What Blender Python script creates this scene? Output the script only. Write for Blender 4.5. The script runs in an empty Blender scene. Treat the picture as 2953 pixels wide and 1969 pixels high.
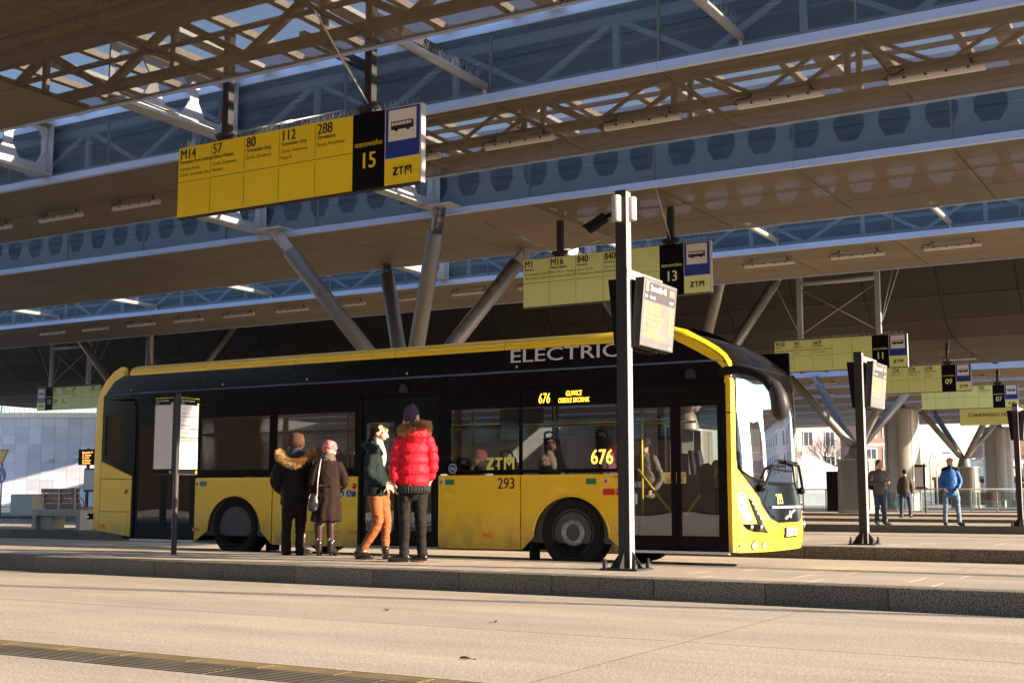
import bpy, bmesh, math, random
from mathutils import Vector, Matrix, noise
R = math.radians
random.seed(7)
scene = bpy.context.scene
C = scene.collection

# ------------------------------------------------------------------ camera
cam_d = bpy.data.cameras.new('camera'); cam_d.sensor_width = 36.0; cam_d.lens = 43.88
cam_d.clip_start = 0.05; cam_d.clip_end = 3000
cam = bpy.data.objects.new('camera', cam_d); C.objects.link(cam)
cam.location = (0, 0, 0.97); cam.rotation_euler = (R(90 + 7.0), 0, R(30.4))
scene.camera = cam

# ------------------------------------------------------------------ sky, sun, exposure
SUN_EL, SUN_AZ = R(16.5), R(10)           # azimuth measured from +X towards +Y
world = bpy.data.worlds.new('World'); scene.world = world; world.use_nodes = True
wn = world.node_tree.nodes; wl = world.node_tree.links
sky = wn.new('ShaderNodeTexSky'); sky.sky_type = 'NISHITA'; sky.sun_disc = False
sky.sun_elevation = SUN_EL; sky.sun_rotation = R(90) - SUN_AZ
sky.air_density = 1.0; sky.dust_density = 1.0; sky.ozone_density = 2.5
wn['Background'].inputs['Strength'].default_value = 0.13
wl.new(sky.outputs[0], wn['Background'].inputs['Color'])
sun_d = bpy.data.lights.new('sun', 'SUN'); sun_d.energy = 5.0; sun_d.angle = R(0.5); sun_d.color = (1.0, 0.81, 0.58)
sun = bpy.data.objects.new('sun', sun_d); C.objects.link(sun)
sv = Vector((math.cos(SUN_EL) * math.cos(SUN_AZ), math.cos(SUN_EL) * math.sin(SUN_AZ), math.sin(SUN_EL)))
sun.rotation_euler = sv.to_track_quat('Z', 'Y').to_euler(); sun.location = (30, 5, 20)
scene.view_settings.view_transform = 'Standard'; scene.view_settings.look = 'None'
scene.view_settings.exposure = 1.78; scene.view_settings.gamma = 1.0; scene.view_settings.use_curve_mapping = False
scene.render.engine = 'CYCLES'
scene.cycles.use_denoising = True
scene.cycles.max_bounces = 7; scene.cycles.diffuse_bounces = 3; scene.cycles.glossy_bounces = 4; scene.cycles.transparent_max_bounces = 20; scene.cycles.adaptive_threshold = 0.03
scene.cycles.caustics_reflective = False; scene.cycles.caustics_refractive = False
scene.cycles.sample_clamp_indirect = 6.0

# ------------------------------------------------------------------ materials
M = {}
def node(nt, t, **kw):
    n = nt.nodes.new(t)
    for k, v in kw.items():
        if hasattr(n, k): setattr(n, k, v)
        else: n.inputs[k.replace('_', ' ')].default_value = v
    return n
def mat(name, col, rough=0.6, metal=0.0, var=0.12, scale=3.0, stretch=(1, 1, 1), bump=0.0, bscale=60.0, objvar=0.0, spec=0.5, coat=0.0, alpha=1.0, emit=None, estr=0.0, speck=0.0, sscale=90.0, coords='world', streak=0.0, stain=0.0, wave=0.0, dirt=0.0):
    m = bpy.data.materials.new(name); m.use_nodes = True; nt = m.node_tree
    b = nt.nodes['Principled BSDF']; out = nt.nodes['Material Output']; L = nt.links
    b.inputs['Roughness'].default_value = rough; b.inputs['Metallic'].default_value = metal
    b.inputs['Specular IOR Level'].default_value = spec; b.inputs['Coat Weight'].default_value = coat; b.inputs['Coat Roughness'].default_value = 0.05
    if coords == 'world':
        pos = nt.nodes.new('ShaderNodeNewGeometry').outputs['Position']
    else:
        pos = nt.nodes.new('ShaderNodeTexCoord').outputs['Object']
    mp = nt.nodes.new('ShaderNodeMapping'); mp.inputs['Scale'].default_value = stretch; L.new(pos, mp.inputs['Vector'])
    nz = node(nt, 'ShaderNodeTexNoise', Scale=scale, Detail=6.0, Roughness=0.62); L.new(mp.outputs[0], nz.inputs['Vector'])
    mr = nt.nodes.new('ShaderNodeMapRange'); mr.inputs['From Min'].default_value = 0.3; mr.inputs['From Max'].default_value = 0.7
    mr.inputs['To Min'].default_value = 1 - var; mr.inputs['To Max'].default_value = 1 + var
    L.new(nz.outputs['Fac'], mr.inputs['Value'])
    fac = mr.outputs[0]
    if objvar:
        oi = nt.nodes.new('ShaderNodeObjectInfo'); m2 = nt.nodes.new('ShaderNodeMapRange')
        m2.inputs['To Min'].default_value = 1 - objvar; m2.inputs['To Max'].default_value = 1 + objvar
        L.new(oi.outputs['Random'], m2.inputs['Value'])
        mm = nt.nodes.new('ShaderNodeMath'); mm.operation = 'MULTIPLY'; L.new(fac, mm.inputs[0]); L.new(m2.outputs[0], mm.inputs[1]); fac = mm.outputs[0]
    if speck:
        n2 = node(nt, 'ShaderNodeTexNoise', Scale=sscale, Detail=2.0); L.new(pos, n2.inputs['Vector'])
        m3 = nt.nodes.new('ShaderNodeMapRange'); m3.inputs['From Min'].default_value = 0.36; m3.inputs['From Max'].default_value = 0.64
        m3.inputs['To Min'].default_value = 1 - speck; m3.inputs['To Max'].default_value = 1 + speck; L.new(n2.outputs['Fac'], m3.inputs['Value'])
        mm = nt.nodes.new('ShaderNodeMath'); mm.operation = 'MULTIPLY'; L.new(fac, mm.inputs[0]); L.new(m3.outputs[0], mm.inputs[1]); fac = mm.outputs[0]
    def mul(f, val):
        q = nt.nodes.new('ShaderNodeMath'); q.operation = 'MULTIPLY'; L.new(f, q.inputs[0]); L.new(val, q.inputs[1]); return q.outputs[0]
    def ranged(val, a, b_, c, d):
        q = nt.nodes.new('ShaderNodeMapRange'); q.inputs['From Min'].default_value = a; q.inputs['From Max'].default_value = b_; q.inputs['To Min'].default_value = c; q.inputs['To Max'].default_value = d; L.new(val, q.inputs['Value']); return q.outputs[0]
    if streak:
        m4 = nt.nodes.new('ShaderNodeMapping'); m4.inputs['Scale'].default_value = (0.05, 1.7, 1.0); L.new(pos, m4.inputs['Vector'])
        n4 = node(nt, 'ShaderNodeTexNoise', Scale=1.0, Detail=5.0, Roughness=0.7); L.new(m4.outputs[0], n4.inputs['Vector']); fac = mul(fac, ranged(n4.outputs['Fac'], 0.35, 0.65, 1 - streak, 1 + streak * 0.6))
    if stain:
        n5 = node(nt, 'ShaderNodeTexNoise', Scale=2.3, Detail=9.0, Roughness=0.75, Distortion=0.6); L.new(pos, n5.inputs['Vector']); fac = mul(fac, ranged(n5.outputs['Fac'], 0.60, 0.72, 1.0, 1 - stain))
        n6 = node(nt, 'ShaderNodeTexVoronoi', Scale=1.6); L.new(pos, n6.inputs['Vector']); fac = mul(fac, ranged(n6.outputs['Distance'], 0.02, 0.035, 1 - stain * 1.6, 1.0))
    vm = nt.nodes.new('ShaderNodeVectorMath'); vm.operation = 'SCALE'; vm.inputs[0].default_value = col[:3]; L.new(fac, vm.inputs['Scale'])
    cout = vm.outputs[0]
    if dirt:
        sp = nt.nodes.new('ShaderNodeSeparateXYZ'); L.new(pos, sp.inputs[0]); n7 = node(nt, 'ShaderNodeTexNoise', Scale=5.0, Detail=6.0); L.new(pos, n7.inputs['Vector'])
        lowf = ranged(sp.outputs['Z'], 0.22, 0.75, dirt, 0.0); mxn = nt.nodes.new('ShaderNodeMix'); mxn.data_type = 'RGBA'; L.new(mul(lowf, ranged(n7.outputs['Fac'], 0.3, 0.7, 0.3, 1.4)), mxn.inputs['Factor'])
        L.new(cout, mxn.inputs['A']); mxn.inputs['B'].default_value = (0.16, 0.115, 0.06, 1); cout = mxn.outputs['Result']
    L.new(cout, b.inputs['Base Color'])
    # roughness wander
    r2 = nt.nodes.new('ShaderNodeMapRange'); r2.inputs['To Min'].default_value = max(0.02, rough * 0.8); r2.inputs['To Max'].default_value = min(1, rough * 1.2)
    L.new(nz.outputs['Fac'], r2.inputs['Value']); L.new(r2.outputs[0], b.inputs['Roughness'])
    if wave:
        n8 = node(nt, 'ShaderNodeTexNoise', Scale=1.6, Detail=1.0); L.new(pos, n8.inputs['Vector']); bw = nt.nodes.new('ShaderNodeBump'); bw.inputs['Strength'].default_value = wave; bw.inputs['Distance'].default_value = 0.05; L.new(n8.outputs['Fac'], bw.inputs['Height']); L.new(bw.outputs[0], b.inputs['Normal']); L.new(bw.outputs[0], b.inputs['Coat Normal'])
    if bump:
        n3 = node(nt, 'ShaderNodeTexNoise', Scale=bscale, Detail=4.0); L.new(pos, n3.inputs['Vector'])
        bp = nt.nodes.new('ShaderNodeBump'); bp.inputs['Strength'].default_value = bump; bp.inputs['Distance'].default_value = 0.01
        L.new(n3.outputs['Fac'], bp.inputs['Height']); L.new(bp.outputs[0], b.inputs['Normal'])
    if emit:
        b.inputs['Emission Color'].default_value = (*emit, 1); b.inputs['Emission Strength'].default_value = estr
    if alpha < 1:
        tr = nt.nodes.new('ShaderNodeBsdfTransparent'); mx = nt.nodes.new('ShaderNodeMixShader'); mx.inputs[0].default_value = alpha
        L.new(tr.outputs[0], mx.inputs[1]); L.new(b.outputs[0], mx.inputs[2]); L.new(mx.outputs[0], out.inputs['Surface'])
    M[name] = m
    return m
def glass(name, tint, refl=1.0, rough=0.0, base=0.04, wobble=0.0):
    m = bpy.data.materials.new(name); m.use_nodes = True; nt = m.node_tree; L = nt.links
    nt.nodes.remove(nt.nodes['Principled BSDF']); out = nt.nodes['Material Output']
    tr = nt.nodes.new('ShaderNodeBsdfTransparent'); tr.inputs['Color'].default_value = (*tint, 1)
    gl = nt.nodes.new('ShaderNodeBsdfGlossy'); gl.inputs['Roughness'].default_value = rough; gl.inputs['Color'].default_value = (1, 1, 1, 1)
    fr = nt.nodes.new('ShaderNodeFresnel'); fr.inputs['IOR'].default_value = 1.5
    mu = nt.nodes.new('ShaderNodeMath'); mu.operation = 'MULTIPLY_ADD'; mu.inputs[1].default_value = refl; mu.inputs[2].default_value = base; mu.use_clamp = True
    L.new(fr.outputs[0], mu.inputs[0])
    if wobble:
        g = nt.nodes.new('ShaderNodeNewGeometry'); n3 = node(nt, 'ShaderNodeTexNoise', Scale=1.3, Detail=1.0); L.new(g.outputs['Position'], n3.inputs['Vector'])
        bp = nt.nodes.new('ShaderNodeBump'); bp.inputs['Strength'].default_value = wobble; bp.inputs['Distance'].default_value = 0.05
        L.new(n3.outputs['Fac'], bp.inputs['Height']); L.new(bp.outputs[0], gl.inputs['Normal'])
    mx = nt.nodes.new('ShaderNodeMixShader'); L.new(mu.outputs[0], mx.inputs[0]); L.new(tr.outputs[0], mx.inputs[1]); L.new(gl.outputs[0], mx.inputs[2]); L.new(mx.outputs[0], out.inputs['Surface'])
    M[name] = m
    return m
mat('concrete_road', (0.39, 0.328, 0.265), 0.85, var=0.13, scale=1.1, stretch=(0.5, 1.6, 1), bump=0.45, bscale=70, objvar=0.05, speck=0.2, sscale=42, streak=0.13, stain=0.22)
mat('concrete_slab', (0.37, 0.307, 0.247), 0.8, var=0.14, scale=1.5, stretch=(0.6, 2, 1), bump=0.3, bscale=90, objvar=0.09, speck=0.14, sscale=110, streak=0.06, stain=0.15)
mat('granite', (0.135, 0.114, 0.086), 0.75, var=0.15, scale=2, bump=0.2, bscale=120, objvar=0.17, speck=0.65, sscale=70, stain=0.25)
mat('ochre_paver', (0.17, 0.115, 0.045), 0.85, var=0.2, scale=4, bump=0.3, bscale=80, objvar=0.12, speck=0.2)
mat('dark_gap', (0.02, 0.02, 0.022), 0.9)
mat('joint', (0.10, 0.085, 0.07), 0.95)
mat('steel_grate', (0.15, 0.125, 0.095), 0.6, metal=0.2, var=0.3)
mat('mesh_soffit', (0.16, 0.126, 0.087), 0.6, var=0.10, scale=1.0, stretch=(0.25, 5, 1), alpha=0.50, objvar=0.06, spec=0.25)
mat('mesh_soffit_dense', (0.165, 0.131, 0.09), 0.6, var=0.10, scale=1.0, stretch=(0.25, 5, 1), alpha=0.74, objvar=0.06, spec=0.25)
mat('solid_soffit', (0.165, 0.131, 0.09), 0.6, var=0.12, scale=1.0, stretch=(0.2, 7, 1), objvar=0.07, spec=0.25)
mat('mesh_face', (0.07, 0.12, 0.175), 0.5, var=0.03, scale=2, alpha=0.40, objvar=0.06)
mat('fascia', (0.42, 0.53, 0.76), 0.45, metal=0.0, var=0.05, scale=1.5, stretch=(0.3, 1, 1), objvar=0.04)  # light grey metal; the blue of the skylight is tinted into its colour
mat('steel_grey', (0.36, 0.37, 0.39), 0.4, metal=0.15, var=0.06, scale=2)
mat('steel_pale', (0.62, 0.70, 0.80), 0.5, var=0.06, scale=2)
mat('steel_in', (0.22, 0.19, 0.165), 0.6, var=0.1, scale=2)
mat('roof_sheet', (0.09, 0.075, 0.062), 0.8, var=0.1)
mat('white_steel', (0.42, 0.42, 0.43), 0.4, var=0.05, scale=3)
mat('column_steel', (0.21, 0.205, 0.20), 0.42, metal=0.2, var=0.06, scale=2)
mat('strut_grey', (0.27, 0.27, 0.28), 0.45, var=0.05, scale=3)
mat('spike', (0.45, 0.45, 0.46), 0.3, metal=0.7, var=0.1)
mat('lamp_white', (0.62, 0.59, 0.56), 0.35, var=0.04)
mat('lamp_grey', (0.42, 0.40, 0.38), 0.5)
mat('black', (0.010, 0.010, 0.011), 0.55, var=0.1, spec=0.08)
mat('cable', (0.03, 0.028, 0.026), 0.6)
mat('anthracite', (0.035, 0.033, 0.036), 0.45, var=0.1, scale=5, spec=0.2)
mat('clad_steel', (0.40, 0.39, 0.38), 0.4, metal=0.25, var=0.05, scale=2)
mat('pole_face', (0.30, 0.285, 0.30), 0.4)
mat('anthracite_light', (0.24, 0.235, 0.24), 0.4, var=0.06)
mat('sign_yellow', (0.92, 0.67, 0.012), 0.42, var=0.03, scale=2)
mat('sign_lime', (0.80, 0.85, 0.33), 0.42, var=0.03, scale=2)
mat('sign_black', (0.006, 0.006, 0.007), 0.5, spec=0.08)
mat('sign_blue', (0.02, 0.04, 0.32), 0.35, var=0.03)
mat('sign_white', (0.78, 0.74, 0.72), 0.4, var=0.02)
mat('ink', (0.01, 0.01, 0.01), 0.5)
mat('paper', (0.86, 0.84, 0.83), 0.6, var=0.02)
mat('paper_grey', (0.62, 0.56, 0.57), 0.5, var=0.03)
mat('amber', (0.5, 0.2, 0.03), 0.5, emit=(1.0, 0.36, 0.06), estr=1.5)
mat('led', (0.6, 0.3, 0.02), 0.5, emit=(1.0, 0.50, 0.04), estr=1.5)
mat('white_ink', (0.85, 0.85, 0.85), 0.5)
mat('red_paint', (0.55, 0.02, 0.02), 0.35)
mat('shield_yellow', (0.8, 0.62, 0.08), 0.4)

# ------------------------------------------------------------------ mesh helpers
class MB:
    def __init__(s): s.v = []; s.f = []; s.m = []; s.sm = []
    def add(s, vs, fs, mi=0, smooth=False):
        o = len(s.v); s.v.extend([tuple(p) for p in vs])
        for f in fs: s.f.append(tuple(i + o for i in f)); s.m.append(mi); s.sm.append(smooth)
        return s
    def box(s, x0, x1, y0, y1, z0, z1, mi=0):
        if x0 > x1: x0, x1 = x1, x0
        if y0 > y1: y0, y1 = y1, y0
        if z0 > z1: z0, z1 = z1, z0
        return s.add([(x0, y0, z0), (x1, y0, z0), (x1, y1, z0), (x0, y1, z0), (x0, y0, z1), (x1, y0, z1), (x1, y1, z1), (x0, y1, z1)],
              [(0, 3, 2, 1), (4, 5, 6, 7), (0, 1, 5, 4), (1, 2, 6, 5), (2, 3, 7, 6), (3, 0, 4, 7)], mi)
    def bbox(s, x0, x1, y0, y1, z0, z1, b=0.01, mi=0):
        # box with chamfered top edges
        vs = [(x0, y0, z0), (x1, y0, z0), (x1, y1, z0), (x0, y1, z0), (x0, y0, z1 - b), (x1, y0, z1 - b), (x1, y1, z1 - b), (x0, y1, z1 - b),
              (x0 + b, y0 + b, z1), (x1 - b, y0 + b, z1), (x1 - b, y1 - b, z1), (x0 + b, y1 - b, z1)]
        fs = [(0, 3, 2, 1), (0, 1, 5, 4), (1, 2, 6, 5), (2, 3, 7, 6), (3, 0, 4, 7), (4, 5, 9, 8), (5, 6, 10, 9), (6, 7, 11, 10), (7, 4, 8, 11), (8, 9, 10, 11)]
        return s.add(vs, fs, mi)
    def bar(s, a, b, w, h=None, mi=0, upv=(0, 0, 1)):
        h = h or w; a = Vector(a); b = Vector(b); d = (b - a).normalized(); u = Vector(upv)
        if abs(d.dot(u)) > 0.98: u = Vector((0, 1, 0))
        r = d.cross(u).normalized(); u = r.cross(d)
        vs = []
        for p in (a, b):
            for sx, sy in ((-1, -1), (1, -1), (1, 1), (-1, 1)): vs.append(p + r * sx * w / 2 + u * sy * h / 2)
        return s.add(vs, [(3, 2, 1, 0), (4, 5, 6, 7), (0, 1, 5, 4), (1, 2, 6, 5), (2, 3, 7, 6), (3, 0, 4, 7)], mi)
    def tube(s, pts, r, n=8, mi=0, smooth=True, caps=True):
        pts = [Vector(p) for p in pts]; rs = r if isinstance(r, (list, tuple)) else [r] * len(pts)
        vs = []; prev = None
        for i, p in enumerate(pts):
            d = (pts[min(i + 1, len(pts) - 1)] - pts[max(i - 1, 0)]).normalized()
            if prev is None:
                u = Vector((0, 0, 1)) if abs(d.z) < 0.95 else Vector((1, 0, 0))
                a = d.cross(u).normalized()
            else:
                a = (prev - d * prev.dot(d)).normalized()
            prev = a; b = d.cross(a)
            for k in range(n):
                t = 2 * math.pi * k / n; vs.append(p + (a * math.cos(t) + b * math.sin(t)) * rs[i])
        fs = []
        for i in range(len(pts) - 1):
            for k in range(n): fs.append((i * n + k, i * n + (k + 1) % n, (i + 1) * n + (k + 1) % n, (i + 1) * n + k))
        s.add(vs, fs, mi, smooth)
        if caps:
            o = len(s.v) - len(vs)
            s.f.append(tuple(o + k for k in reversed(range(n)))); s.m.append(mi); s.sm.append(False)
            s.f.append(tuple(o + (len(pts) - 1) * n + k for k in range(n))); s.m.append(mi); s.sm.append(False)
        return s
    def lathe(s, prof, axis_o=(0, 0, 0), axis='z', n=24, mi=0, smooth=True):
        vs = []; o = Vector(axis_o)
        for (r, h) in prof:
            for k in range(n):
                t = 2 * math.pi * k / n; c, q = r * math.cos(t), r * math.sin(t)
                vs.append(o + Vector({'z': (c, q, h), 'y': (c, h, q), 'x': (h, c, q)}[axis]))
        fs = []
        for i in range(len(prof) - 1):
            for k in range(n): fs.append((i * n + k, i * n + (k + 1) % n, (i + 1) * n + (k + 1) % n, (i + 1) * n + k))
        return s.add(vs, fs, mi, smooth)
    def prism(s, poly, a, b, plane='xz', mi=0):
        # poly: list of 2D points; extruded from a to b along the third axis
        def P(p, h): return {'xz': (p[0], h, p[1]), 'xy': (p[0], p[1], h), 'yz': (h, p[0], p[1])}[plane]
        n = len(poly); vs = [P(p, a) for p in poly] + [P(p, b) for p in poly]
        fs = [tuple(range(n)), tuple(reversed(range(n, 2 * n)))] + [(i, i + n, (i + 1) % n + n, (i + 1) % n) for i in range(n)]
        return s.add(vs, fs, mi)
    def grid(s, rows, mi=0, smooth=True, closed=False):
        n = len(rows[0]); vs = [p for r in rows for p in r]; fs = []
        for i in range(len(rows) - 1):
            for k in range(n if closed else n - 1): fs.append((i * n + k, i * n + (k + 1) % n, (i + 1) * n + (k + 1) % n, (i + 1) * n + k))
        return s.add(vs, fs, mi, smooth)
    def ell(s, c, r, n=16, m=10, mi=0, rot=None):
        vs = []; c = Vector(c); rr = Vector(r) if not isinstance(r, (int, float)) else Vector((r, r, r))
        for i in range(m + 1):
            ph = math.pi * i / m
            for k in range(n):
                t = 2 * math.pi * k / n
                p = Vector((rr.x * math.sin(ph) * math.cos(t), rr.y * math.sin(ph) * math.sin(t), rr.z * math.cos(ph)))
                if rot: p = rot @ p
                vs.append(c + p)
        fs = [(i * n + k, (i + 1) * n + k, (i + 1) * n + (k + 1) % n, i * n + (k + 1) % n) for i in range(m) for k in range(n)]
        return s.add(vs, fs, mi, True)
    def mesh(s, name, mats):
        me = bpy.data.meshes.new(name); me.from_pydata(s.v, [], s.f)
        for m in (mats if isinstance(mats, (list, tuple)) else [mats]): me.materials.append(M[m])
        me.polygons.foreach_set('material_index', s.m); me.polygons.foreach_set('use_smooth', s.sm)
        me.update(); return me
    def build(s, name, mats, parent=None, **kw):
        return place(name, s.mesh(name, mats), parent, **kw)
def place(name, me, parent=None, loc=None, rotz=None, label=None, cat=None, group=None, kind=None):
    o = bpy.data.objects.new(name, me); C.objects.link(o)
    if loc is not None: o.location = loc
    if rotz is not None: o.rotation_euler = (0, 0, rotz)
    if parent is not None:
        o.parent = parent
        if loc is None and rotz is None:      # geometry given in world coordinates
            o.matrix_parent_inverse = pinv(parent)
    tag(o, label, cat, group, kind)
    return o
def wmat(o):
    m = Matrix.LocRotScale(o.location, o.rotation_euler, o.scale)
    return m if o.parent is None else wmat(o.parent) @ o.matrix_parent_inverse @ m
def pinv(o): return wmat(o).inverted()
def tag(o, label=None, cat=None, group=None, kind=None):
    if label: o['label'] = label
    if cat: o['category'] = cat
    if group: o['group'] = group
    if kind: o['kind'] = kind
    return o
def empty(name, loc, label=None, cat=None, group=None, rotz=0.0, kind=None):
    o = bpy.data.objects.new(name, None); C.objects.link(o); o.location = loc; o.rotation_euler = (0, 0, rotz)
    o.empty_display_size = 0.2
    return tag(o, label, cat, group, kind)
def copy_tree(o, parent=None):
    c = o.copy(); C.objects.link(c); c.parent = parent
    for ch in o.children: copy_tree(ch, c)
    return c
ORD = ['first', 'second', 'third', 'fourth', 'fifth', 'sixth', 'seventh', 'eighth', 'ninth', 'tenth', 'eleventh', 'twelfth', 'thirteenth', 'fourteenth', 'fifteenth', 'sixteenth', 'seventeenth', 'eighteenth']

# ------------------------------------------------------------------ lettering
_tc = {}
def text_geo(s, size=1.0, bold=0.0, shear=0.0, align='LEFT', wid=1.0):
    key = (s, bold, shear, align)
    if key not in _tc:
        cu = bpy.data.curves.new('t', 'FONT'); cu.body = s; cu.size = 1.0; cu.align_x = align; cu.offset = bold; cu.shear = shear; cu.resolution_u = 3
        ob = bpy.data.objects.new('t', cu); me = ob.to_mesh()
        _tc[key] = ([(v.co.x, v.co.y) for v in me.vertices], [tuple(p.vertices) for p in me.polygons])
        ob.to_mesh_clear(); bpy.data.objects.remove(ob); bpy.data.curves.remove(cu)
    vs, fs = _tc[key]
    return [(x * size * wid, y * size) for x, y in vs], fs
def put_text(mb, s, origin, xd, yd, size, mi=0, bold=0.0, shear=0.0, align='LEFT', wid=1.0):
    # heavier weights are struck three times, each a hair in front of the other
    vs, fs = text_geo(s, size, 0.0, shear, align, wid); o = Vector(origin); xd = Vector(xd); yd = Vector(yd); n = xd.cross(yd).normalized()
    for i, k in enumerate((-1, 0, 1) if bold else (0,)):
        mb.add([o + xd * (x + k * bold * size * 0.9) + yd * y + n * 0.0004 * i for x, y in vs], fs, mi)
def put_poly(mb, pts, origin, xd, yd, mi=0):
    o = Vector(origin); xd = Vector(xd); yd = Vector(yd)
    mb.add([o + xd * x + yd * y for x, y in pts], [tuple(range(len(pts)))], mi)
def circ(cx, cy, r, n=20, a0=0.0, a1=360.0):
    return [(cx + r * math.cos(R(a0 + (a1 - a0) * i / n)), cy + r * math.sin(R(a0 + (a1 - a0) * i / n))) for i in range(n if a1 - a0 >= 360 else n + 1)]
def stroke(mb, pts, w, origin, xd, yd, mi=0):
    for (x0, y0), (x1, y1) in zip(pts, pts[1:]):
        dx, dy = x1 - x0, y1 - y0; l = math.hypot(dx, dy) or 1; nx, ny = -dy / l * w / 2, dx / l * w / 2
        ex, ey = dx / l * w * 0.3, dy / l * w * 0.3
        put_poly(mb, [(x0 - nx - ex, y0 - ny - ey), (x1 - nx + ex, y1 - ny + ey), (x1 + nx + ex, y1 + ny + ey), (x0 + nx - ex, y0 + ny - ey)], origin, xd, yd, mi)
XD, ZD = (1, 0, 0), (0, 0, 1)
def transit_logo(mb, ox, oz, y, h, mi=0, xd=XD, yd=ZD, origin=None):
    o = origin if origin is not None else (ox, y, oz); t = 0.2 * h
    W = 0.72 * h
    put_poly(mb, [(0, h), (W, h), (W, h - t), (0.36 * h, t), (W, t), (W, 0), (0, 0), (0, t), (0.36 * h, h - t), (0, h - t)], o, xd, yd, mi)
    x = W + 0.12 * h
    put_poly(mb, [(x, h), (x + W, h), (x + W, h - t), (x, h - t)], o, xd, yd, mi)
    put_poly(mb, [(x + W / 2 - t / 2, h - t), (x + W / 2 + t / 2, h - t), (x + W / 2 + t / 2, 0), (x + W / 2 - t / 2, 0)], o, xd, yd, mi)
    x += W + 0.14 * h; V = 1.0 * h
    put_poly(mb, [(x, 0), (x + t, 0), (x + t, h), (x, h)], o, xd, yd, mi)
    put_poly(mb, [(x + V - t, 0), (x + V, 0), (x + V, h), (x + V - t, h)], o, xd, yd, mi)
    put_poly(mb, [(x + t, h * 0.98), (x + V / 2, h * 0.55), (x + V / 2, h * 0.27), (x + t, h * 0.68)], o, xd, yd, mi)
    put_poly(mb, [(x + V - t, h * 0.98), (x + V - t, h * 0.68), (x + V / 2, h * 0.27), (x + V / 2, h * 0.55)], o, xd, yd, mi)
    c = x + V / 2; q = h * 0.2
    put_poly(mb, [(c, h * 0.68), (c + 1.35 * q, h * 0.68 + 1.35 * q), (c + 0.75 * q, h * 0.68 + 2.0 * q), (c, h * 0.68 + 1.35 * q), (c - 0.75 * q, h * 0.68 + 2.0 * q), (c - 1.35 * q, h * 0.68 + 1.35 * q)], o, xd, yd, mi)

# ================================================================== GROUND
g = MB(); g.add([(-900, -400, -0.06), (900, -400, -0.06), (900, 1500, -0.06), (-900, 1500, -0.06)], [(0, 1, 2, 3)])
g.build('ground', 'concrete_road', kind='structure')
XS0, SLAB = -3.3, 5.2
def road(y0, y1, seams, x_hi=12.3, n=11, slabs=True, xs=XS0):
    b = MB(); b.add([(-60, y0, -0.0003 if slabs else 0), (16, y0, -0.0003 if slabs else 0), (16, y1, -0.0003 if slabs else 0), (-60, y1, -0.0003 if slabs else 0)], [(0, 1, 2, 3)])
    r = b.build('road', 'joint' if slabs else 'concrete_road', kind='structure')
    if not slabs: return r
    ys = [y0] + seams + [y1]
    for a, c in zip(ys, ys[1:]):
        me = MB().box(-SLAB + 0.006, -0.006, 0.006, c - a - 0.006, -0.05, 0).mesh('slab', 'concrete_road')
        for k in range(n):
            place('slab', me, r, loc=(xs + SLAB * 2 - k * SLAB, a, 0))
    return r
road(5.68, 10.80, [7.9])
road(-6.0, 5.17, [-0.6, 2.3], n=6)
road(13.25, 19.05, [16.2])
road(24.9, 33.3, [], slabs=False)
road(37.2, 42.0, [], slabs=False)

# drain with ochre edging across the foreground
dr = empty('drain_channel', (0, 0, 0), 'slotted metal drain with an ochre paver edge across the foreground road', 'drain')
MB().box(-24, 6, 5.17, 5.68, -0.058, -0.03).build('trough', 'dark_gap', dr)
gme = MB()
for i in range(7):
    gme.box(0.004, 0.996, 0.010 + i * 0.046, 0.038 + i * 0.046, -0.03, 0.001)
for i in range(4):
    gme.box(0.1 + i * 0.26, 0.115 + i * 0.26, 0.013, 0.309, -0.03, -0.008)
gme = gme.mesh('grate', 'steel_grate')
pme = MB().bbox(0.004, 0.546, 0.004, 0.17, -0.04, 0, 0.004).mesh('paver', 'ochre_paver')
for i in range(24): place('grate', gme, dr, loc=(-20 + i, 5.175, 0))
for i in range(46): place('paver', pme, dr, loc=(-20.3 + i * 0.55, 5.505, 0))

# kerb foot drain of the near platform
kd = MB()
kd.box(-40, 9, 10.80, 10.93, -0.05, -0.03); kd.box(-40, 9, 10.80, 10.812, -0.03, 0.0, 1); kd.box(-40, 9, 10.918, 10.93, -0.03, 0.0, 1)
for i in range(700): kd.box(9 - i * 0.05, 9 - i * 0.05 - 0.012, 10.812, 10.918, -0.03, -0.002, 1)
kd.build('kerb_drain', ['dark_gap', 'steel_grate'], label='narrow slotted drain along the foot of the nearest platform kerb', cat='drain')

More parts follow.
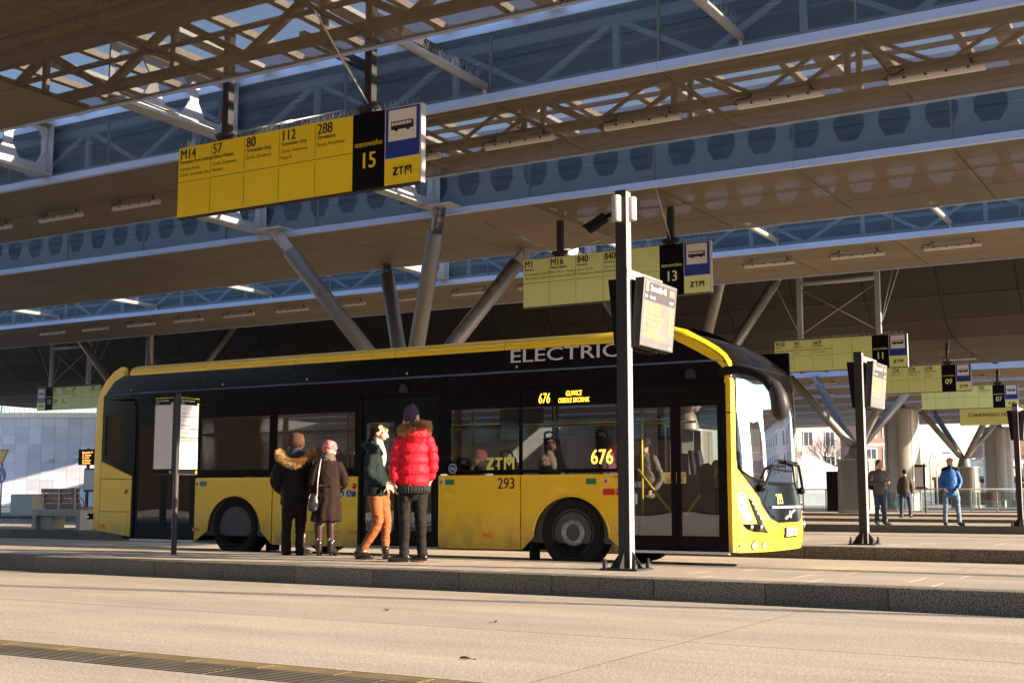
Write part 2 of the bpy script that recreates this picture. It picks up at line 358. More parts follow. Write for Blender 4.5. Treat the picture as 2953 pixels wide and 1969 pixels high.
PX0 = 8.145                        # kerb stone seams: PX0 - k*1.085
def platform(y0, y1, rows, nst, detail=True, far_kerb=True, label=None, xlen=None, z=0.19):
    L = nst * 1.085; x1 = PX0; x0 = PX0 - L
    b = MB(); b.box(x0, x1, y0 + 0.012, y1 - 0.012, -0.05, z - (0.016 if detail else 0))
    p = b.build('platform', 'joint' if detail else 'concrete_slab', kind='structure')
    km = MB(); b_ = 0.014
    prof = [(0, -0.05), (0, z - b_), (0.004, z - 0.004), (b_, z), (0.27, z), (0.27, -0.05)]
    km.prism([(q[0], q[1]) for q in prof], 0.005, 1.080, 'yz'); km = km.mesh('kerb_stone', 'granite')
    fm = MB(); fm.prism([(-q[0], q[1]) for q in prof][::-1], 0.003, 1.082, 'yz'); fm = fm.mesh('kerb_stone', 'granite')
    tops = MB().add([(0.003, 0.012, z + 0.002), (1.082, 0.012, z + 0.002), (1.082, 0.268, z + 0.002), (0.003, 0.268, z + 0.002)], [(0, 1, 2, 3)]).mesh('kerb_top', 'concrete_slab')
    for k in range(nst):
        place('kerb_stone', km, p, loc=(x1 - (k + 1) * 1.085, y0, 0))
        if far_kerb: place('kerb_stone', fm, p, loc=(x1 - (k + 1) * 1.085, y1, 0))
    if detail:
        ys = [y0 + 0.273] + rows + [y1 - (0.273 if far_kerb else 0.02)]
        for ri, (a, c) in enumerate(zip(ys, ys[1:])):
            me = MB().bbox(0.004, 1.081, 0.004, c - a - 0.004, z - 0.05, z, 0.003).mesh('slab', 'concrete_slab')
            for k in range(nst): place('slab', me, p, loc=(x1 - (k + 1) * 1.085 + (0.0 if ri % 2 else 0.3), a, -0.001))
    return p
platform(10.93, 13.25, [11.75, 12.45], 44)
platform(19.05, 24.9, [19.95, 20.6, 22.0, 23.4], 40)
platform(33.3, 37.2, [], 44, detail=False)
platform(42.0, 47.0, [], 46, detail=False, far_kerb=False)
platform(52.5, 58.5, [], 48, detail=False, far_kerb=False)

# ================================================================== CANOPY
MOD = 2.605
def sx(k): return -3.78 - MOD * k
ZB = 6.5
KA, KB = -3, 16
def grp(n): return n
def oct_web(mb, x0, x1, z0, z1, y, t, pitch, hw, zc, hh, mi=0):
    # web plate with octagonal openings, in the xz plane at depth y
    n = max(1, round(abs(x1 - x0) / pitch)); p = (x1 - x0) / n
    for i in range(n):
        a = x0 + i * p; c = a + p; cx = (a + c) / 2
        o = [(cx - hw * 0.55, zc - hh), (cx + hw * 0.55, zc - hh), (cx + hw, zc - hh * 0.25), (cx + hw, zc + hh * 0.4), (cx + hw * 0.55, zc + hh), (cx - hw * 0.55, zc + hh), (cx - hw, zc + hh * 0.4), (cx - hw, zc - hh * 0.25)]
        r = [(cx - hw * 0.55, z0), (cx + hw * 0.55, z0), (c, z0), (c, z1), (cx + hw * 0.55, z1), (cx - hw * 0.55, z1), (a, z1), (a, z0)]
        for yy, flip in ((y - t / 2, False), (y + t / 2, True)):
            vs = [(q[0], yy, q[1]) for q in o] + [(q[0], yy, q[1]) for q in r]
            fs = []
            for k in range(8):
                k2 = (k + 1) % 8
                f = (k, k2, 8 + k2, 8 + k); fs.append(f if flip else f[::-1])
            mb.add(vs, fs, mi)
        vs = [(q[0], y - t / 2, q[1]) for q in o] + [(q[0], y + t / 2, q[1]) for q in o]
        mb.add(vs, [(k, (k + 1) % 8, 8 + (k + 1) % 8, 8 + k) for k in range(8)], mi)

def face_meshes():
    d = {}
    d['low'] = MB().box(0.014, MOD - 0.014, 0, 0.012, 6.625, 7.10).mesh('face_panel', 'mesh_face')
    d['up'] = MB().box(0.014, MOD - 0.014, 0, 0.012, 7.112, 7.53).mesh('face_panel', 'mesh_face')
    d['post'] = MB().box(-0.02, 0.02, 0.02, 0.06, 6.62, 7.53).mesh('face_post', 'steel_in')
    b = MB(); b.box(0.003, 2 * MOD - 0.003, -0.03, 0.05, 6.5, 6.622); b.box(0.003, 2 * MOD - 0.003, -0.045, -0.03, 6.5, 6.512)
    for i in range(6): b.lathe([(0.0, -0.040), (0.012, -0.036), (0.014, -0.03)], (0.4 + i * 0.86, 0, 6.56), 'y', 6)
    d['rail'] = b.mesh('fascia_rail', 'fascia')
    d['top'] = MB().box(0.003, 2 * MOD - 0.003, -0.03, 0.09, 7.534, 8.08).mesh('top_rail', 'fascia')
    d['trim'] = MB().box(0.003, 2 * MOD - 0.003, -0.03, 0.0, 6.488, 6.56).mesh('edge_trim', 'fascia')
    d['bolt'] = None
    return d
FM = face_meshes()
def truss(root, y, k0, k1, z0=6.68, z1=7.42, diag=0.07, m='steel_in'):
    x1, x0 = sx(k0), sx(k1)
    MB().box(x0, x1, y - 0.06, y + 0.06, z0 - 0.06, z0 + 0.06).build('chord', m, root)
    MB().box(x0, x1, y - 0.06, y + 0.06, z1 - 0.06, z1 + 0.06).build('chord', m, root)
    h = MOD / 2
    d1 = MB().bar((0, 0, z0), (h, 0, z1), diag).mesh('diagonal', m)
    d2 = MB().bar((h, 0, z1), (2 * h, 0, z0), diag).mesh('diagonal', m)
    vt = MB().box(h - 0.04, h + 0.04, -0.04, 0.04, z0, z1).mesh('upright', m)
    for k in range(k0, k1):
        x = sx(k + 1) + 0.6
        place('diagonal', d1, root, loc=(x, y, 0)); place('diagonal', d2, root, loc=(x, y, 0)); place('upright', vt, root, loc=(x, y, 0))
def strip(label, y0, y1, rows, near='truss', far='truss', k0=KA, k1=KB, solid=99, ribs=None):
    root = empty('canopy_strip', (0, 0, 0), label, 'canopy', 'parallel canopy strips of the bus station roof')
    ys = [y0 + 0.05] + rows + [y1 - 0.03]
    for a, c in zip(ys, ys[1:]):
        me, ms = [MB().box(0.013, MOD - 0.013, 0.011, c - a - 0.011, 6.515, 6.527).mesh('soffit_panel', q) for q in ('mesh_soffit_dense' if near == 'oct' else 'mesh_soffit', 'solid_soffit')]
        for k in range(k0, k1): place('soffit_panel', ms if k >= solid else me, root, loc=(sx(k + 1), a, 0))
    # flange bars above the panel joints keep the joints dark
    jb = MB().box(-0.025, 0.025, y0 + 0.06, y1 - 0.05, 6.53, 6.58).mesh('joint_bar', 'roof_sheet')
    for k in range(k0, k1 + 1): place('joint_bar', jb, root, loc=(sx(k), 0, 0))
    for yy in rows: MB().box(sx(k1), sx(k0), yy - 0.02, yy + 0.02, 6.53, 6.57).build('joint_bar', 'roof_sheet', root)
    for k in range(k0, k1):
        place('face_panel', FM['low'], root, loc=(sx(k + 1), y0, 0)); place('face_panel', FM['up'], root, loc=(sx(k + 1), y0, 0))
        place('face_post', FM['post'], root, loc=(sx(k), y0, 0))
    for k in range(k0 + 1, k1 + 1, 2):
        place('fascia_rail', FM['rail'], root, loc=(sx(k + 1), y0 - 0.012, 0)); place('top_rail', FM['top'], root, loc=(sx(k + 1), y0, 0))
        place('edge_trim', FM['trim'], root, loc=(sx(k + 1), y1, 0))
    MB().box(sx(k1), sx(k0), y0 + 0.1, y1 - 0.02, 7.50, 7.56).build('roof_sheet', 'roof_sheet', root)
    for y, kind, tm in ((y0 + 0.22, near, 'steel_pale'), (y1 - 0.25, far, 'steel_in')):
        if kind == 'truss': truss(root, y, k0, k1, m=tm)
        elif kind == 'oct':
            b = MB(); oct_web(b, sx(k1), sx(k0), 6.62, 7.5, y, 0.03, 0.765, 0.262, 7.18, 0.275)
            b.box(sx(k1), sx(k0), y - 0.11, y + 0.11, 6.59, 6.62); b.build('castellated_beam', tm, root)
    # purlins under the roof sheet
    for f in (0.3, 0.55, 0.8):
        yy = y0 + (y1 - y0) * f
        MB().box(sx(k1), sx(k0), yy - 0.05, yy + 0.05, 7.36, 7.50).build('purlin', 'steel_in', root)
    if ribs:
        me = MB().box(-0.06, 0.06, y1, ribs, 7.62, 7.72).mesh('rib', 'steel_in'); me2 = MB().box(-0.13, 0.13, y1, ribs, 7.63, 7.70).mesh('rib', 'white_steel')
        for k in range(k0, k1):
            place('rib', me, root, loc=(sx(k) - 0.65, 0, 0)); place('rib', me2, root, loc=(sx(k) - 1.5, 0, 0)); place('rib', me, root, loc=(sx(k) - 2.1, 0, 0))
        for f in (0.3, 0.68):
            yy = y1 + (ribs - y1) * f; MB().box(sx(k1), sx(k0), yy - 0.035, yy + 0.035, 7.55, 7.615).build('gap_rail', 'steel_in', root)
    return root
A = strip('nearest canopy strip, cutting across the top left corner above sign fifteen', 7.7, 12.1, [9.55, 10.85], near=None, far=None, ribs=14.6, solid=4)
truss(A, 11.85, KA, 6, diag=0.10)
truss(A, 10.6, KA, 5, 6.75, 7.4, 0.06)
B = strip('second canopy strip from the camera, its soffit lit through by a bright band of sky', 14.68, 17.8, [16.25], ribs=20.3, solid=4)
Cs = strip('third canopy strip, octagonal beam openings showing through its mesh face', 20.4, 24.6, [22.0, 23.3], near='oct', far='oct', solid=3)
D = strip('fourth canopy strip, carrying the farthest near row of tube lamps', 27.35, 30.95, [28.6, 29.8], solid=-9)
truss(B, 16.9, KA, 5, 6.7, 7.42, 0.05)
# slotted rail behind the mesh face of the fourth strip
b = MB(); b.box(sx(KB), sx(KA), 27.62, 27.64, 7.02, 7.09)
b.build('cable_rail', 'white_steel', D)

strip('canopy strip straight above and behind the camera, out of the frame', 1.0, 5.3, [3.1], near=None, far='truss', k1=9, solid=-9)
strip('canopy strip farther behind the camera towards the station building', -6.0, -1.8, [-3.9], near='truss', far=None, k1=9, solid=-9)

# high dark bay beyond the fourth strip, curving down on its far side
bay = empty('canopy_bay', (0, 0, 0), 'high dark canopy bay behind the fourth strip, curving down on its far side', 'canopy')
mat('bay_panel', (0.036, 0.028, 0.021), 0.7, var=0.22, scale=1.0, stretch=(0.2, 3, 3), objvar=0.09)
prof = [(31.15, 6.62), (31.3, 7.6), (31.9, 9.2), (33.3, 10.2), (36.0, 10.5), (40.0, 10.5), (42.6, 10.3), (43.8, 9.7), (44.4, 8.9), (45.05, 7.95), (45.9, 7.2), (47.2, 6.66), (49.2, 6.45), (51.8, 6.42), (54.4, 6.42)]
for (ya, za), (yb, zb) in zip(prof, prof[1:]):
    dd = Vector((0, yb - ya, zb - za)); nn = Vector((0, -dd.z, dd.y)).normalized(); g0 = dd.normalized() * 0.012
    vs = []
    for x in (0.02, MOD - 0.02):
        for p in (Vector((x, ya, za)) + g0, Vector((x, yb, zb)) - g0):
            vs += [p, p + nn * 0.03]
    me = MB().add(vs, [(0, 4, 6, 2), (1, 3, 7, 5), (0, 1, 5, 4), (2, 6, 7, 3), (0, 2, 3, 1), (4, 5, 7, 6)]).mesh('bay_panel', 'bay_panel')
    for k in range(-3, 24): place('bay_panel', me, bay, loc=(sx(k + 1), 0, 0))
bk = MB()
for (ya, za), (yb, zb) in zip(prof, prof[1:]):
    dd = Vector((0, yb - ya, zb - za)); nn = Vector((0, -dd.z, dd.y)).normalized() * 0.06
    bk.add([Vector((sx(24), ya, za)) + nn, Vector((sx(-3), ya, za)) + nn, Vector((sx(-3), yb, zb)) + nn, Vector((sx(24), yb, zb)) + nn], [(0, 1, 2, 3)])
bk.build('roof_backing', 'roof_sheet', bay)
truss(bay, 54.7, -3, 18, 6.5, 7.5, 0.09)

# strips beyond, seen small to the right
fy = 57.0; i = 0; far_lab = ['first', 'second', 'third', 'fourth', 'fifth', 'sixth', 'seventh']
while fy < 100:
    r = empty('canopy_strip', (0, fy, 6.4), '%s of the distant canopy strips beyond the high dark bay' % far_lab[i], 'canopy', 'distant canopy strips')
    x0, x1 = sx(22), sx(-2)
    MB().box(x0, x1, fy + 0.05, fy + 4.9, 6.42, 6.45).build('soffit', 'solid_soffit', r)
    MB().box(x0, x1, fy - 0.03, fy + 0.05, 6.4, 6.60).build('fascia_rail', 'fascia', r)
    MB().box(x0, x1, fy + 0.05, fy + 0.1, 6.9, 7.4).build('top_rail', 'fascia', r)
    MB().box(x0, x1, fy, fy + 5.4, 7.5, 7.56).build('roof_sheet', 'roof_sheet', r)
    h = 1.3; d = MB()
    n = int((x1 - x0) / (2 * h))
    for q in range(n):
        d.bar((x0 + 2 * q * h, fy + 3.5, 6.5), (x0 + (2 * q + 1) * h, fy + 3.5, 7.4), 0.09); d.bar((x0 + (2 * q + 1) * h, fy + 3.5, 7.4), (x0 + (2 * q + 2) * h, fy + 3.5, 6.5), 0.09)
    tag(d.build('truss', 'steel_in', r), kind='stuff')
    fy += 6.4; i += 1

MB().box(-86, -58, 62.0, 80, 10.2, 10.4).build('sun_blocker_deck', 'roof_sheet', label='added flat deck over the far left platforms, blocking sun from the tiled wall', cat='roof')  # added deck, only there to keep direct sun off the tiled wall

# ------------------------------------------------------------------ cross beams and struts in the gaps
SPK = {}
def spikes(mb, pts, h=0.11, n=2, spread=0.05):
    # thin bird spikes standing on given points
    for p in pts:
        for q in range(n):
            a = random.uniform(0, 6.28); t = Vector((math.cos(a) * spread, math.sin(a) * spread, h * random.uniform(0.8, 1.1)))
            p0 = Vector(p) + Vector((random.uniform(-.02, .02), random.uniform(-.02, .02), 0)); w = Vector((0.0016, 0, 0)); w2 = Vector((0, 0.0016, 0))
            e = p0 + t
            mb.add([p0 - w, p0 + w, e + w, e - w], [(0, 1, 2, 3)]); mb.add([p0 - w2, p0 + w2, e + w2, e - w2], [(0, 1, 2, 3)])
            mb.add([e + Vector((-.003, 0, -.003)), e + Vector((.003, 0, -.003)), e + Vector((.003, 0, .004)), e + Vector((-.003, 0, .004))], [(0, 1, 2, 3)])
def cross_beam(x, ya, yb, label):
    r = empty('cross_beam', (x, ya, 6.6), label, 'beam', 'castellated cross beams between the canopy strips')
    b = MB(); oct_web(b, ya, yb, 6.66, 7.56, 0, 0.03, 0.9, 0.33, 7.14, 0.31)
    b.v = [(x + v[1], v[0], v[2]) for v in b.v]; b.build('web', 'steel_grey', r)
    MB().box(x - 0.14, x + 0.14, ya, yb, 6.63, 6.66).build('flange', 'steel_grey', r)
    MB().box(x - 0.14, x + 0.14, ya, yb, 7.56, 7.59).build('flange', 'steel_grey', r)
    MB().box(x - 0.15, x + 0.15, yb - 0.03, yb + 0.0, 6.62, 7.6).build('end_plate', 'steel_grey', r)
    s = MB(); spikes(s, [(x + sg * 0.09, ya + 0.1 + q * 0.06, 6.66) for q in range(int((yb - ya - 0.2) / 0.06)) for sg in (-1, 1)], 0.10, 1)
    s.build('bird_spikes', 'spike', r, kind='stuff')
for x, w in ((-13.85, 'left of sign fifteen, running in behind it'), (-18.25, 'at the left edge of the picture, behind the nearest strip')):
    cross_beam(x, 12.1, 14.62, 'pale castellated cross beam ' + w)
for x, w in ((-13.75, 'above the right arm of the branching column behind the bus'), (-18.3, 'below sign fifteen, above the left arm of the branching column')):
    cross_beam(x, 17.8, 20.34, 'pale castellated cross beam ' + w)
for x, w in ((-13.75, 'white cross beam seen over the bus roof beside the right rear column arm'), (-18.1, 'white cross beam seen over the bus roof beside the left rear column arm')):
    cross_beam(x, 24.6, 27.3, w)
def strut(x, ya, yb, z, label, r=0.06):
    e = empty('strut_tube', (x, ya, z), label, 'strut', 'white tube struts bridging the canopy gaps')
    MB().tube([(x, ya, z), (x, yb, z)], r, 12).build('tube', 'strut_grey', e)
    MB().box(x - 0.012, x + 0.012, yb - 0.03, yb + 0.12, z - 0.12, z + 0.02).build('lug', 'white_steel', e)
    s = MB(); spikes(s, [(x, ya + 0.1 + q * 0.05, z + r) for q in range(int((yb - ya - 0.2) / 0.05))], 0.13, 2, 0.06); s.build('bird_spikes', 'spike', e, kind='stuff')
for i, x in enumerate((-1.4, -5.22, -9.04)): strut(x, 12.1, 14.64, 6.74, 'white tube strut below the mesh face of the second strip, %s from the right' % ORD[i])
for i, x in enumerate((-1.4, -5.17, -8.98, -12.4, -24.15, -28.76, -33.19)): strut(x, 24.6, 27.32, 6.74, 'small white tube strut in front of the fourth strip, %s from the right' % ORD[i])
for i, (x, y) in enumerate(((-9.9, 14.2), (-11.2, 14.2))):
    MB().box(x - 0.05, x + 0.05, 13.2, 14.66, 7.36, 7.50).build('steel_outrigger', 'anthracite', label='dark steel outrigger bar above sign fifteen, %s of two' % ('right' if i == 0 else 'left'), cat='bar', group='steel outriggers above sign fifteen')

# ------------------------------------------------------------------ branching columns
def column(cx, cy, tops, apex, label, ped=0.75, r=0.17, pz=0.19):
    e = empty('branching_column', (cx, cy, pz), label, 'column', 'branching steel columns')
    for t in tops:
        a = Vector(apex); t = Vector(t); d = (t - a).normalized(); s = a + d * 0.35; q = t - d * 0.55
        arm = MB().tube([s, s + d * 0.12, q - d * 0.02, q], [r * 0.7, r, r, r * 0.72], 20).build('arm', 'column_steel', e)
        sd = d.cross(Vector((0, 0, 1))).normalized()
        fk = MB()
        for sg in (-1, 1):
            o = sd * 0.06 * sg; w = d.cross(sd).normalized() * 0.11
            fk.add([q + o - w - d * .12, q + o + w - d * .12, t + o + w * 1.2, t + o - w * 1.2], [(0, 1, 2, 3)])
            o2 = sd * 0.09 * sg
            fk.add([q + o2 - w - d * .12, q + o2 + w - d * .12, t + o2 + w * 1.2, t + o2 - w * 1.2], [(3, 2, 1, 0)])
        fk.tube([t - d * 0.25 - sd * 0.12, t - d * 0.25 + sd * 0.12], 0.07, 12)
        fk.build('fork_joint', 'steel_grey', arm)
        MB().box(t.x - 0.35, t.x + 0.35, t.y - 0.2, t.y + 0.2, t.z - 0.02, t.z + 0.02).build('bearing_plate', 'steel_grey', arm)
    MB().lathe([(0.0, apex[2] + 0.35), (0.2, apex[2] + 0.33), (0.32, apex[2] + 0.1), (0.42, apex[2] - 0.25), (0.42, apex[2] - 0.45)], (cx, cy, 0), 'z', 20).build('hub', 'column_steel', e)
    h = apex[2] - 0.4
    b = MB(); prof = []
    for k in range(40):
        t = 2 * math.pi * k / 40; c, s_ = math.cos(t), math.sin(t)
        prof.append((cx + ped * math.copysign(abs(c) ** 0.55, c), cy + ped * math.copysign(abs(s_) ** 0.55, s_)))
    pd = MB(); pd.prism(prof, pz, h, 'xy'); pd = pd.build('pedestal', 'column_steel', e)
    for k in range(0, 40, 5):
        p = prof[k]; MB().box(p[0] - 0.015, p[0] + 0.015, p[1] - 0.015, p[1] + 0.015, pz, h - 0.05).build('seam_strip', 'anthracite_light', pd)
    MB().prism([(cx + (p[0] - cx) * 1.03, cy + (p[1] - cy) * 1.03) for p in prof], h, h + 0.06, 'xy').build('cap', 'steel_grey', pd)
    MB().prism([(cx + (p[0] - cx) * 1.04, cy + (p[1] - cy) * 1.04) for p in prof], pz, pz + 0.16, 'xy').build('plinth', 'concrete_slab', pd)
    return e
def four(cx, cy, z, dx=2.2, dy=2.2): return [(cx + sx_ * dx, cy + sy_ * dy, z) for sx_ in (-1, 1) for sy_ in (-1, 1)]
column(-15.6, 22.1, [(-17.7, 20.05, 6.6), (-13.4, 20.05, 6.6), (-17.85, 24.3, 6.6), (-13.75, 24.3, 6.6)], (-15.6, 22.1, 2.95), 'branching steel column rising behind the bus roof, with four spread arms')
column(-15.7, 38.0, four(-15.7, 38.0, 8.6, 2.6, 2.6), (-15.7, 38.0, 3.4), 'branching column whose arms show between the sign thirteen and the bus front')
column(-40.2, 38.0, four(-40.2, 38.0, 8.6, 2.6, 2.6), (-40.2, 38.0, 3.4), 'branching column at left behind the rear roof of the bus')
column(-14.6, 54.5, four(-14.6, 54.5, 6.4, 2.5, 2.4), (-14.6, 54.5, 2.85), 'branching column on a tall grey pedestal right of the bus front', ped=0.78)
column(-14.9, 80.0, four(-14.9, 80.0, 6.4, 2.3, 2.4), (-14.9, 80.0, 3.0), 'small far branching column on a pedestal behind the man in the blue jacket', ped=0.8)
def round_pillar(x, y, r, h, label):
    e = empty('round_pillar', (x, y, 0.1), label, 'pillar', 'clad round pillars')
    n = 8
    for k in range(n):
        b = MB(); a0 = 2 * math.pi * k / n + 0.02; a1 = 2 * math.pi * (k + 1) / n - 0.02
        rows = [[(x + r * math.cos(a0 + (a1 - a0) * i / 6), y + r * math.sin(a0 + (a1 - a0) * i / 6), z) for i in range(7)] for z in (0.1, h)]
        b.grid(rows); b.build('cladding_panel', 'clad_steel', e)
    MB().lathe([(r * 0.97, 0.1), (r * 0.97, h)], (x, y, 0), 'z', 32).build('core', 'anthracite_light', e)
    MB().lathe([(r * 1.03, h - 0.1), (r * 1.03, h + 0.02), (0, h + 0.02)], (x, y, 0), 'z', 32).build('cap_ring', 'steel_grey', e)
    MB().tube([(x, y, h), (x, y, h + 0.9)], r * 0.35, 12).build('neck', 'steel_grey', e)
round_pillar(-17.2, 74.0, 0.98, 5.9, 'big round grey clad pillar behind sign nine')
round_pillar(-14.9, 92.0, 0.98, 5.6, 'farther round grey pillar near the right edge of the picture')

# ------------------------------------------------------------------ ceiling lamps
def make_lamp():
    e = empty('ceiling_lamp', (0, 0, 0))
    b = MB(); b.prism([(-0.05, 0.03), (0.05, 0.03), (0.055, 0.055), (0.035, 0.085), (-0.035, 0.085), (-0.055, 0.055)], -0.6, 0.6, 'yz'); b.build('housing', 'lamp_grey', e, loc=(0, 0, 0))
    b = MB(); b.prism([(-0.048, 0.03), (-0.03, -0.01), (0.03, -0.01), (0.048, 0.03)], -0.605, 0.605, 'yz'); b.build('diffuser', 'lamp_white', e, loc=(0, 0, 0))
    b = MB(); b.tube([(-0.6, 0, 0.05), (-0.68, 0, 0.07), (-0.62, 0, 0.13), (-0.5, 0, 0.12), (-0.42, 0, 0.17)], 0.012, 6); b.tube([(0.42, 0, 0.17), (0.45, 0, 0.11), (0.52, 0, 0.08)], 0.012, 6); b.build('lead', 'cable', e, loc=(0, 0, 0))
    b = MB()
    for x in (-0.4, -0.13, 0.13, 0.4): b.box(x - 0.015, x + 0.015, -0.058, 0.058, 0.025, 0.06)
    for x in (-0.42, 0.42): b.box(x - 0.006, x + 0.006, -0.006, 0.006, 0.08, 0.185)
    b.build('clip', 'anthracite', e, loc=(0, 0, 0))
    return e
LAMP = make_lamp(); first = True
def lamps(xs, y, z, text, group):
    global first
    for i, x in enumerate(xs):
        o = LAMP if first else copy_tree(LAMP); first = False
        o.location = (x, y, z); tag(o, 'slim white tube lamp under the %s, %s from the right' % (text, ORD[i]), 'lamp', group)
lamps([-3.16 - 2.08 * i for i in range(10)], 16.24, 6.335, 'second canopy strip', 'tube lamps under the second strip')
lamps([-5.28 - 2.08 * i for i in range(15)], 28.1, 6.335, 'fourth canopy strip', 'tube lamps under the fourth strip')
lamps([-9.5 - 3.4 * i for i in range(4)], 51.0, 6.23, 'flat soffit beyond the dark bay', 'tube lamps beyond the dark bay')
lamps([-10.5 - 3.4 * i for i in range(4)], 59.0, 6.23, 'first distant strip', 'tube lamps under the distant strips')
lamps([-12.5 - 3.4 * i for i in range(4)], 65.6, 6.23, 'second distant strip', 'tube lamps under the second distant strip')

# ================================================================== HANGING STOP SIGNS
def bus_picto(mb, cx, cz, w, y, mi):
    o = (cx - w / 2, y, cz); h = w * 0.3; X, Z = XD, ZD
    def q(x0, z0, x1, z1, m=mi): put_poly(mb, [(x0 * w, z0 * h), (x1 * w, z0 * h), (x1 * w, z1 * h), (x0 * w, z1 * h)], o, X, Z, m)
    q(0.0, 0.0, 1.0, 0.52); q(0.0, 0.92, 0.95, 1.06)
    q(0.0, 0.5, 0.03, 1.0); q(0.90, 0.5, 1.0, 0.95)
    for i in range(1, 6): q(i * 0.16 - 0.012, 0.5, i * 0.16 + 0.012, 0.95)
    put_poly(mb, circ(0.24 * w, 0.0, 0.075 * w, 14), o, X, Z, mi); put_poly(mb, circ(0.76 * w, 0.0, 0.075 * w, 14), o, X, Z, mi)
def stop_sign(y, xr, cells, num, col, label, zt=5.765, mirror=False, hang='post', detail=True, cells2=()):
    W, H = 4.085, 0.985; xl = xr - W; zb = zt - H
    e = empty('stop_sign', (xl + W / 2, y, zb), label, 'sign', 'hanging stop signs of the bus station')
    MB().box(xl, xr, y, y + 0.07, zb, zt).build('casing', 'anthracite_light', e)
    MB().box(xr, xr + 0.015, y - 0.005, y + 0.09, zb - 0.005, zt + 0.005).build('edge_rail', 'white_steel', e)
    MB().box(xl, xr, y - 0.008, y + 0.08, zb - 0.02, zb - 0.002).build('bottom_rail', 'anthracite', e)
    f = y - 0.004
    cw = 0.6088
    cx0 = xl if not mirror else xl + 1.043
    bx0 = xl + 5 * cw if not mirror else xl + 0.54
    px0 = bx0 + 0.503 if not mirror else xl
    def pan(name, x0, x1, z0, z1, m, yy=f): return MB().box(x0, x1, yy, y - 0.0005, z0, z1).build(name, m, e)
    yp = pan('line_panel', cx0, cx0 + 5 * cw, zb, zt, col)
    pan('number_panel', bx0, bx0 + 0.503, zb, zt, 'sign_black')
    pan('operator_panel', px0, px0 + 0.54, zb, zt - 0.655, col)
    pan('plate_border', px0, px0 + 0.54, zt - 0.655, zt, 'sign_white')
    bp = pan('blue_plate', px0 + 0.012, px0 + 0.528, zt - 0.645, zt - 0.01, 'sign_blue', f - 0.004)
    pan('white_field', px0 + 0.06, px0 + 0.48, zt - 0.43, zt - 0.035, 'sign_white', f - 0.007)
    t = MB(); bus_picto(t, px0 + 0.27, zt - 0.29, 0.34, f - 0.009, 0); t.build('bus_pictogram', 'ink', e)
    t = MB(); transit_logo(t, px0 + 0.13, zb + 0.115, f - 0.003, 0.105); t.build('operator_logo', 'ink', e)
    t = MB()
    for i in range(1, 5):
        for z0, z1 in ((zt - 0.45, zt - 0.03), (zb + 0.03, zt - 0.525)): put_poly(t, [(-.003, 0), (.003, 0), (.003, z1 - z0), (-.003, z1 - z0)], (cx0 + i * cw, f - 0.003, z0), XD, ZD)
    put_poly(t, [(0, -.003), (5 * cw, -.003), (5 * cw, .003), (0, .003)], (cx0, f - 0.003, zt - 0.4925), XD, ZD)
    t.build('divider_lines', 'ink', e)
    t = MB()
    for row, cs in ((0, cells), (1, cells2)):
        for i, cdef in enumerate(cs):
            if not cdef: continue
            z = zt - row * H / 2; x = cx0 + i * cw + 0.03
            put_text(t, cdef[0], (x, f - 0.003, z - 0.165), XD, ZD, 0.20, 0, bold=0.026, wid=0.84)
            zz = z - 0.235
            for li, s in enumerate(cdef[1:]):
                b = 0.022 if li == 0 else 0.0
                put_text(t, s, (x, f - 0.003, zz), XD, ZD, 0.078 if li == 0 else 0.068, 0, bold=b, wid=0.78)
                zz -= 0.085 if li else 0.095
    t.build('route_lettering', 'ink', e)
    t = MB()
    put_text(t, 'stanowisko', (bx0 + 0.25, f - 0.003, zb + 0.55), XD, ZD, 0.108, 0, align='CENTER', wid=0.88)
    put_text(t, num, (bx0 + 0.25, f - 0.003, zb + 0.27), XD, ZD, 0.29, 0, bold=0.024, align='CENTER', wid=0.88)
    t.build('number_lettering', col, e)
    s = MB(); spikes(s, [(xl + 0.05 + q * 0.035, y + 0.035, zt) for q in range(int((W - 0.1) / 0.035))], 0.10, 2, 0.05); s.build('bird_spikes', 'spike', e, kind='stuff')
    xa, xb = xr - 3.25, xr - 0.82
    if hang == 'post':
        for x in (xa, xb):
            MB().box(x - 0.055, x + 0.055, y + 0.005, y + 0.115, zt + 0.03, 7.3).build('hanger_post', 'anthracite', e)
            MB().box(x - 0.10, x + 0.10, y - 0.03, y + 0.14, zt - 0.0, zt + 0.035).build('hanger_foot', 'anthracite', e)
            MB().tube([(x - 0.16, y + 0.04, zt + 0.09), (x + 0.16, y + 0.04, zt + 0.09)], 0.05, 10).build('hanger_joint', 'anthracite', e)
        for (x, tx, ty) in ((xa, xa + 0.75, y + 1.6), (xb, xb + 0.4, y - 1.55), (xb, xb - 1.1, y + 2.3), (xa, xa - 1.4, y - 0.6)):
            p, q = Vector((x, y + 0.05, zt + 0.09)), Vector((tx, ty, 6.5)); r_ = MB().tube([p, q], 0.013, 6).build('stay_rod', 'steel_grey', e)
            mth = p.lerp(q, 0.45); MB().tube([mth, p.lerp(q, 0.56)], 0.022, 8).build('turnbuckle', 'white_steel', r_)
    elif hang == 'frame':
        for x in (xa, xb): MB().box(x - 0.075, x + 0.075, y - 0.04, y + 0.11, zt + 0.06, 9.4).build('hanger_post', 'steel_grey', e)
        MB().tube([(xa, y + 0.03, 7.55), (xb, y + 0.03, 7.55)], 0.075, 10).build('cross_tube', 'steel_grey', e)
        for p, q in (((xa, zt + 0.15), (xb, 7.4)), ((xb, zt + 0.15), (xa, 7.4))): MB().tube([(p[0], y + 0.03, p[1]), (q[0], y + 0.03, q[1])], 0.018, 6).build('brace_rod', 'steel_grey', e)
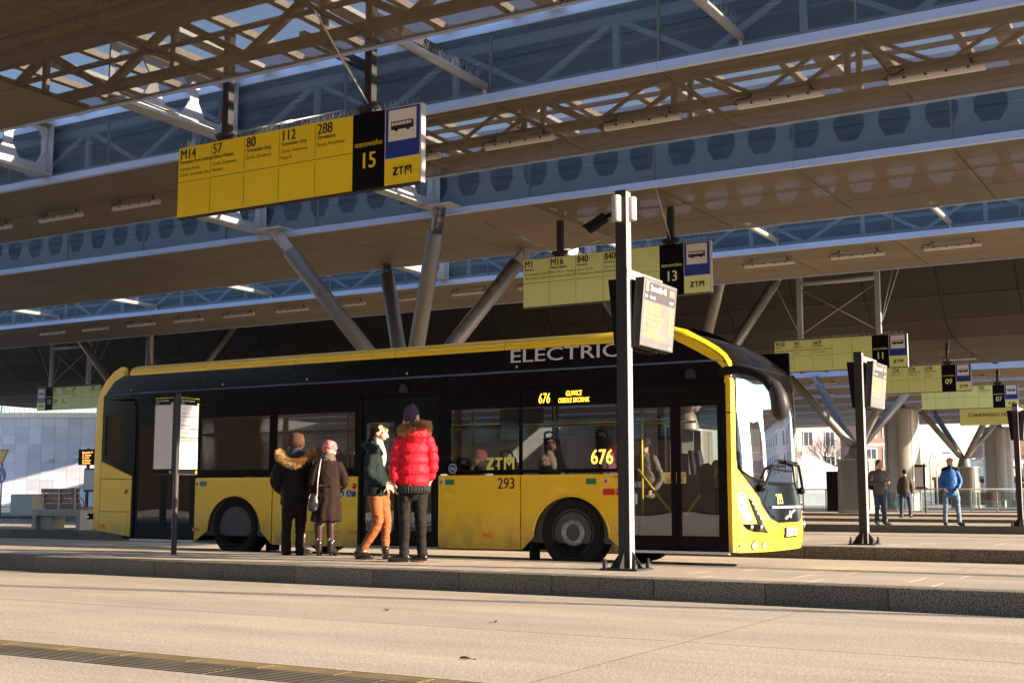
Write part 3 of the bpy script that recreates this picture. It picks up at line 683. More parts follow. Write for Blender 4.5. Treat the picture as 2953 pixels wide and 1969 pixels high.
        for x, tx in ((xa, xa - 1.2), (xa, xa - 0.2), (xb, xb + 1.0), (xb, xb + 0.35)): MB().tube([(x, y + 0.03, zt + 0.12), (tx, y + 0.03 + (1.2 if abs(tx - x) < 0.5 else -0.2), 8.6)], 0.014, 6).build('stay_rod', 'steel_grey', e)
    return e
stop_sign(12.3, -8.52, [('M14', 'Pyrzowice Port Lotniczy', 'Katowice Airport', 'Żerniki, Tarnowskie Góry'), ('57', 'Zabrze Helenka', 'Żerniki, Grzybowice,', 'Rokitnica'), ('80', 'Tarnowskie Góry', 'Żerniki, Zbrosławice'), ('112', 'Tarnowskie Góry', 'Żerniki, Grzybowice,', 'Repty Śl.'), ('288', 'Zbrosławice', 'Żerniki, Przezchlebie')], '15', 'sign_yellow', 'large golden yellow hanging sign for stop 15, nearest the camera')
stop_sign(22.0, -8.55, [('M1', 'Katowice', 'Linia ekspresowa przez DTŚ', 'Zabrze, Ruda Śl., Chorzów'), ('M16', 'Piekary Śląskie', 'M16 → M116 → Pyrzowice', 'Zabrze, Bytom, Piekary Śl.'), ('840', 'Katowice', 'Zabrze, Ruda Śl.,', 'Świętochłowice, Chorzów'), ('840', 'Katowice', 'Zabrze, Ruda Śl.,', 'Świętochłowice, Chorzów')], '13', 'sign_lime', 'lime yellow hanging sign for stop 13, above the bus and partly behind the dark pole')
stop_sign(38.0, -8.58, [('M18', 'Tychy', 'Śródmieście, Politechnika,', 'Trynek, Mikołów'), ('41', 'Mikołów', 'Śródmieście, Politechnika,', 'Trynek'), ('669', 'Ruda Śląska', 'Śródmieście, Politechnika,', 'Trynek, Halemba')], '11', 'sign_lime', 'pale lime hanging sign for stop 11, right of the bus front', hang='frame')
stop_sign(48.0, -8.58, [None, ('6', 'Gliwice', 'Politechnika'), ('156', 'Gliwice Rtęć', 'Śródmieście'), ('676', 'Osiedle Sikornik', 'Śródmieście'), ('678', 'Gliwice Europa', 'Centralna', 'Śródmieście')], '09', 'sign_lime', 'smaller hanging sign for stop 09, behind and below the sign for stop 11')
stop_sign(58.0, -8.45, [None, None, None, None, ('702', 'Osiedle Kopernika', 'Wilcze Gardło')], '07', 'sign_lime', 'small hanging sign for stop 07 near the right edge')
stop_sign(38.0, -43.27, [('32', 'Ostropa', 'Śródmieście, Ostropa', 'Wójtowa Wieś'), ('71', 'Kędzierzyn-Koźle', 'Śródmieście, Pławniowice'), ('197', 'Bojków', 'Os. Gwardii', 'Śródmieście'), None, ('702', 'Os. Kopernika', 'Łabędy')], '12', 'sign_lime', 'small mirrored hanging sign for stop 12 at far left beside the bus rear', mirror=True, hang='frame', cells2=[('32N', 'Ostropa', 'Śródmieście'), ('6', 'Wilcze Gardło')])
e = empty('exit_stop_sign', (-11, 68, 4.55), 'farthest lime sign reading stanowisko do wysiadania at the right edge', 'sign')
MB().box(-12.8, -8.7, 68.0, 68.08, 4.55, 5.5).build('board', 'sign_lime', e)
t = MB(); put_text(t, 'STANOWISKO DO WYSIADANIA', (-12.4, 67.994, 4.98), XD, ZD, 0.26, 0, bold=0.02, wid=0.92); t.build('lettering', 'ink', e)
for x in (-12.0, -9.5): MB().box(x - 0.05, x + 0.05, 68.0, 68.1, 5.5, 6.45).build('hanger_post', 'anthracite', e)

# ================================================================== DISPLAY POLES
def screen(e, x, y0, y1, z0, z1, stop, rows, tilt=0.07, brand=True):
    # two sided departure screen reaching away from the pole in +Y; face towards +X
    xt, xb = x + tilt * 0.5, x - tilt * 0.5
    b = MB(); b.add([(xb - 0.10, y0, z0 - 0.01), (xb, y0, z0), (xb, y1, z0), (xb - 0.10, y1, z0 - 0.01), (xt - 0.10, y0, z1), (xt, y0, z1), (xt, y1, z1), (xt - 0.10, y1, z1)],
                    [(0, 3, 2, 1), (4, 5, 6, 7), (0, 1, 5, 4), (1, 2, 6, 5), (2, 3, 7, 6), (3, 0, 4, 7)])
    cs = b.build('screen_casing', 'anthracite', e)
    x2 = x - 0.36; b = MB(); b.add([(x2 + tilt * .5, y0, z0 - 0.01), (x2 + .1 + tilt * .5, y0, z0), (x2 + .1 + tilt * .5, y1, z0), (x2 + tilt * .5, y1, z0 - 0.01), (x2 - tilt * .5, y0, z1), (x2 + .1 - tilt * .5, y0, z1), (x2 + .1 - tilt * .5, y1, z1), (x2 - tilt * .5, y1, z1)],
                    [(0, 3, 2, 1), (4, 5, 6, 7), (0, 1, 5, 4), (1, 2, 6, 5), (2, 3, 7, 6), (3, 0, 4, 7)]); b.build('rear_screen_casing', 'black', e)
    MB().box(x2 + 0.06, x - 0.08, y0 + 0.05, y1 - 0.05, z0 + 0.05, z1 - 0.05).build('core', 'black', e)
    MB().box(x - 0.24, x - 0.12, y0 - 0.1, y1 - 0.05, z1 - 0.01, z1 + 0.09).build('carrier_bar', 'anthracite_light', e)
    W = y1 - y0; H = z1 - z0; u = Vector((0, 1, 0)); v = (Vector((xt, 0, z1)) - Vector((xb, 0, z0))) / H; n = u.cross(v).normalized()
    O = Vector((xb, y0, z0)) + n * 0.003
    def rect(mb, a, b_, c, d, k=0.0): put_poly(mb, [(a * W, b_ * H), (c * W, b_ * H), (c * W, d * H), (a * W, d * H)], O + n * k, u, v)
    m = MB(); rect(m, 0.01, 0.01, 0.99, 0.12); rect(m, 0.0, 0.12, 0.045, 0.99); rect(m, 0.955, 0.12, 0.99, 0.99); rect(m, 0.045, 0.95, 0.955, 0.99); m.build('bezel', 'bezel_grey', cs)
    m = MB(); rect(m, 0.045, 0.68, 0.955, 0.95); m.build('header', 'screen_head', cs)
    m = MB(); rect(m, 0.045, 0.12, 0.955, 0.68); m.build('screen', 'screen_face', cs)
    m = MB(); rect(m, 0.77, 0.82, 0.93, 0.93, 0.002); m.build('clock_field', 'screen_face', cs)
    t = MB(); put_text(t, 'Stanowisko ' + stop, O + u * 0.2 * W + v * 0.83 * H + n * 0.004, u, v, 0.135 * H, 0, bold=0.01, wid=0.72)
    for s, a in (('linia', 0.06), ('kierunek', 0.2), ('odjazd', 0.78)): put_text(t, s, O + u * a * W + v * 0.715 * H + n * 0.004, u, v, 0.075 * H, 0, bold=0.01, wid=0.72)
    if brand: rect(t, 0.85, 0.045, 0.94, 0.06, 0.004)
    t.build('header_lettering', 'white_ink', cs)
    for i, (a, b_, c) in enumerate(rows):
        t = MB(); zz = (0.595 - i * 0.088) * H
        put_text(t, a, O + u * 0.06 * W + v * zz + n * 0.004, u, v, 0.088 * H, 0, bold=0.006, wid=0.7); put_text(t, b_, O + u * 0.2 * W + v * zz + n * 0.004, u, v, 0.088 * H, 0, bold=0.006, wid=0.74)
        put_text(t, c, O + u * 0.94 * W + v * zz + n * 0.004, u, v, 0.088 * H, 0, bold=0.006, align='RIGHT', wid=0.7); t.build('departure_line', 'amber', cs)
    t = MB(); put_text(t, '14:14', O + u * 0.785 * W + v * 0.85 * H + n * 0.006, u, v, 0.08 * H, 0, bold=0.01, wid=0.62)
    t.build('clock_lettering', 'amber', cs)
    sh = [(0, 0), (0.035, 0.015), (0.05, 0.05), (0.05, 0.11), (-0.05, 0.11), (-0.05, 0.05), (-0.035, 0.015)]
    m = MB(); put_poly(m, [(a * H * 1.0, b_ * H * 1.25) for a, b_ in sh], O + u * 0.11 * W + v * 0.805 * H + n * 0.004, u, v); s_ = m.build('city_shield', 'white_ink', cs)
    m = MB(); put_poly(m, [(-0.046 * H, 0.05 * H), (0, 0.03 * H), (0, 0.13 * H), (-0.046 * H, 0.13 * H)], O + u * 0.11 * W + v * 0.805 * H + n * 0.006, u, v); m.build('shield_field', 'shield_yellow', cs)
    m = MB(); put_poly(m, [(0.022 * H, 0.03 * H), (0.046 * H, 0.05 * H), (0.046 * H, 0.13 * H), (0.022 * H, 0.13 * H)], O + u * 0.11 * W + v * 0.805 * H + n * 0.006, u, v); m.build('shield_field', 'red_paint', cs)
mat('bezel_grey', (0.14, 0.135, 0.14), 0.45)
mat('screen_head', (0.075, 0.064, 0.072), 0.5, spec=0.3)
mat('screen_face', (0.185, 0.155, 0.16), 0.5, spec=0.3)
ROWS = [('114', 'Siedliska Cargo', '14:33'), ('57', 'Helenka ELZAB', '25min'), ('80', '  Tarnowskie Góry |', '72min'), ('57', 'Miechowice Pętla', '85min'), ('114', 'ice Airport)', '89min'), ('ny na liniach kursujących w rejo', '', '')]
def display_pole(x, y, ztop, zs, stop, label, extras=False, rows=ROWS, w=0.125, y0=None):
    z0 = 0.19; e = empty('display_pole', (x, y, z0), label, 'display pole', 'departure display poles')
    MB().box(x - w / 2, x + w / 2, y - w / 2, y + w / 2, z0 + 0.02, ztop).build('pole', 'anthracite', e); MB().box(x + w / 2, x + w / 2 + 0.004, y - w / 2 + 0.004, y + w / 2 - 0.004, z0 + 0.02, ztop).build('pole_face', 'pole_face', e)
    MB().box(x - w / 2 - 0.004, x + w / 2 + 0.004, y - w / 2 - 0.004, y + w / 2 + 0.004, ztop, ztop + 0.012).build('pole_cap', 'black', e)
    MB().box(x - 0.21, x + 0.21, y - 0.21, y + 0.21, z0 + 0.001, z0 + 0.02).build('base_plate', 'anthracite', e)
    for dx, dy in ((1, 0), (-1, 0), (0, 1), (0, -1)):
        poly = [(w / 2, 0.02), (0.19, 0.02), (w / 2, 0.2)]
        b = MB()
        vs = []
        for s in (-0.006, 0.006):
            for (r_, z) in poly: vs.append((x + dx * r_ + (s if dy else 0), y + dy * r_ + (s if dx else 0), z0 + z))
        b.add(vs, [(0, 1, 2), (5, 4, 3), (0, 3, 4, 1), (1, 4, 5, 2), (2, 5, 3, 0)]); b.build('gusset', 'anthracite', e)
    for dx, dy in ((1, 1), (-1, 1), (1, -1), (-1, -1)):
        MB().lathe([(0.03, z0 + 0.02), (0.03, z0 + 0.07), (0.017, z0 + 0.075), (0.017, z0 + 0.115), (0, z0 + 0.12)], (x + dx * 0.17, y + dy * 0.17, 0), 'z', 8).build('anchor_bolt', 'anthracite', e)
    ys = y + 0.04 if y0 is None else y0
    screen(e, x + 0.19, ys, ys + 0.9, zs, zs + 0.735, stop, rows)
    if extras:
        b = MB()
        for k in range(2):
            xx = x + (-0.01 if k == 0 else 0.1); yy = y + (-0.10 if k == 0 else 0.06); hh = 0.29 if k == 0 else 0.26
            MB().lathe([(0, ztop - 0.05 - hh), (0.045, ztop - 0.05 - hh), (0.052, ztop - 0.04 - hh), (0.052, ztop - 0.06), (0.045, ztop - 0.05), (0, ztop - 0.05)], (xx - 0.02, yy, 0), 'z', 16).build('antenna', 'white_steel', e)
        c = MB(); p = Vector((x - 0.16, y - 0.10, ztop - 0.27)); d = Vector((-0.85, -0.1, -0.5)).normalized()
        c.bar(p, p + d * 0.24, 0.10, 0.09); c.bar(p + d * 0.20 + Vector((0, 0, 0.05)), p + d * 0.29 + Vector((0, 0, 0.05)), 0.11, 0.012); c = c.build('camera', 'black', e)
        MB().tube([p, p + Vector((0.08, 0.02, 0.03)), (x - 0.05, y - 0.02, ztop - 0.22)], 0.025, 8).build('camera_arm', 'black', e)
    return e
display_pole(-5.69, 12.08, 4.235, 2.56, '15', 'tall dark display pole for stop 15 standing in front of the bus', True)
display_pole(-5.31, 20.09, 3.24, 2.37, '13', 'dark display pole for stop 13 to the right of the bus front', rows=ROWS[:5])
display_pole(-4.98, 33.6, 3.24, 2.35, '11', 'display pole cut by the right edge of the picture', rows=ROWS[:5], y0=33.6)
e = empty('wall_display', (-43.9, 38, 0.19), 'small departure screen on a post beside the bus rear at far left', 'display')
MB().box(-44.0, -43.9, 38.05, 38.15, 0.19, 3.0).build('post', 'anthracite', e)
MB().box(-44.35, -43.35, 37.9, 38.05, 2.27, 2.95).build('casing', 'black', e)
for i, s in enumerate(('Stanowisko 12', '32  Ostropa', '71  Koźle', '197 Bojków', '702 Łabędy')):
    t = MB(); put_text(t, s, (-44.1, 37.89, 2.78 - i * 0.115), XD, ZD, 0.11, 0, bold=0.015); t.build('departure_line', 'amber', e)
MB().box(-43.95, -43.2, 37.9, 37.95, 1.1, 2.12).build('poster_frame', 'anthracite', e); MB().box(-43.9, -43.25, 37.885, 37.898, 1.2, 2.05).build('poster', 'paper_grey', e)

# ================================================================== TIMETABLE STANDS
def timetable(x, y, label, w=0.36, z0=0.19, zb=1.235, zt=2.27, detail=True):
    e = empty('timetable_stand', (x, y, z0), label, 'timetable', 'timetable stands')
    MB().lathe([(0.037, z0), (0.037, zt + 0.045), (0.03, zt + 0.055), (0, zt + 0.055)], (x, y, 0), 'z', 20).build('pole', 'anthracite', e)
    MB().box(x - 0.04, x + 0.034, y - 0.045, y - 0.012, zb, zt).build('corner_profile', 'anthracite', e)
    def board(face):
        if face == 'y': O = Vector((x - 0.04 - w, y - 0.04, zb)); u = Vector((1, 0, 0)); n = Vector((0, -1, 0))
        else: O = Vector((x + 0.038, y - 0.012, zb)); u = Vector((0, 1, 0)); n = Vector((1, 0, 0))
        v = Vector((0, 0, 1)); H = zt - zb
        def slab(name, a, b_, c, d, t0, t1, m, par):
            vs = [O + u * p * w + v * q * H + n * t for t in (t0, t1) for p, q in ((a, b_), (c, b_), (c, d), (a, d))]
            return MB().add(vs, [(3, 2, 1, 0), (4, 5, 6, 7), (0, 1, 5, 4), (1, 2, 6, 5), (2, 3, 7, 6), (3, 0, 4, 7)]).build(name, m, par)
        f = slab('frame', 0, 0, 1, 1, -0.03, 0.0, 'anthracite', e)
        slab('paper', 0.05, 0.075, 0.96, 0.90, 0.0005, 0.003, 'paper' if face == 'x' else 'paper_grey', f)  # shade on the board facing -Y is put into its greyer paper
        slab('header_strip', 0.03, 0.905, 0.97, 0.985, 0.0005, 0.004, 'sign_black', f); slab('footer_strip', 0.03, 0.015, 0.97, 0.072, 0.0005, 0.004, 'sign_black', f)
        t = MB()
        for a, b_, c, d in ((0.03, 0.985, 0.97, 0.992), (0.88, 0.905, 0.97, 0.93), (0.88, 0.02, 0.95, 0.05)): put_poly(t, [(a * w, b_ * H), (c * w, b_ * H), (c * w, d * H), (a * w, d * H)], O + n * 0.0055, u, v)
        t.build('yellow_mark', 'sign_yellow', f)
        if detail:
            t = MB(); put_text(t, 'Centrum Przesiadkowe', O + u * 0.06 * w + v * 0.945 * H + n * 0.0055, u, v, 0.032, 0, bold=0.01, wid=0.8); put_text(t, 'Gliwice', O + u * 0.06 * w + v * 0.915 * H + n * 0.0055, u, v, 0.025)
            t.build('header_lettering', 'white_ink', f)
            if face == 'x':
                t = MB()
                def rl(a, b_, c, d): put_poly(t, [(a * w, b_ * H), (c * w, b_ * H), (c * w, d * H), (a * w, d * H)], O + n * 0.0045, u, v)
                for z in (0.745, 0.59, 0.475, 0.365, 0.245): rl(0.05, z, 0.96, z + 0.006)
                for k, z in enumerate((0.78, 0.62, 0.53, 0.42, 0.31)): rl(0.1, z + 0.005, 0.5 + 0.06 * (k % 2), z + 0.011)
                for i in range(26):
                    z = 0.28 + random.random() * 0.6; a = random.choice((0.1, 0.55)); rl(a, z, a + random.uniform(0.1, 0.3), z + 0.002)
                t.build('timetable_print', 'ink', f)
        return f
    board('y'); board('x')
    return e
timetable(-12.27, 12.11, 'grey timetable stand with a bright paper face, in front of the rear bus door')
timetable(-12.05, 55.7, 'distant timetable stand right of the man seen from behind', detail=False)
timetable(-14.1, 54.0, 'distant timetable stand behind the man holding a phone', zb=1.3, zt=2.6, w=0.42, detail=False)

# ================================================================== BENCHES, BIN, LEFT SIDE STREET FURNITURE
mat('wood_brown', (0.24, 0.07, 0.032), 0.45, var=0.25, scale=6, stretch=(0.5, 6, 6), objvar=0.12, coords='obj')
mat('bench_concrete', (0.42, 0.40, 0.375), 0.8, var=0.1, scale=3, bump=0.2)
def bench(x0, x1, y, label, z0=0.19, back=True, straps=3):
    e = empty('bench', ((x0 + x1) / 2, y, z0), label, 'bench', 'concrete benches with brown slatted backs')
    h = 0.45; d = 0.56
    b = MB(); b.box(x0, x1, y, y + d, z0 + h - 0.14, z0 + h); b.box(x0, x0 + 0.13, y, y + d, z0, z0 + h - 0.139); b.box(x1 - 0.13, x1, y, y + d, z0, z0 + h - 0.139)
    b.box(x0 + 0.13, x0 + 0.55, y + 0.1, y + d - 0.1, z0, z0 + h - 0.16)
    b.build('concrete_base', 'bench_concrete', e)
    L = x1 - x0 - 0.35; xa = x0 + 0.2
    # back slats, near side of the bench (people face away from the camera)
    for i in range(4):
        zz = z0 + h + 0.03 + i * 0.115; yy = y + 0.09 - 0.03 * (i / 3) + (0.03 if i == 0 else 0)
        MB().bbox(xa, xa + L, yy, yy + 0.035, zz, zz + 0.098, 0.006).build('back_slat', 'wood_brown', e)
    for i in range(4):
        MB().bbox(xa + 0.02, xa + L, y + 0.17 + i * 0.105, y + 0.26 + i * 0.105, z0 + h + 0.015, z0 + h + 0.055, 0.006).build('seat_slat', 'wood_brown', e)
    for k in range(straps):
        xx = xa + 0.09 + k * (L - 0.18) / (straps - 1)
        MB().box(xx - 0.022, xx + 0.022, y + 0.042, y + 0.056, z0 + h + 0.0, z0 + h + 0.47).build('strap', 'steel_grey', e)
    return e
bn = bench(-24.15, -22.55, 19.38, 'concrete bench with a brown slatted back seen from behind, left of the bus')
t = MB(); O = Vector((-22.548, 19.66, 0.42)); u, v = Vector((0, 1, 0)), Vector((0, 0, 1))
stroke(t, [(-0.06, 0.13), (0.06, 0.13), (0.06, 0.02), (0.0, -0.06), (-0.06, 0.02), (-0.06, 0.13)], 0.012, O, u, v); stroke(t, [(-0.02, 0.1), (-0.02, -0.02)], 0.012, O, u, v); stroke(t, [(0.02, 0.1), (0.02, 0.0)], 0.012, O, u, v)
t.build('city_emblem', 'paper_grey', bn)
bench(-15.5, -13.0, 82.0, 'far brown bench right of the man in the blue jacket, nearest of the pair')
bench(-12.9, -10.6, 84.0, 'far brown bench at the right edge, behind the display pole')
MB().bbox(-43.2, -41.9, 33.6, 34.9, 0.19, 1.0, 0.03).build('concrete_bin', 'bench_concrete', label='square concrete planter bin in front of the parked bicycle at far left', cat='bin')
# bicycle behind the bin
bi = empty('bicycle', (-42.8, 36.2, 0.19), 'dark bicycle parked behind the concrete bin at far left', 'bicycle')
for cxx in (-43.4, -42.25):
    w = MB()
    for k in range(24):
        a = 2 * math.pi * k / 24; a2 = 2 * math.pi * (k + 1) / 24
        w.tube([(cxx + .34 * math.cos(a), 36.2, .53 + .34 * math.sin(a)), (cxx + .34 * math.cos(a2), 36.2, .53 + .34 * math.sin(a2))], 0.018, 5, caps=False)
    for k in range(8):
        a = math.pi * k / 8; w.tube([(cxx + .33 * math.cos(a), 36.2, .53 + .33 * math.sin(a)), (cxx - .33 * math.cos(a), 36.2, .53 - .33 * math.sin(a))], 0.003, 4)
    w.build('wheel', 'black', bi)
f = MB()
for a, b in (((-43.4, .53), (-43.05, 1.0)), ((-43.4, .53), (-42.85, .55)), ((-42.85, .55), (-43.05, 1.05)), ((-42.85, .55), (-42.42, 1.05)), ((-43.05, 1.0), (-42.42, 1.05)), ((-42.25, .53), (-42.45, 1.2))): f.tube([(a[0], 36.2, a[1]), (b[0], 36.2, b[1])], 0.02, 6)
f.build('frame', 'anthracite', bi); MB().ell((-43.08, 36.2, 1.1), (0.13, 0.07, 0.035)).build('saddle', 'black', bi)
MB().tube([(-42.45, 35.95, 1.25), (-42.45, 36.2, 1.22), (-42.45, 36.45, 1.25)], 0.018, 6).build('handlebar', 'black', bi)
# traffic signs, far left
ts = empty('traffic_sign_post', (-47.0, 36, 0.0), 'yield triangle above a blue turn left disc, cut by the left edge', 'traffic sign')
MB().tube([(-47.0, 36.04, 0), (-47.0, 36.04, 2.9)], 0.035, 10).build('post', 'steel_grey', ts)
mat('sign_orange', (0.85, 0.42, 0.03), 0.4); mat('disc_blue', (0.015, 0.05, 0.30), 0.35)
MB().prism([(-47.46, 2.95), (-46.54, 2.95), (-47.0, 2.2)], 35.985, 36.0, 'xz').build('triangle_border', 'red_paint', ts)
MB().prism([(-47.33, 2.875), (-46.67, 2.875), (-47.0, 2.34)], 35.975, 35.984, 'xz').build('triangle_field', 'sign_orange', ts)
MB().prism(circ(-47.0, 1.82, 0.33, 28), 35.985, 36.0, 'xz').build('disc', 'disc_blue', ts)
t = MB(); stroke(t, [(0.1, -0.2), (0.1, 0.04), (0.04, 0.08), (-0.06, 0.08)], 0.09, (-47.0, 35.982, 1.82), XD, ZD); put_poly(t, [(-0.22, 0.08), (-0.06, -0.04), (-0.06, 0.2)], (-47.0, 35.982, 1.82), XD, ZD); t.build('arrow', 'white_ink', ts)

# ================================================================== RETAINING WALL (far left)
fw2 = Vector((-math.sin(R(30.4)), math.cos(R(30.4)), 0)); rt2 = Vector((math.cos(R(30.4)), math.sin(R(30.4)), 0))
wo = fw2 * 100                                # plane facing the camera, about 100 m off
mat('wall_tile', (0.46, 0.48, 0.56), 0.75, var=0.08, scale=0.6, objvar=0.13)
mat('wall_back', (0.36, 0.37, 0.42), 0.85)
mat('coping', (0.66, 0.62, 0.56), 0.7)
wl_ = empty('retaining_wall', wo + rt2 * -40, 'tall grey tiled retaining wall with a railing on top, left of the bus', 'wall')
def wbox(a0, a1, d0, d1, z0, z1):
    b = MB(); vs = []
    for z in (z0, z1):
        for a, d in ((a0, d0), (a1, d0), (a1, d1), (a0, d1)):
            p = wo + rt2 * a + fw2 * d; vs.append((p.x, p.y, z))
    return b.add(vs, [(0, 3, 2, 1), (4, 5, 6, 7), (0, 1, 5, 4), (1, 2, 6, 5), (2, 3, 7, 6), (3, 0, 4, 7)])
wbox(-60, 12, 0.05, 1.0, -0.05, 7.1).build('core', 'wall_back', wl_)
wbox(-60, 12, -0.15, 1.0, 7.1, 7.5).build('coping', 'coping', wl_)
for i in range(20):
    for j in range(10):
        a = -46 + i * 1.05; z = 0.05 + j * 0.705
        wbox(a + 0.01, a + 1.04, 0.0 + random.uniform(-.006, .006), 0.06, z + 0.008, z + 0.697).build('tile', 'wall_tile', wl_)
rl_ = MB()
for i in range(300):
    a = -58 + i * 0.2; q = wbox(a, a + 0.05, 0.2, 0.24, 7.5, 8.35); rl_.add(q.v, q.f)
rl_.build('railing_bars', 'white_steel', wl_, kind='stuff')
wbox(-60, 10, 0.18, 0.26, 8.33, 8.42).build('handrail', 'white_steel', wl_)
for i, a in enumerate((-36.7, -34.7, -32.75, -30.65)):
    p = wo + rt2 * a + fw2 * -0.25; e = empty('wall_lamp', (p.x, p.y, 3.75), 'white globe lamp on the tiled wall, %s from the left' % ORD[i], 'lamp', 'globe lamps on the retaining wall')
    MB().ell((p.x, p.y, 3.95), 0.17).build('globe', 'lamp_white', e)
    q = wbox(a - 0.12, a - 0.07, -0.2, -0.1, 3.5, 3.9); q.build('bracket', 'white_steel', e); q = wbox(a + 0.04, a + 0.09, -0.2, -0.1, 3.5, 3.9); q.build('bracket', 'white_steel', e)
p0 = wo + rt2 * -39.3 + fw2 * -6; p1 = wo + rt2 * -38.4 + fw2 * -6
MB().tube([(p0.x, p0.y, 0), (p1.x, p1.y, 8.0)], 0.07, 10).build('slanted_mast', 'white_steel', label='slanted thin white mast in front of the tiled wall', cat='mast')

# ================================================================== RIGHT BACKGROUND
mat('facade_pink', (0.52, 0.44, 0.42), 0.85, var=0.08, scale=0.3); mat('facade_white', (0.66, 0.64, 0.62), 0.85, var=0.05); mat('brick_red', (0.40, 0.19, 0.14), 0.85, var=0.12, scale=1)
mat('window_dark', (0.07, 0.08, 0.10), 0.25); mat('roof_tile', (0.24, 0.12, 0.09), 0.85)
def house(cx, cy, w, d, h, wall, label, cols, rows, rot=R(30), trim='facade_white', lintel=False):
    e = empty('house', (cx, cy, 0), label, 'building', rotz=rot)
    MB().box(-w / 2, w / 2, 0, d, 0, h).build('wall', wall, e, loc=(0, 0, 0))
    MB().prism([(-w / 2 - 0.4, h), (w / 2 + 0.4, h), (w / 2 - 1, h + 2.6), (-w / 2 + 1, h + 2.6)], -0.4, d + 0.4, 'xz').build('roof', 'roof_tile', e, loc=(0, 0, 0))
    ww = w / cols
    for i in range(cols):
        for j in range(rows):
            x = -w / 2 + ww * (i + 0.5); z = 1.0 + j * (h - 0.8) / rows
            f = MB().box(x - 0.62, x + 0.62, -0.05, 0.02, z - 0.12, z + 1.75).build('window', trim, e, loc=(0, 0, 0))
            MB().box(x - 0.48, x + 0.48, -0.075, -0.052, z, z + 1.6).build('pane', 'window_dark', f, loc=(0, 0, 0))
            MB().box(x - 0.03, x + 0.03, -0.09, -0.076, z, z + 1.6).build('mullion', trim, f, loc=(0, 0, 0))
            if lintel: MB().box(x - ww * 0.5, x + ww * 0.5, -0.04, 0.01, z + 1.9, z + 2.15).build('band', trim, e, loc=(0, 0, 0))
    return e
def az(px, depth):   # a spot at a given distance along the view, at a horizontal picture position
    return fw2 * depth + rt2 * ((px - 1176) / 2867 * depth)
p = az(1905, 150); house(p.x, p.y, 13, 10, 12.5, 'facade_pink', 'pale pink apartment house seen under the canopy right of the bus front', 5, 4)
p = az(2040, 122); house(p.x, p.y, 5.4, 8, 12, 'brick_red', 'red brick house with white window surrounds behind the big pillar', 3, 4, lintel=True)
p = az(2420, 170); house(p.x, p.y, 16, 10, 6, 'facade_white', 'low pale house at the far right horizon', 6, 2)
# ramp wall and glass barrier
mat('ramp_white', (0.68, 0.67, 0.66), 0.7); glass('barrier_glass', (0.72, 0.80, 0.84), 1.0, 0.02)
p, q = az(1840, 112), az(2010, 112)
rw = MB(); rw.add([(p.x, p.y, 0), (q.x, q.y, 0), (q.x, q.y, 1.6), (p.x, p.y, 4.6), (p.x + .3, p.y + .4, 0), (q.x + .3, q.y + .4, 0), (q.x + .3, q.y + .4, 1.6), (p.x + .3, p.y + .4, 4.6)], [(0, 1, 2, 3), (7, 6, 5, 4), (3, 2, 6, 7), (0, 3, 7, 4), (1, 5, 6, 2)])
rw = rw.build('ramp_wall', 'ramp_white', label='white sloping ramp wall behind the glass barrier right of the bus', cat='wall')
gb = empty('glass_barrier', (-16, 70, 0.1), 'long glass barrier with steel posts behind the far platforms', 'barrier')
x = -24.5; i = 0
while x < -8:
    MB().box(x - 0.03, x + 0.03, 70.0, 70.08, 0.0, 1.25).build('post', 'steel_grey', gb)
    MB().box(x + 0.06, x + 1.24, 70.03, 70.05, 0.15, 1.12).build('glass_panel', 'barrier_glass', gb)
    x += 1.3
MB().tube([(-24.6, 70.04, 1.27), (-8, 70.04, 1.27)], 0.035, 8).build('handrail', 'steel_grey', gb)
MB().box(-30, 10, 69.9, 70.3, 0.0, 0.1).build('plinth', 'concrete_slab', gb)
# ticket machine and low dark kiosks
for (px, dp, w, h, nm) in ((1915, 66, 0.5, 2.2, 'dark ticket machine with a red side left of the tall pedestal'),):
    p = az(px, dp); e = empty('ticket_machine', (p.x, p.y, 0.1), nm, 'machine')
    MB().box(p.x - w, p.x + w * 0.2, p.y, p.y + 0.6, 0.1, h).build('cabinet', 'black', e); MB().box(p.x + w * 0.2, p.x + w * 0.7, p.y, p.y + 0.6, 0.5, h).build('side_panel', 'red_paint', e)
p = az(2330, 130); e = empty('showroom', (p.x, p.y, 0), 'low dark showroom building on the far right horizon', 'building', rotz=R(30))
MB().box(-6, 14, 0, 8, 0, 2.6).build('wall', 'black', e, loc=(0, 0, 0)); MB().box(-6.2, 14.2, -0.2, 8, 2.6, 2.9).build('roof', 'anthracite', e, loc=(0, 0, 0))
for k in range(5): MB().box(-5 + k * 3.4, -2.4 + k * 3.4, -0.04, 0.02, 0.4, 2.2).build('pane', 'window_dark', e, loc=(0, 0, 0))
def street_lamp(px, dp, h, label, side=1):
    p = az(px, dp); e = empty('street_lamp', (p.x, p.y, 0), label, 'street lamp')
    MB().tube([(p.x, p.y, 0), (p.x, p.y, h - 0.6), p + rt2 * 0.15 * side + Vector((0, 0, h - 0.15)), p + rt2 * 1.3 * side + Vector((0, 0, h))], [0.08, 0.06, 0.05, 0.04], 8).build('pole', 'steel_grey', e)
    q = p + rt2 * 1.3 * side; MB().box(q.x - 0.1, q.x + 0.55, q.y - 0.1, q.y + 0.2, h - 0.05, h + 0.06).build('lamp_head', 'steel_grey', e)
street_lamp(2132, 112, 4.7, 'curved street lamp against the sky right of the big pillar'); street_lamp(2146, 125, 4.2, 'second thin street lamp just behind the curved one'); street_lamp(2213, 135, 4.9, 'distant lamp behind the small branching column')
p = az(2300, 100); e = empty('flag_sign', (p.x, p.y, 0), 'narrow blue and white stop flag near the right edge', 'sign')
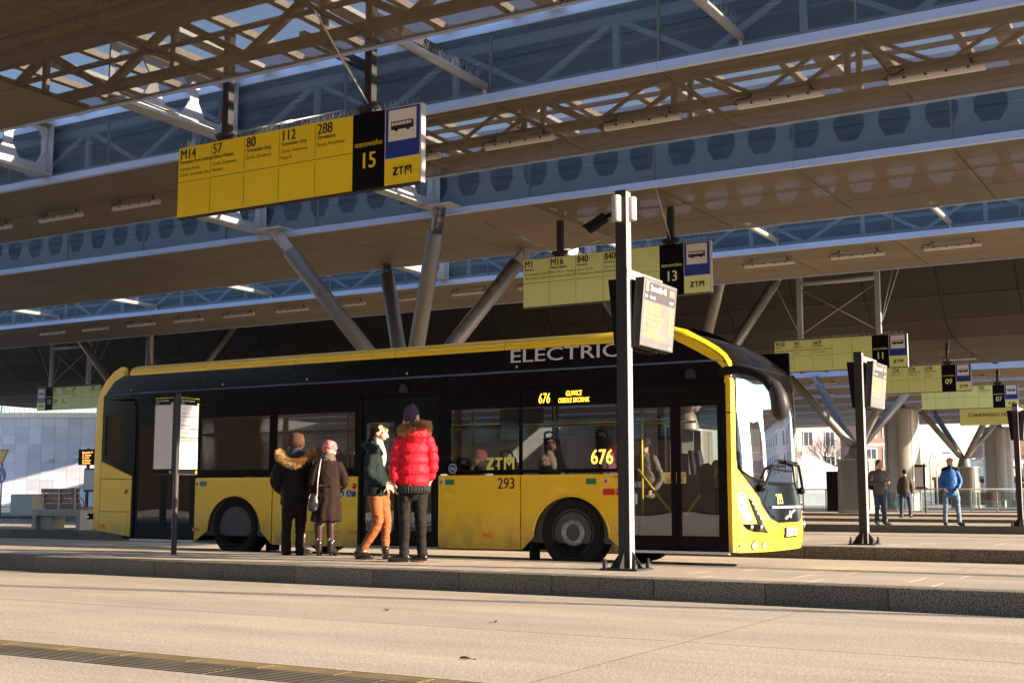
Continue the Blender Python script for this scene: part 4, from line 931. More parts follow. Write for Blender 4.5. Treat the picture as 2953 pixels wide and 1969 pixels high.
MB().tube([(p.x, p.y, 0), (p.x, p.y, 3.6)], 0.04, 8).build('post', 'steel_grey', e); MB().box(p.x, p.x + 0.35, p.y - .03, p.y + .03, 2.2, 3.4).build('plate', 'sign_white', e); MB().box(p.x + .02, p.x + 0.33, p.y - .035, p.y - .031, 2.2, 2.6).build('blue_field', 'sign_blue', e)
p = az(2268, 105); e = empty('traffic_light', (p.x, p.y, 0), 'small traffic light against the far trees', 'traffic light')
MB().tube([(p.x, p.y, 0), (p.x, p.y, 2.8)], 0.05, 8).build('post', 'anthracite', e); MB().box(p.x - .18, p.x + .18, p.y - .15, p.y + .1, 2.1, 3.1).build('head', 'black', e)
mat('red_lamp', (0.6, 0.02, 0.02), 0.4, emit=(1, 0.05, 0.03), estr=1.0); MB().ell((p.x, p.y - .16, 2.9), (.11, .03, .11)).build('red_lens', 'red_lamp', e)
# bare trees
mat('bark', (0.13, 0.10, 0.085), 0.9); mat('twig', (0.24, 0.18, 0.15), 0.9)
def bare_tree(px, dp, h, label, seed):
    rnd = random.Random(seed); p = az(px, dp); e = empty('bare_tree', (p.x, p.y, 0), label, 'tree', 'leafless trees on the horizon')
    tr = MB(); tw = MB(); tr.tube([(p.x, p.y, -0.05), (p.x, p.y, h * 0.18), (p.x + .1, p.y, h * 0.36)], [h * .028, h * .022, h * .016], 8)
    def grow(a, d, l, r, lev):
        b = a + d * l; (tr if lev < 2 else tw).tube([a, b], [r, r * 0.65], 5 if lev < 2 else 3, caps=False)
        if lev >= 5: return
        for k in range(3 if lev < 4 else 2):
            nd = (d + Vector((rnd.uniform(-1, 1), rnd.uniform(-1, 1), rnd.uniform(-.25, .75))) * 0.75).normalized()
            grow(a + d * l * rnd.uniform(0.55, 1.0), nd, l * rnd.uniform(0.62, 0.82), r * 0.55, lev + 1)
    for k in range(6):
        a = k * 1.05 + rnd.random(); grow(Vector((p.x, p.y, h * rnd.uniform(0.2, 0.36))), Vector((math.cos(a) * .8, math.sin(a) * .8, 1)).normalized(), h * 0.22, h * 0.011, 0)
    tr.build('trunk', 'bark', e); tw.build('crown', 'twig', e)
for i, (px, dp, h, l) in enumerate(((2345, 125, 8.4, 'biggest bare tree, cut by the right edge of the picture'), (2282, 135, 6.8, 'bare tree behind the small far column pedestal'), (1892, 128, 8.4, 'bare tree in front of the pink apartment house'), (2165, 170, 5.0, 'low bare tree left of the man in the blue jacket'), (2210, 180, 5.4, 'low bare tree behind the distant street lamp'))): bare_tree(px, dp, h, l, 11 + i)

# ================================================================== BUILDING BEHIND THE CAMERA (mirrored in the bus windows)
mat('facade_brown', (0.09, 0.060, 0.040), 0.85, var=0.1, scale=0.5); mat('window_teal', (0.07, 0.14, 0.17), 0.15)
sb = empty('station_building', (0, -32, 0), 'brown station building with a band of teal windows, facing the platforms', 'building')
MB().box(-70, 60, -50, -32, 0, 12).build('wall', 'facade_brown', sb)
for k in range(10, 22):
    f = MB().box(-68 + k * 2.4, -66.3 + k * 2.4, -32.0, -31.94, 4.0, 5.3).build('window', 'anthracite', sb)
    MB().box(-67.9 + k * 2.4, -66.4 + k * 2.4, -31.94, -31.92, 4.08, 5.2).build('pane', 'window_teal', f)

# office block far to the right, mirrored in the windscreen
ob = empty('office_block', (48, 20, 0), 'pale office block standing beyond the right end of the platforms', 'building')
MB().box(48, 60, -6, 44, 0, 9).build('wall', 'facade_white', ob)
for k in range(10):
    for z in (1.2, 5.0):
        f = MB().box(47.95, 48.0, -4 + k * 4.7, -1 + k * 4.7, z, z + 2.2).build('window', 'anthracite', ob); MB().box(47.93, 47.949, -3.9 + k * 4.7, -1.1 + k * 4.7, z + .1, z + 2.1).build('pane', 'window_dark', f)

lm = empty('lighting_mast', (16, 13.9, 0), 'tall slim lighting mast beyond the right end of the near platform', 'mast')
MB().tube([(16, 13.9, 0), (16, 13.9, 12.4)], [0.09, 0.06], 14).build('pole', 'steel_grey', lm); MB().box(15.5, 16.5, 13.7, 14.1, 12.4, 12.6).build('lamp_head', 'steel_grey', lm)

house(26, 96, 30, 12, 9, 'facade_pink', 'long pale apartment house beyond the right end of the platforms', 9, 3, rot=0)
house(58, 84, 24, 12, 7, 'brick_red', 'brick house farther right along the street beyond the platforms', 7, 2, rot=R(-20))

mat('dry_leaf', (0.06, 0.032, 0.018), 0.8)
for i, (x, y, a, w) in enumerate(((-4.07, 6.42, .4, 'curled dry brown leaf on the foreground road near the bottom edge'), (-5.05, 8.35, 1.9, 'small dry leaf on the road below the front wheel of the bus'), (-6.35, 8.72, 2.6, 'tiny dry leaf on the road left of the long shadow'))):
    b = MB(); n = 9; top = [(-.05 + .1 * t / n, .016 * math.sin(math.pi * t / n), .006 + .008 * math.sin(5 * t / n)) for t in range(n + 1)]; bot = [(p[0], -p[1], p[2] + .006) for p in top]; mid = [(p[0], 0, .004) for p in top]
    b.grid([top, mid, bot]); b.build('dry_leaf', 'dry_leaf', loc=(x, y, 0.001), rotz=a, label=w, cat='leaf', group='dry leaves on the road')

# ================================================================== THE BUS
mat('bus_yellow', (0.95, 0.585, 0.009), 0.34, var=0.04, scale=1.2, coat=0.5, wave=0.07, dirt=0.6)
mat('bus_black', (0.005, 0.005, 0.006), 0.14, var=0.1, spec=0.18)
mat('bus_matt', (0.008, 0.0075, 0.0075), 0.6, spec=0.12)
mat('door_frame', (0.007, 0.0065, 0.0065), 0.45, spec=0.1)
mat('rubber', (0.013, 0.012, 0.011), 0.85, spec=0.2, var=0.25, scale=9, bump=0.2, bscale=40)
mat('rim_steel', (0.34, 0.33, 0.335), 0.42, metal=0.55, var=0.15, scale=8)
mat('rim_dirty', (0.017, 0.015, 0.0135), 0.75, spec=0.15, metal=0.0, var=0.3, scale=8)
mat('ledge_sky_sheen', (0.13, 0.19, 0.32), 0.3)  # sky reflection along the bus ledge, painted in as blue
mat('chrome', (0.75, 0.75, 0.76), 0.15, metal=1.0, var=0.03)
mat('silver', (0.62, 0.60, 0.62), 0.35, var=0.02)
mat('amber_lens', (0.85, 0.22, 0.01), 0.25); mat('red_lens_bus', (0.60, 0.015, 0.02), 0.2, coat=0.5)
mat('interior_grey', (0.07, 0.07, 0.07), 0.7); mat('interior_ceiling', (0.12, 0.12, 0.115), 0.7); mat('interior_floor', (0.10, 0.10, 0.105), 0.8)
mat('seat_fabric', (0.02, 0.025, 0.045), 0.85, var=0.3, scale=25); mat('grab_yellow', (0.80, 0.58, 0.02), 0.35)
mat('green_label', (0.01, 0.18, 0.10), 0.4); mat('picto_blue', (0.012, 0.05, 0.27), 0.35); mat('cream', (0.78, 0.62, 0.22), 0.5); mat('seam', (0.015, 0.012, 0.006), 0.7)
mat('plate_green', (0.50, 0.75, 0.42), 0.4); mat('plaster_yellow', (0.85, 0.78, 0.16), 0.5); mat('vest_lime', (0.55, 0.75, 0.08), 0.6)
glass('bus_glass', (0.78, 0.79, 0.79), 0.95, 0.0, 0.0, wobble=0.035)
glass('door_glass', (0.86, 0.87, 0.86), 1.2, 0.0, 0.03, wobble=0.05)
glass('windscreen_glass', (0.66, 0.70, 0.70), 0.8, 0.0, 0.01, wobble=0.02)
YN, YF = 14.75, 17.30
bus = empty('city_bus', (-11, 16.02, 0), 'yellow and black electric city bus standing at the platform', 'bus')
def side(name, poly, m, y0=YN, y1=YN + 0.03, par=None): return MB().prism(poly, y0, y1, 'xz').build(name, m, par or bus)
def arch(cx, rx, rz, zc, n=22, a0=0, a1=180): return [(cx + rx * math.cos(R(a0 + (a1 - a0) * i / n)), zc + rz * math.sin(R(a0 + (a1 - a0) * i / n))) for i in range(n + 1)]
# --- near side skin
side('rear_corner', [(-16.84, .40), (-16.70, .375), (-16.70, 2.60), (-16.47, 2.86), (-16.23, 2.955), (-16.29, 3.11), (-16.48, 3.03), (-16.66, 2.88), (-16.80, 2.70), (-16.855, 2.4), (-16.865, 1.5)], 'bus_yellow', YN, YN + .12)
side('rear_hatch', [(-16.69, .70), (-15.955, .70), (-15.955, 1.225), (-16.69, 1.235)], 'bus_yellow')
side('rear_wedge', [(-16.69, 1.245), (-15.955, 1.235), (-15.955, 1.275), (-16.69, 1.53)], 'bus_yellow')
side('rear_flap', [(-16.69, .375), (-16.05, .30), (-16.05, .69), (-16.69, .69)], 'bus_yellow'); side('rear_sill', [(-16.04, .298), (-15.955, .29), (-15.955, .69), (-16.04, .69)], 'bus_yellow')
side('rear_quarter_glass', [(-16.69, 1.545), (-15.955, 1.29), (-15.955, 2.5), (-16.69, 2.55)], 'bus_glass', YN + .005, YN + .015)
fr = MB(); fr.prism([(-16.69, 1.54), (-15.955, 1.285), (-15.955, 1.36), (-16.62, 1.6), (-16.62, 2.3), (-16.62, 2.56), (-16.69, 2.56)], YN, YN + .02, 'xz'); fr.prism([(-16.62, 2.3), (-15.955, 2.3), (-15.955, 2.56), (-16.62, 2.56)], YN, YN + .02, 'xz'); fr.prism([(-16.22, 1.47), (-15.955, 1.37), (-15.955, 2.3), (-16.22, 2.3)], YN, YN + .02, 'xz'); fr.build('quarter_frame', 'bus_black', bus)
def wheel_panel(x0, x1, cx, name):
    side(name, [(x0, .235), (x0, 1.24), (x1, 1.24), (x1, .235)] + arch(cx, .565, .545, .41), 'bus_yellow')
    # raised lip of the arch and the dark well
    lip = MB(); pts = arch(cx, .57, .55, .41, 26)
    lip.tube([(p[0], YN - .002, p[1]) for p in pts], .016, 6); lip.build('arch_lip', 'bus_yellow', bus)
    pts = arch(cx, .565, .545, .41, 22); rows = [[(p[0], y, p[1]) for p in pts] for y in (YN + .02, YN + .75)]
    w = MB(); w.grid(rows); w.prism(pts, YN + .75, YN + .76, 'xz'); w.build('wheel_well', 'bus_matt', bus)
wheel_panel(-14.52, -12.925, -13.68, 'rear_wheel_panel')
side('mid_panel', [(-12.90, .22), (-12.90, 1.24), (-11.275, 1.24), (-11.275, .22)], 'bus_yellow')
side('battery_panel', [(-9.855, .235), (-9.855, 1.24), (-8.53, 1.24), (-8.53, .235)], 'bus_yellow')
wheel_panel(-8.512, -6.97, -7.755, 'front_wheel_panel')
# seam flap on the mid panel
s_ = MB()
for z in (.42,): s_.box(-12.3, -11.6, YN - .001, YN + .01, z, z + .008)
s_.build('flap_seam', 'seam', bus)
side('rear_seam_backing', [(-16.71, .37), (-14.53, .22), (-5.5, .22), (-5.5, 1.26), (-16.71, 1.54)][:0] or [(-16.70, .37), (-15.95, .29), (-15.95, 1.27), (-16.70, 1.53)], 'seam', YN + .031, YN + .04)
# --- windows
def window(x0, x1, z0=1.262, z1=2.41, cl=(.07, .07, .10, .22), bar=True):
    l, r_, b_, t_ = cl
    f = MB(); f.box(x0, x0 + l, YN, YN + .02, z0, z1); f.box(x1 - r_, x1, YN, YN + .02, z0, z1); f.box(x0 + l, x1 - r_, YN, YN + .02, z0, z0 + b_); f.box(x0 + l, x1 - r_, YN, YN + .02, z1 - t_, z1)
    w = f.build('window', 'bus_black', bus)
    MB().box(x0 + l, x1 - r_, YN + .002, YN + .012, z0 + b_, z1 - t_).build('pane', 'bus_glass', w)
    if bar: MB().box(x0 + l, x1 - r_, YN + .014, YN + .045, 1.905, 1.935).build('vent_bar', 'bus_matt', w)
    return w
for x0, x1 in ((-14.52, -12.925), (-12.915, -11.275)): window(x0, x1)
w3 = window(-9.855, -8.525, cl=(.2, .02, .05, .25)); w4 = window(-8.515, -6.97, cl=(.02, .1, .05, .25), bar=False)
# --- doors
def door(x0, x1, z0, z1, mid, glass_z, name='door', handle=None):
    y0, y1 = YN + .01, YN + .06
    d = MB()
    d.box(x0, x0 + .05, YN - .004, y1, z0, z1 + .16); d.box(x1 - .05, x1, YN - .004, y1, z0, z1 + .16); d.box(x0 + .05, x1 - .05, y0, y1, z1, z1 + .16)
    d.box(x0 + .05, x1 - .05, y0 - .004, y1, z0, z0 + .035)
    r = d.build(name, 'door_frame', bus)
    for a, c in ((x0 + .055, mid - .004), (mid + .004, x1 - .055)):
        f = MB(); ga, gc = a + .06, c - .07; gz0, gz1 = glass_z
        f.box(a, ga, y0 + .005, y1 - .005, z0 + .04, z1); f.box(gc, c, y0 + .005, y1 - .005, z0 + .04, z1); f.box(ga, gc, y0 + .005, y1 - .005, z0 + .04, gz0); f.box(ga, gc, y0 + .005, y1 - .005, gz1, z1)
        l = f.build('door_leaf', 'door_frame', r)
        MB().box(ga, gc, y0 + .012, y0 + .02, gz0, gz1).build('door_pane', 'door_glass', l)
        # grab bar inside the leaf
        if a < mid - .3: p, q = (ga + .02, 1.30), (gc - .02, .72)
        else: p, q = (ga + .02, .72), (gc - .02, 1.30)
        MB().tube([(p[0], y1 + .05, p[1]), (q[0], y1 + .05, q[1])], .018, 8).build('grab_bar', 'grab_yellow', l)
    MB().box(x0 - .005, x1 + .005, YN - .012, YN + .05, z0 - .035, z0 - .004).build('door_sill', 'silver' if z0 > .25 else 'anthracite_light', r)
    return r
dA = door(-15.95, -14.525, .26, 2.28, -15.24, (.46, 2.10)); dB = door(-11.27, -9.86, .25, 2.20, -10.56, (.46, 2.02)); dC = door(-6.965, -5.565, .275, 2.20, -6.25, (.46, 2.085))
MB().prism([(-5.86 + a, 1.15 + b) for a, b in [(-.08, -.2), (0.02, -.22), (.08, -.16), (.09, .15), (.03, .22), (-.05, .2), (-.09, .1)]], YN + .045, YN + .075, 'xz').build('door_guard', 'bus_matt', dC)
MB().prism([(-6.92 + a, 1.15 + b) for a, b in [(-.04, -.2), (0.05, -.18), (.09, -.1), (.09, .12), (.05, .2), (-.04, .2)]], YN - .025, YN + .0, 'xz').build('door_guard', 'bus_matt', dC)
# small notice on the front door
t = MB().box(-6.42, -6.12, YN + .018, YN + .02, 1.115, 1.255).build('notice', 'cream', dC); t = MB(); put_text(t, 'UWAGA', (-6.36, YN + .016, 1.195), XD, ZD, .062, 0, bold=.02); t.build('notice_lettering', 'red_lens_bus', dC)
t = MB()
for k in range(3): put_poly(t, [(0, 0), (.24, 0), (.24, .008), (0, .008)], (-6.39, YN + .016, 1.17 - k * .02), XD, ZD)
t.build('notice_lines', 'ink', dC)
# --- cantrail above windows and doors, ledge, upper black panels, yellow roof cove
side('cantrail', [(-16.69, 2.562), (-14.52, 2.44), (-14.52, 2.415), (-11.27, 2.415), (-5.57, 2.415), (-5.57, 2.635), (-16.69, 2.635)], 'bus_black')
for x0, x1, z0 in ((-15.95, -14.525, 2.445), (-11.27, -9.86, 2.365), (-6.965, -5.565, 2.365)): side('door_header', [(x0, z0 - .003), (x1, z0 - .003), (x1, 2.60), (x0, 2.60)], 'bus_black', YN + .035, YN + .05)
lg = MB(); lg.prism([(YN - .018, 2.638), (YN - .022, 2.645), (YN + .03, 2.672), (YN + .06, 2.66), (YN + .06, 2.638)], -16.66, -5.62, 'yz'); lg.build('roof_ledge', 'ledge_sky_sheen', bus)
seams = [-16.62, -16.1, -14.395, -12.525, -10.64, -8.78, -6.28]
def upper_front(x):  # z of the lower edge of the yellow sweep at the front
    tab = [(-6.28, 2.955), (-6.06, 2.84), (-5.82, 2.71), (-5.66, 2.60)]
    for (a, b), (c, d) in zip(tab, tab[1:]):
        if x <= c: return b + (d - b) * (x - a) / (c - a)
    return 2.58
for a, c in zip(seams[1:], seams[2:]):
    b = MB(); b.add([(a + .004, YN + .005, 2.672), (c - .004, YN + .005, 2.672), (c - .004, YN + .012, 2.958), (a + .004, YN + .012, 2.958)], [(0, 1, 2, 3)]); b.build('upper_panel', 'bus_black', bus)
b = MB(); b.add([(-16.62, YN + .005, 2.672), (-16.104, YN + .005, 2.672), (-16.104, YN + .012, 2.958), (-16.24, YN + .012, 2.955), (-16.46, YN + .01, 2.86)], [(0, 1, 2, 3, 4)]); b.build('upper_panel', 'bus_black', bus)
b = MB(); b.add([(-6.276, YN + .005, 2.672), (-5.74, YN + .005, 2.672), (-5.82, YN + .012, 2.715), (-6.06, YN + .01, 2.845), (-6.276, YN + .012, 2.958)], [(0, 1, 2, 3, 4)]); b.build('upper_panel', 'bus_black', bus)
cove = [(.010, 2.955), (.006, 2.985), (.02, 3.03), (.055, 3.075), (.12, 3.108), (.25, 3.135)]
for a, c in zip(seams[1:], seams[2:]):
    rows = [[(x, YN + p[0], p[1]) for p in cove] for x in (a + .003, c - .003)]; b = MB(); b.grid(rows); b.build('roof_cove', 'bus_yellow', bus)
rows = [[(x, YN + .25 + i * 2.05 / 10, 3.135 + .06 * math.sin(math.pi * i / 10)) for i in range(11)] for x in (-16.3, -6.3)]; b = MB(); b.grid(rows); b.build('roof', 'bus_matt', bus)
rows = [[(x, YF - p[0], p[1]) for p in cove] for x in (-16.3, -6.3)]; b = MB(); b.grid(rows); b.build('far_roof_cove', 'bus_yellow', bus)
# dark bolts and lamps along the black panels
for x, z in ((-16.06, 2.80), (-14.05, 2.80), (-13.0, 2.80), (-12.3, 2.80), (-11.05, 2.80), (-10.45, 2.80), (-9.02, 2.79), (-8.6, 2.79), (-7.15, 2.74)):
    MB().lathe([(0, -.012), (.010, -.010), (.013, 0)], (x, YN + .02, z), 'y', 8).build('panel_bolt', 'chrome', bus)
for x in (-16.06, -14.0, -12.28, -10.42, -8.58): MB().box(x - .012, x + .012, YN + .004, YN + .02, 2.70, 2.73).build('warning_sticker', 'grab_yellow', bus)
for x in (-14.75, -10.46, -6.02):
    MB().prism([(x - .06, 2.44), (x + .07, 2.43), (x + .075, 2.50), (x + .04, 2.545), (x - .01, 2.56), (x - .045, 2.52)], YN - .06, YN + .0, 'xz').build('door_lamp', 'anthracite', bus)
# --- far side of the body: skin, windows and pillars
side('far_skin', [(-16.84, .30), (-5.55, .26), (-5.55, 1.26), (-16.84, 1.26)], 'bus_yellow', YF - .03, YF)
side('far_cantrail', [(-16.84, 2.35), (-5.55, 2.35), (-5.55, 2.98), (-16.6, 2.98)], 'bus_black', YF - .03, YF)
for a, c in ((-16.6, -14.9), (-14.8, -13.0), (-12.9, -11.2), (-11.1, -9.4), (-9.3, -7.6), (-7.5, -6.35), (-6.28, -5.62)):
    MB().box(a, c, YF - .015, YF - .005, 1.26, 2.35).build('far_pane', 'door_glass', bus); MB().box(c, c + .1, YF - .035, YF, 1.26, 2.35).build('far_pillar', 'bus_matt', bus)
# --- rear end
rows = []
for z in (.38, .7, 1.2, 1.8, 2.4, 2.66, 2.85, 3.02, 3.12):
    xo = -16.86 if z < 2.5 else -16.86 + (z - 2.5) ** 1.5 * 1.1
    rows.append([(xo - .12 * (1 - abs(2 * i / 14 - 1) ** 5) , YN + .02 + 2.51 * i / 14, z) for i in range(15)])
b = MB(); b.grid(rows); b.build('rear_end', 'bus_yellow', bus)
MB().box(-16.94, -16.86, YN - .03, YN + .06, .56, .66).build('rear_bracket', 'bus_matt', bus); MB().ell((-16.92, YN - .045, .60), .028).build('marker_lamp', 'chrome', bus)
# --- front
XC = [(.25, -5.24), (.5, -5.19), (.64, -5.20), (.95, -5.255), (1.12, -5.285), (1.6, -5.295), (2.1, -5.315), (2.4, -5.355), (2.6, -5.44), (2.75, -5.545), (2.88, -5.70), (2.99, -5.88), (3.09, -6.2), (3.16, -6.6)]
XE = [(.25, -5.52), (2.45, -5.50), (2.6, -5.53), (2.72, -5.61), (2.85, -5.80), (2.97, -6.02), (3.06, -6.29), (3.13, -6.6)]
def lerp(tab, z):
    if z <= tab[0][0]: return tab[0][1]
    for (a, b), (c, d) in zip(tab, tab[1:]):
        if z <= c:
            t = (z - a) / (c - a); return b + (d - b) * t
    return tab[-1][1]
def FX(s, z):
    e, c = lerp(XE, z), lerp(XC, z); t = min(1.0, abs(2 * s / 2.55 - 1)); return e + (c - e) * (1 - t ** 3.0)
def FP(s, z, off=0.0):
    h = .01
    d1 = Vector((FX(s + h, z) - FX(s - h, z), 2 * h, 0)); d2 = Vector((FX(s, z + h) - FX(s, z - h), 0, 2 * h)); n = d1.cross(d2).normalized()
    return Vector((FX(s, z), YN + s, z)) + n * off
def patch(name, poly, m, off=0.0, du=.06, par=None):
    bm = bmesh.new(); vs = [bm.verts.new((p[0], p[1], 0)) for p in poly]; bm.faces.new(vs)
    bmesh.ops.triangulate(bm, faces=bm.faces[:])
    lo = [min(p[i] for p in poly) for i in (0, 1)]; hi = [max(p[i] for p in poly) for i in (0, 1)]
    for ax in (0, 1):
        k = math.floor(lo[ax] / du) + 1
        while k * du < hi[ax]:
            co = [0, 0, 0]; co[ax] = k * du; no = [0, 0, 0]; no[ax] = 1
            bmesh.ops.bisect_plane(bm, geom=bm.verts[:] + bm.edges[:] + bm.faces[:], plane_co=co, plane_no=no); k += 1
    for v in bm.verts: v.co = FP(v.co.x, v.co.y, off)
    bmesh.ops.recalc_face_normals(bm, faces=bm.faces[:])
    for f in bm.faces: f.smooth = True
    me = bpy.data.meshes.new(name); bm.to_mesh(me); bm.free(); me.materials.append(M[m])
    return place(name, me, par or bus)
def mir(p): return p + [(2.55 - a, b) for a, b in reversed(p)]
edge = [(.08, 2.40), (.08, 1.40), (.085, 1.30), (.28, 1.11), (.46, .93), (.49, .84), (.64, .67), (.85, .615)]
ylow = [(0, 2.44), (0, .62), (0, .27)]
# bumper, cheeks and pillars
patch('front_skin', [(0.0, .42), (.3, .405), (.62, .405), (1.93, .405), (2.25, .405), (2.55, .42)] + [(2.55, 1.02), (2.10, .985)] + [(2.55 - a, b) for a, b in edge if b < .98] + [(a, b) for a, b in reversed(edge) if b < .98] + [(.45, .985), (0, 1.02)], 'bus_yellow')
patch('front_bumper', [(0, .27), (.1, .262), (2.45, .262), (2.55, .27), (2.55, .414), (2.25, .399), (.3, .399), (0, .414)], 'bus_yellow')
patch('front_pillar', [(0, 1.03), (.44, .995), (.28, 1.11), (.085, 1.30), (.08, 1.40), (.08, 2.40), (0, 2.40)], 'bus_yellow')
patch('front_pillar', [(2.55, 1.03), (2.55, 2.40), (2.47, 2.40), (2.47, 1.40), (2.465, 1.30), (2.27, 1.11), (2.11, .995)], 'bus_yellow')
ws = [(.09, 2.42), (.09, 1.40), (.16, 1.27), (.33, 1.19), (.76, 1.125)]
cowl = [(.085, 1.30), (.28, 1.11), (.46, .93), (.49, .84), (.64, .67), (.85, .615)]
patch('cowl', cowl + [(2.55 - a, b) for a, b in reversed(cowl)] + [(2.455, 1.40), (2.39, 1.27), (2.22, 1.19), (1.79, 1.125), (.76, 1.125), (.33, 1.19), (.16, 1.27), (.095, 1.40)], 'bus_black', .003)
patch('windscreen', ws + [(2.55 - a, b) for a, b in reversed(ws)], 'windscreen_glass', .004)
bd = MB()
for a, c in zip(ws, ws[1:]): bd.tube([FP(a[0], a[1], .004), FP(c[0], c[1], .004)], .012, 6)
for i in range(16): bd.tube([FP(.76 + i * 1.03 / 16, 1.125, .004), FP(.76 + (i + 1) * 1.03 / 16, 1.125, .004)], .012, 5)
bd.build('windscreen_seal', 'bus_matt', bus)
patch('display_band', [(.1, 2.16), (2.45, 2.16), (2.45, 2.42), (.1, 2.42)], 'bus_black', -.03)
patch('roof_dome', [(0, 2.42), (2.55, 2.42), (2.55, 3.10), (2.0, 3.15), (.55, 3.15), (0, 3.10)], 'bus_black')
patch('dome_line', [(.3, 2.60), (2.3, 2.60), (2.3, 2.615), (.3, 2.615)], 'chrome', .002)
mk = [(.53, .86), (.60, .76), (.72, .675), (.9, .64)]
mask_ = patch('front_mask', mk + [(2.55 - a, b) for a, b in reversed(mk)] + [(1.85, 1.03), (1.68, 1.06), (.88, 1.06), (.70, 1.03)], 'bus_black', .008)
# yellow sweep from the roof down to the pillar
b = MB(); up = [(-6.29, 3.11), (-6.12, 3.06), (-6.0, 2.99), (-5.84, 2.90), (-5.70, 2.81), (-5.60, 2.72), (-5.53, 2.62), (-5.495, 2.50), (-5.495, 2.40)]
lo_ = [(-6.28, 2.955), (-6.14, 2.89), (-6.06, 2.845), (-5.94, 2.78), (-5.82, 2.71), (-5.70, 2.635), (-5.62, 2.56), (-5.585, 2.47), (-5.58, 2.40)]
rows = [[(q[0], YN + .002 + (.03 if q[1] > 2.9 else 0), q[1]) for q in lo_], [((q[0] + p[0]) / 2, YN - .006 + (.02 if q[1] > 2.9 else 0), (q[1] + p[1]) / 2) for p, q in zip(up, lo_)], [(p[0], YN + .02, p[1]) for p in up], [(p[0] + .01, YN + .07, p[1] + .012) for p in up], [(p[0] + .0, YN + .16, p[1] + .02) for p in up]]
b.grid(rows); b.build('yellow_sweep', 'bus_yellow', bus)
side('pillar_side', [(-5.56, .265), (-5.51, .265), (-5.50, 2.41), (-5.58, 2.41)], 'bus_yellow', YN, YN + .02)
side('pillar_gap', [(-5.60, 1.98), (-5.495, 1.98), (-5.495, 1.995), (-5.60, 1.995)], 'seam', YN - .002, YN + .01)
# front details
t = MB(); put_text(t, '293', (0, 0, 0), XD, ZD, .185, 0, bold=.02, wid=.82)
def wrap(mb, s0, z0, off):   # lay a flat xz drawing onto the curved front (x runs along the width)
    mb.v = [tuple(FP(s0 + v[0], z0 + v[2], off)) for v in mb.v]; return mb
wrap(t, .90, .855, .012).build('fleet_number', 'plaster_yellow', mask_)
t = MB()
for i in range(14): t.tube([FP(.68 + i * 1.19 / 14, .81, .02), FP(.68 + (i + 1) * 1.19 / 14, .81, .02)], .018, 6)
t.build('grille_bar', 'silver', mask_)
t = MB(); t.bar(FP(1.06, .66, .016), FP(1.50, .77, .016), .028, .02); t.build('emblem_bar', 'silver', mask_)
t = MB()
for k in range(14): t.tube([FP(1.28 + .045 * math.cos(k * .4488), .715 + .045 * math.sin(k * .4488), .022), FP(1.28 + .045 * math.cos((k + 1) * .4488), .715 + .045 * math.sin((k + 1) * .4488), .022)], .008, 5)
t.build('emblem_ring', 'chrome', mask_)
patch('number_plate_frame', [(1.03, .425), (1.54, .425), (1.54, .555), (1.03, .555)], 'black', .012); patch('number_plate', [(1.05, .445), (1.52, .445), (1.52, .545), (1.05, .545)], 'plate_green', .016)
patch('plate_strip', [(1.05, .445), (1.085, .445), (1.085, .545), (1.05, .545)], 'sign_blue', .018)
t = MB(); put_text(t, 'SG 971AH', (0, 0, 0), XD, ZD, .092, 0, bold=.01, wid=.82); wrap(t, 1.10, .46, .02).build('plate_lettering', 'ink', bus)
hl = [[(.24, .94), (.30, .90), (.38, .76), (.50, .545), (.545, .50), (.52, .495), (.44, .53), (.36, .62)], [(.13, .612), (.36, .612), (.47, .56), (.545, .50), (.30, .515), (.19, .55)]]
for sgn in (0, 1):
    for j, h in enumerate(hl):
        pl = [(2.55 - a, b) for a, b in h] if sgn else h
        o = patch('headlight', pl, 'bus_black', .010 + .002 * j, .04)
    f = (lambda a: 2.55 - a) if sgn else (lambda a: a)
    for (a, z, r) in ((.25, .575, .035), (.41, .57, .042)):
        c = FP(f(a), z, .012); MB().ell(c, (.025, r, r)).build('headlamp_lens', 'chrome', bus)
    for k in range(5):
        c = FP(f(.30 + k * .035), .86 - k * .062, .014); MB().ell(c, (.010, .013, .018)).build('daytime_led', 'chrome', bus)
    for (a, r) in ((.32, .06), (.50, .05)):
        cc = circ(f(a), .345, r, 20); patch('fog_recess', [(p[0] if not sgn else p[0], p[1]) for p in cc], 'seam', .004, .04); patch('fog_lamp', circ(f(a) + .008, .345, r * .86, 20), 'cream', .007, .04)
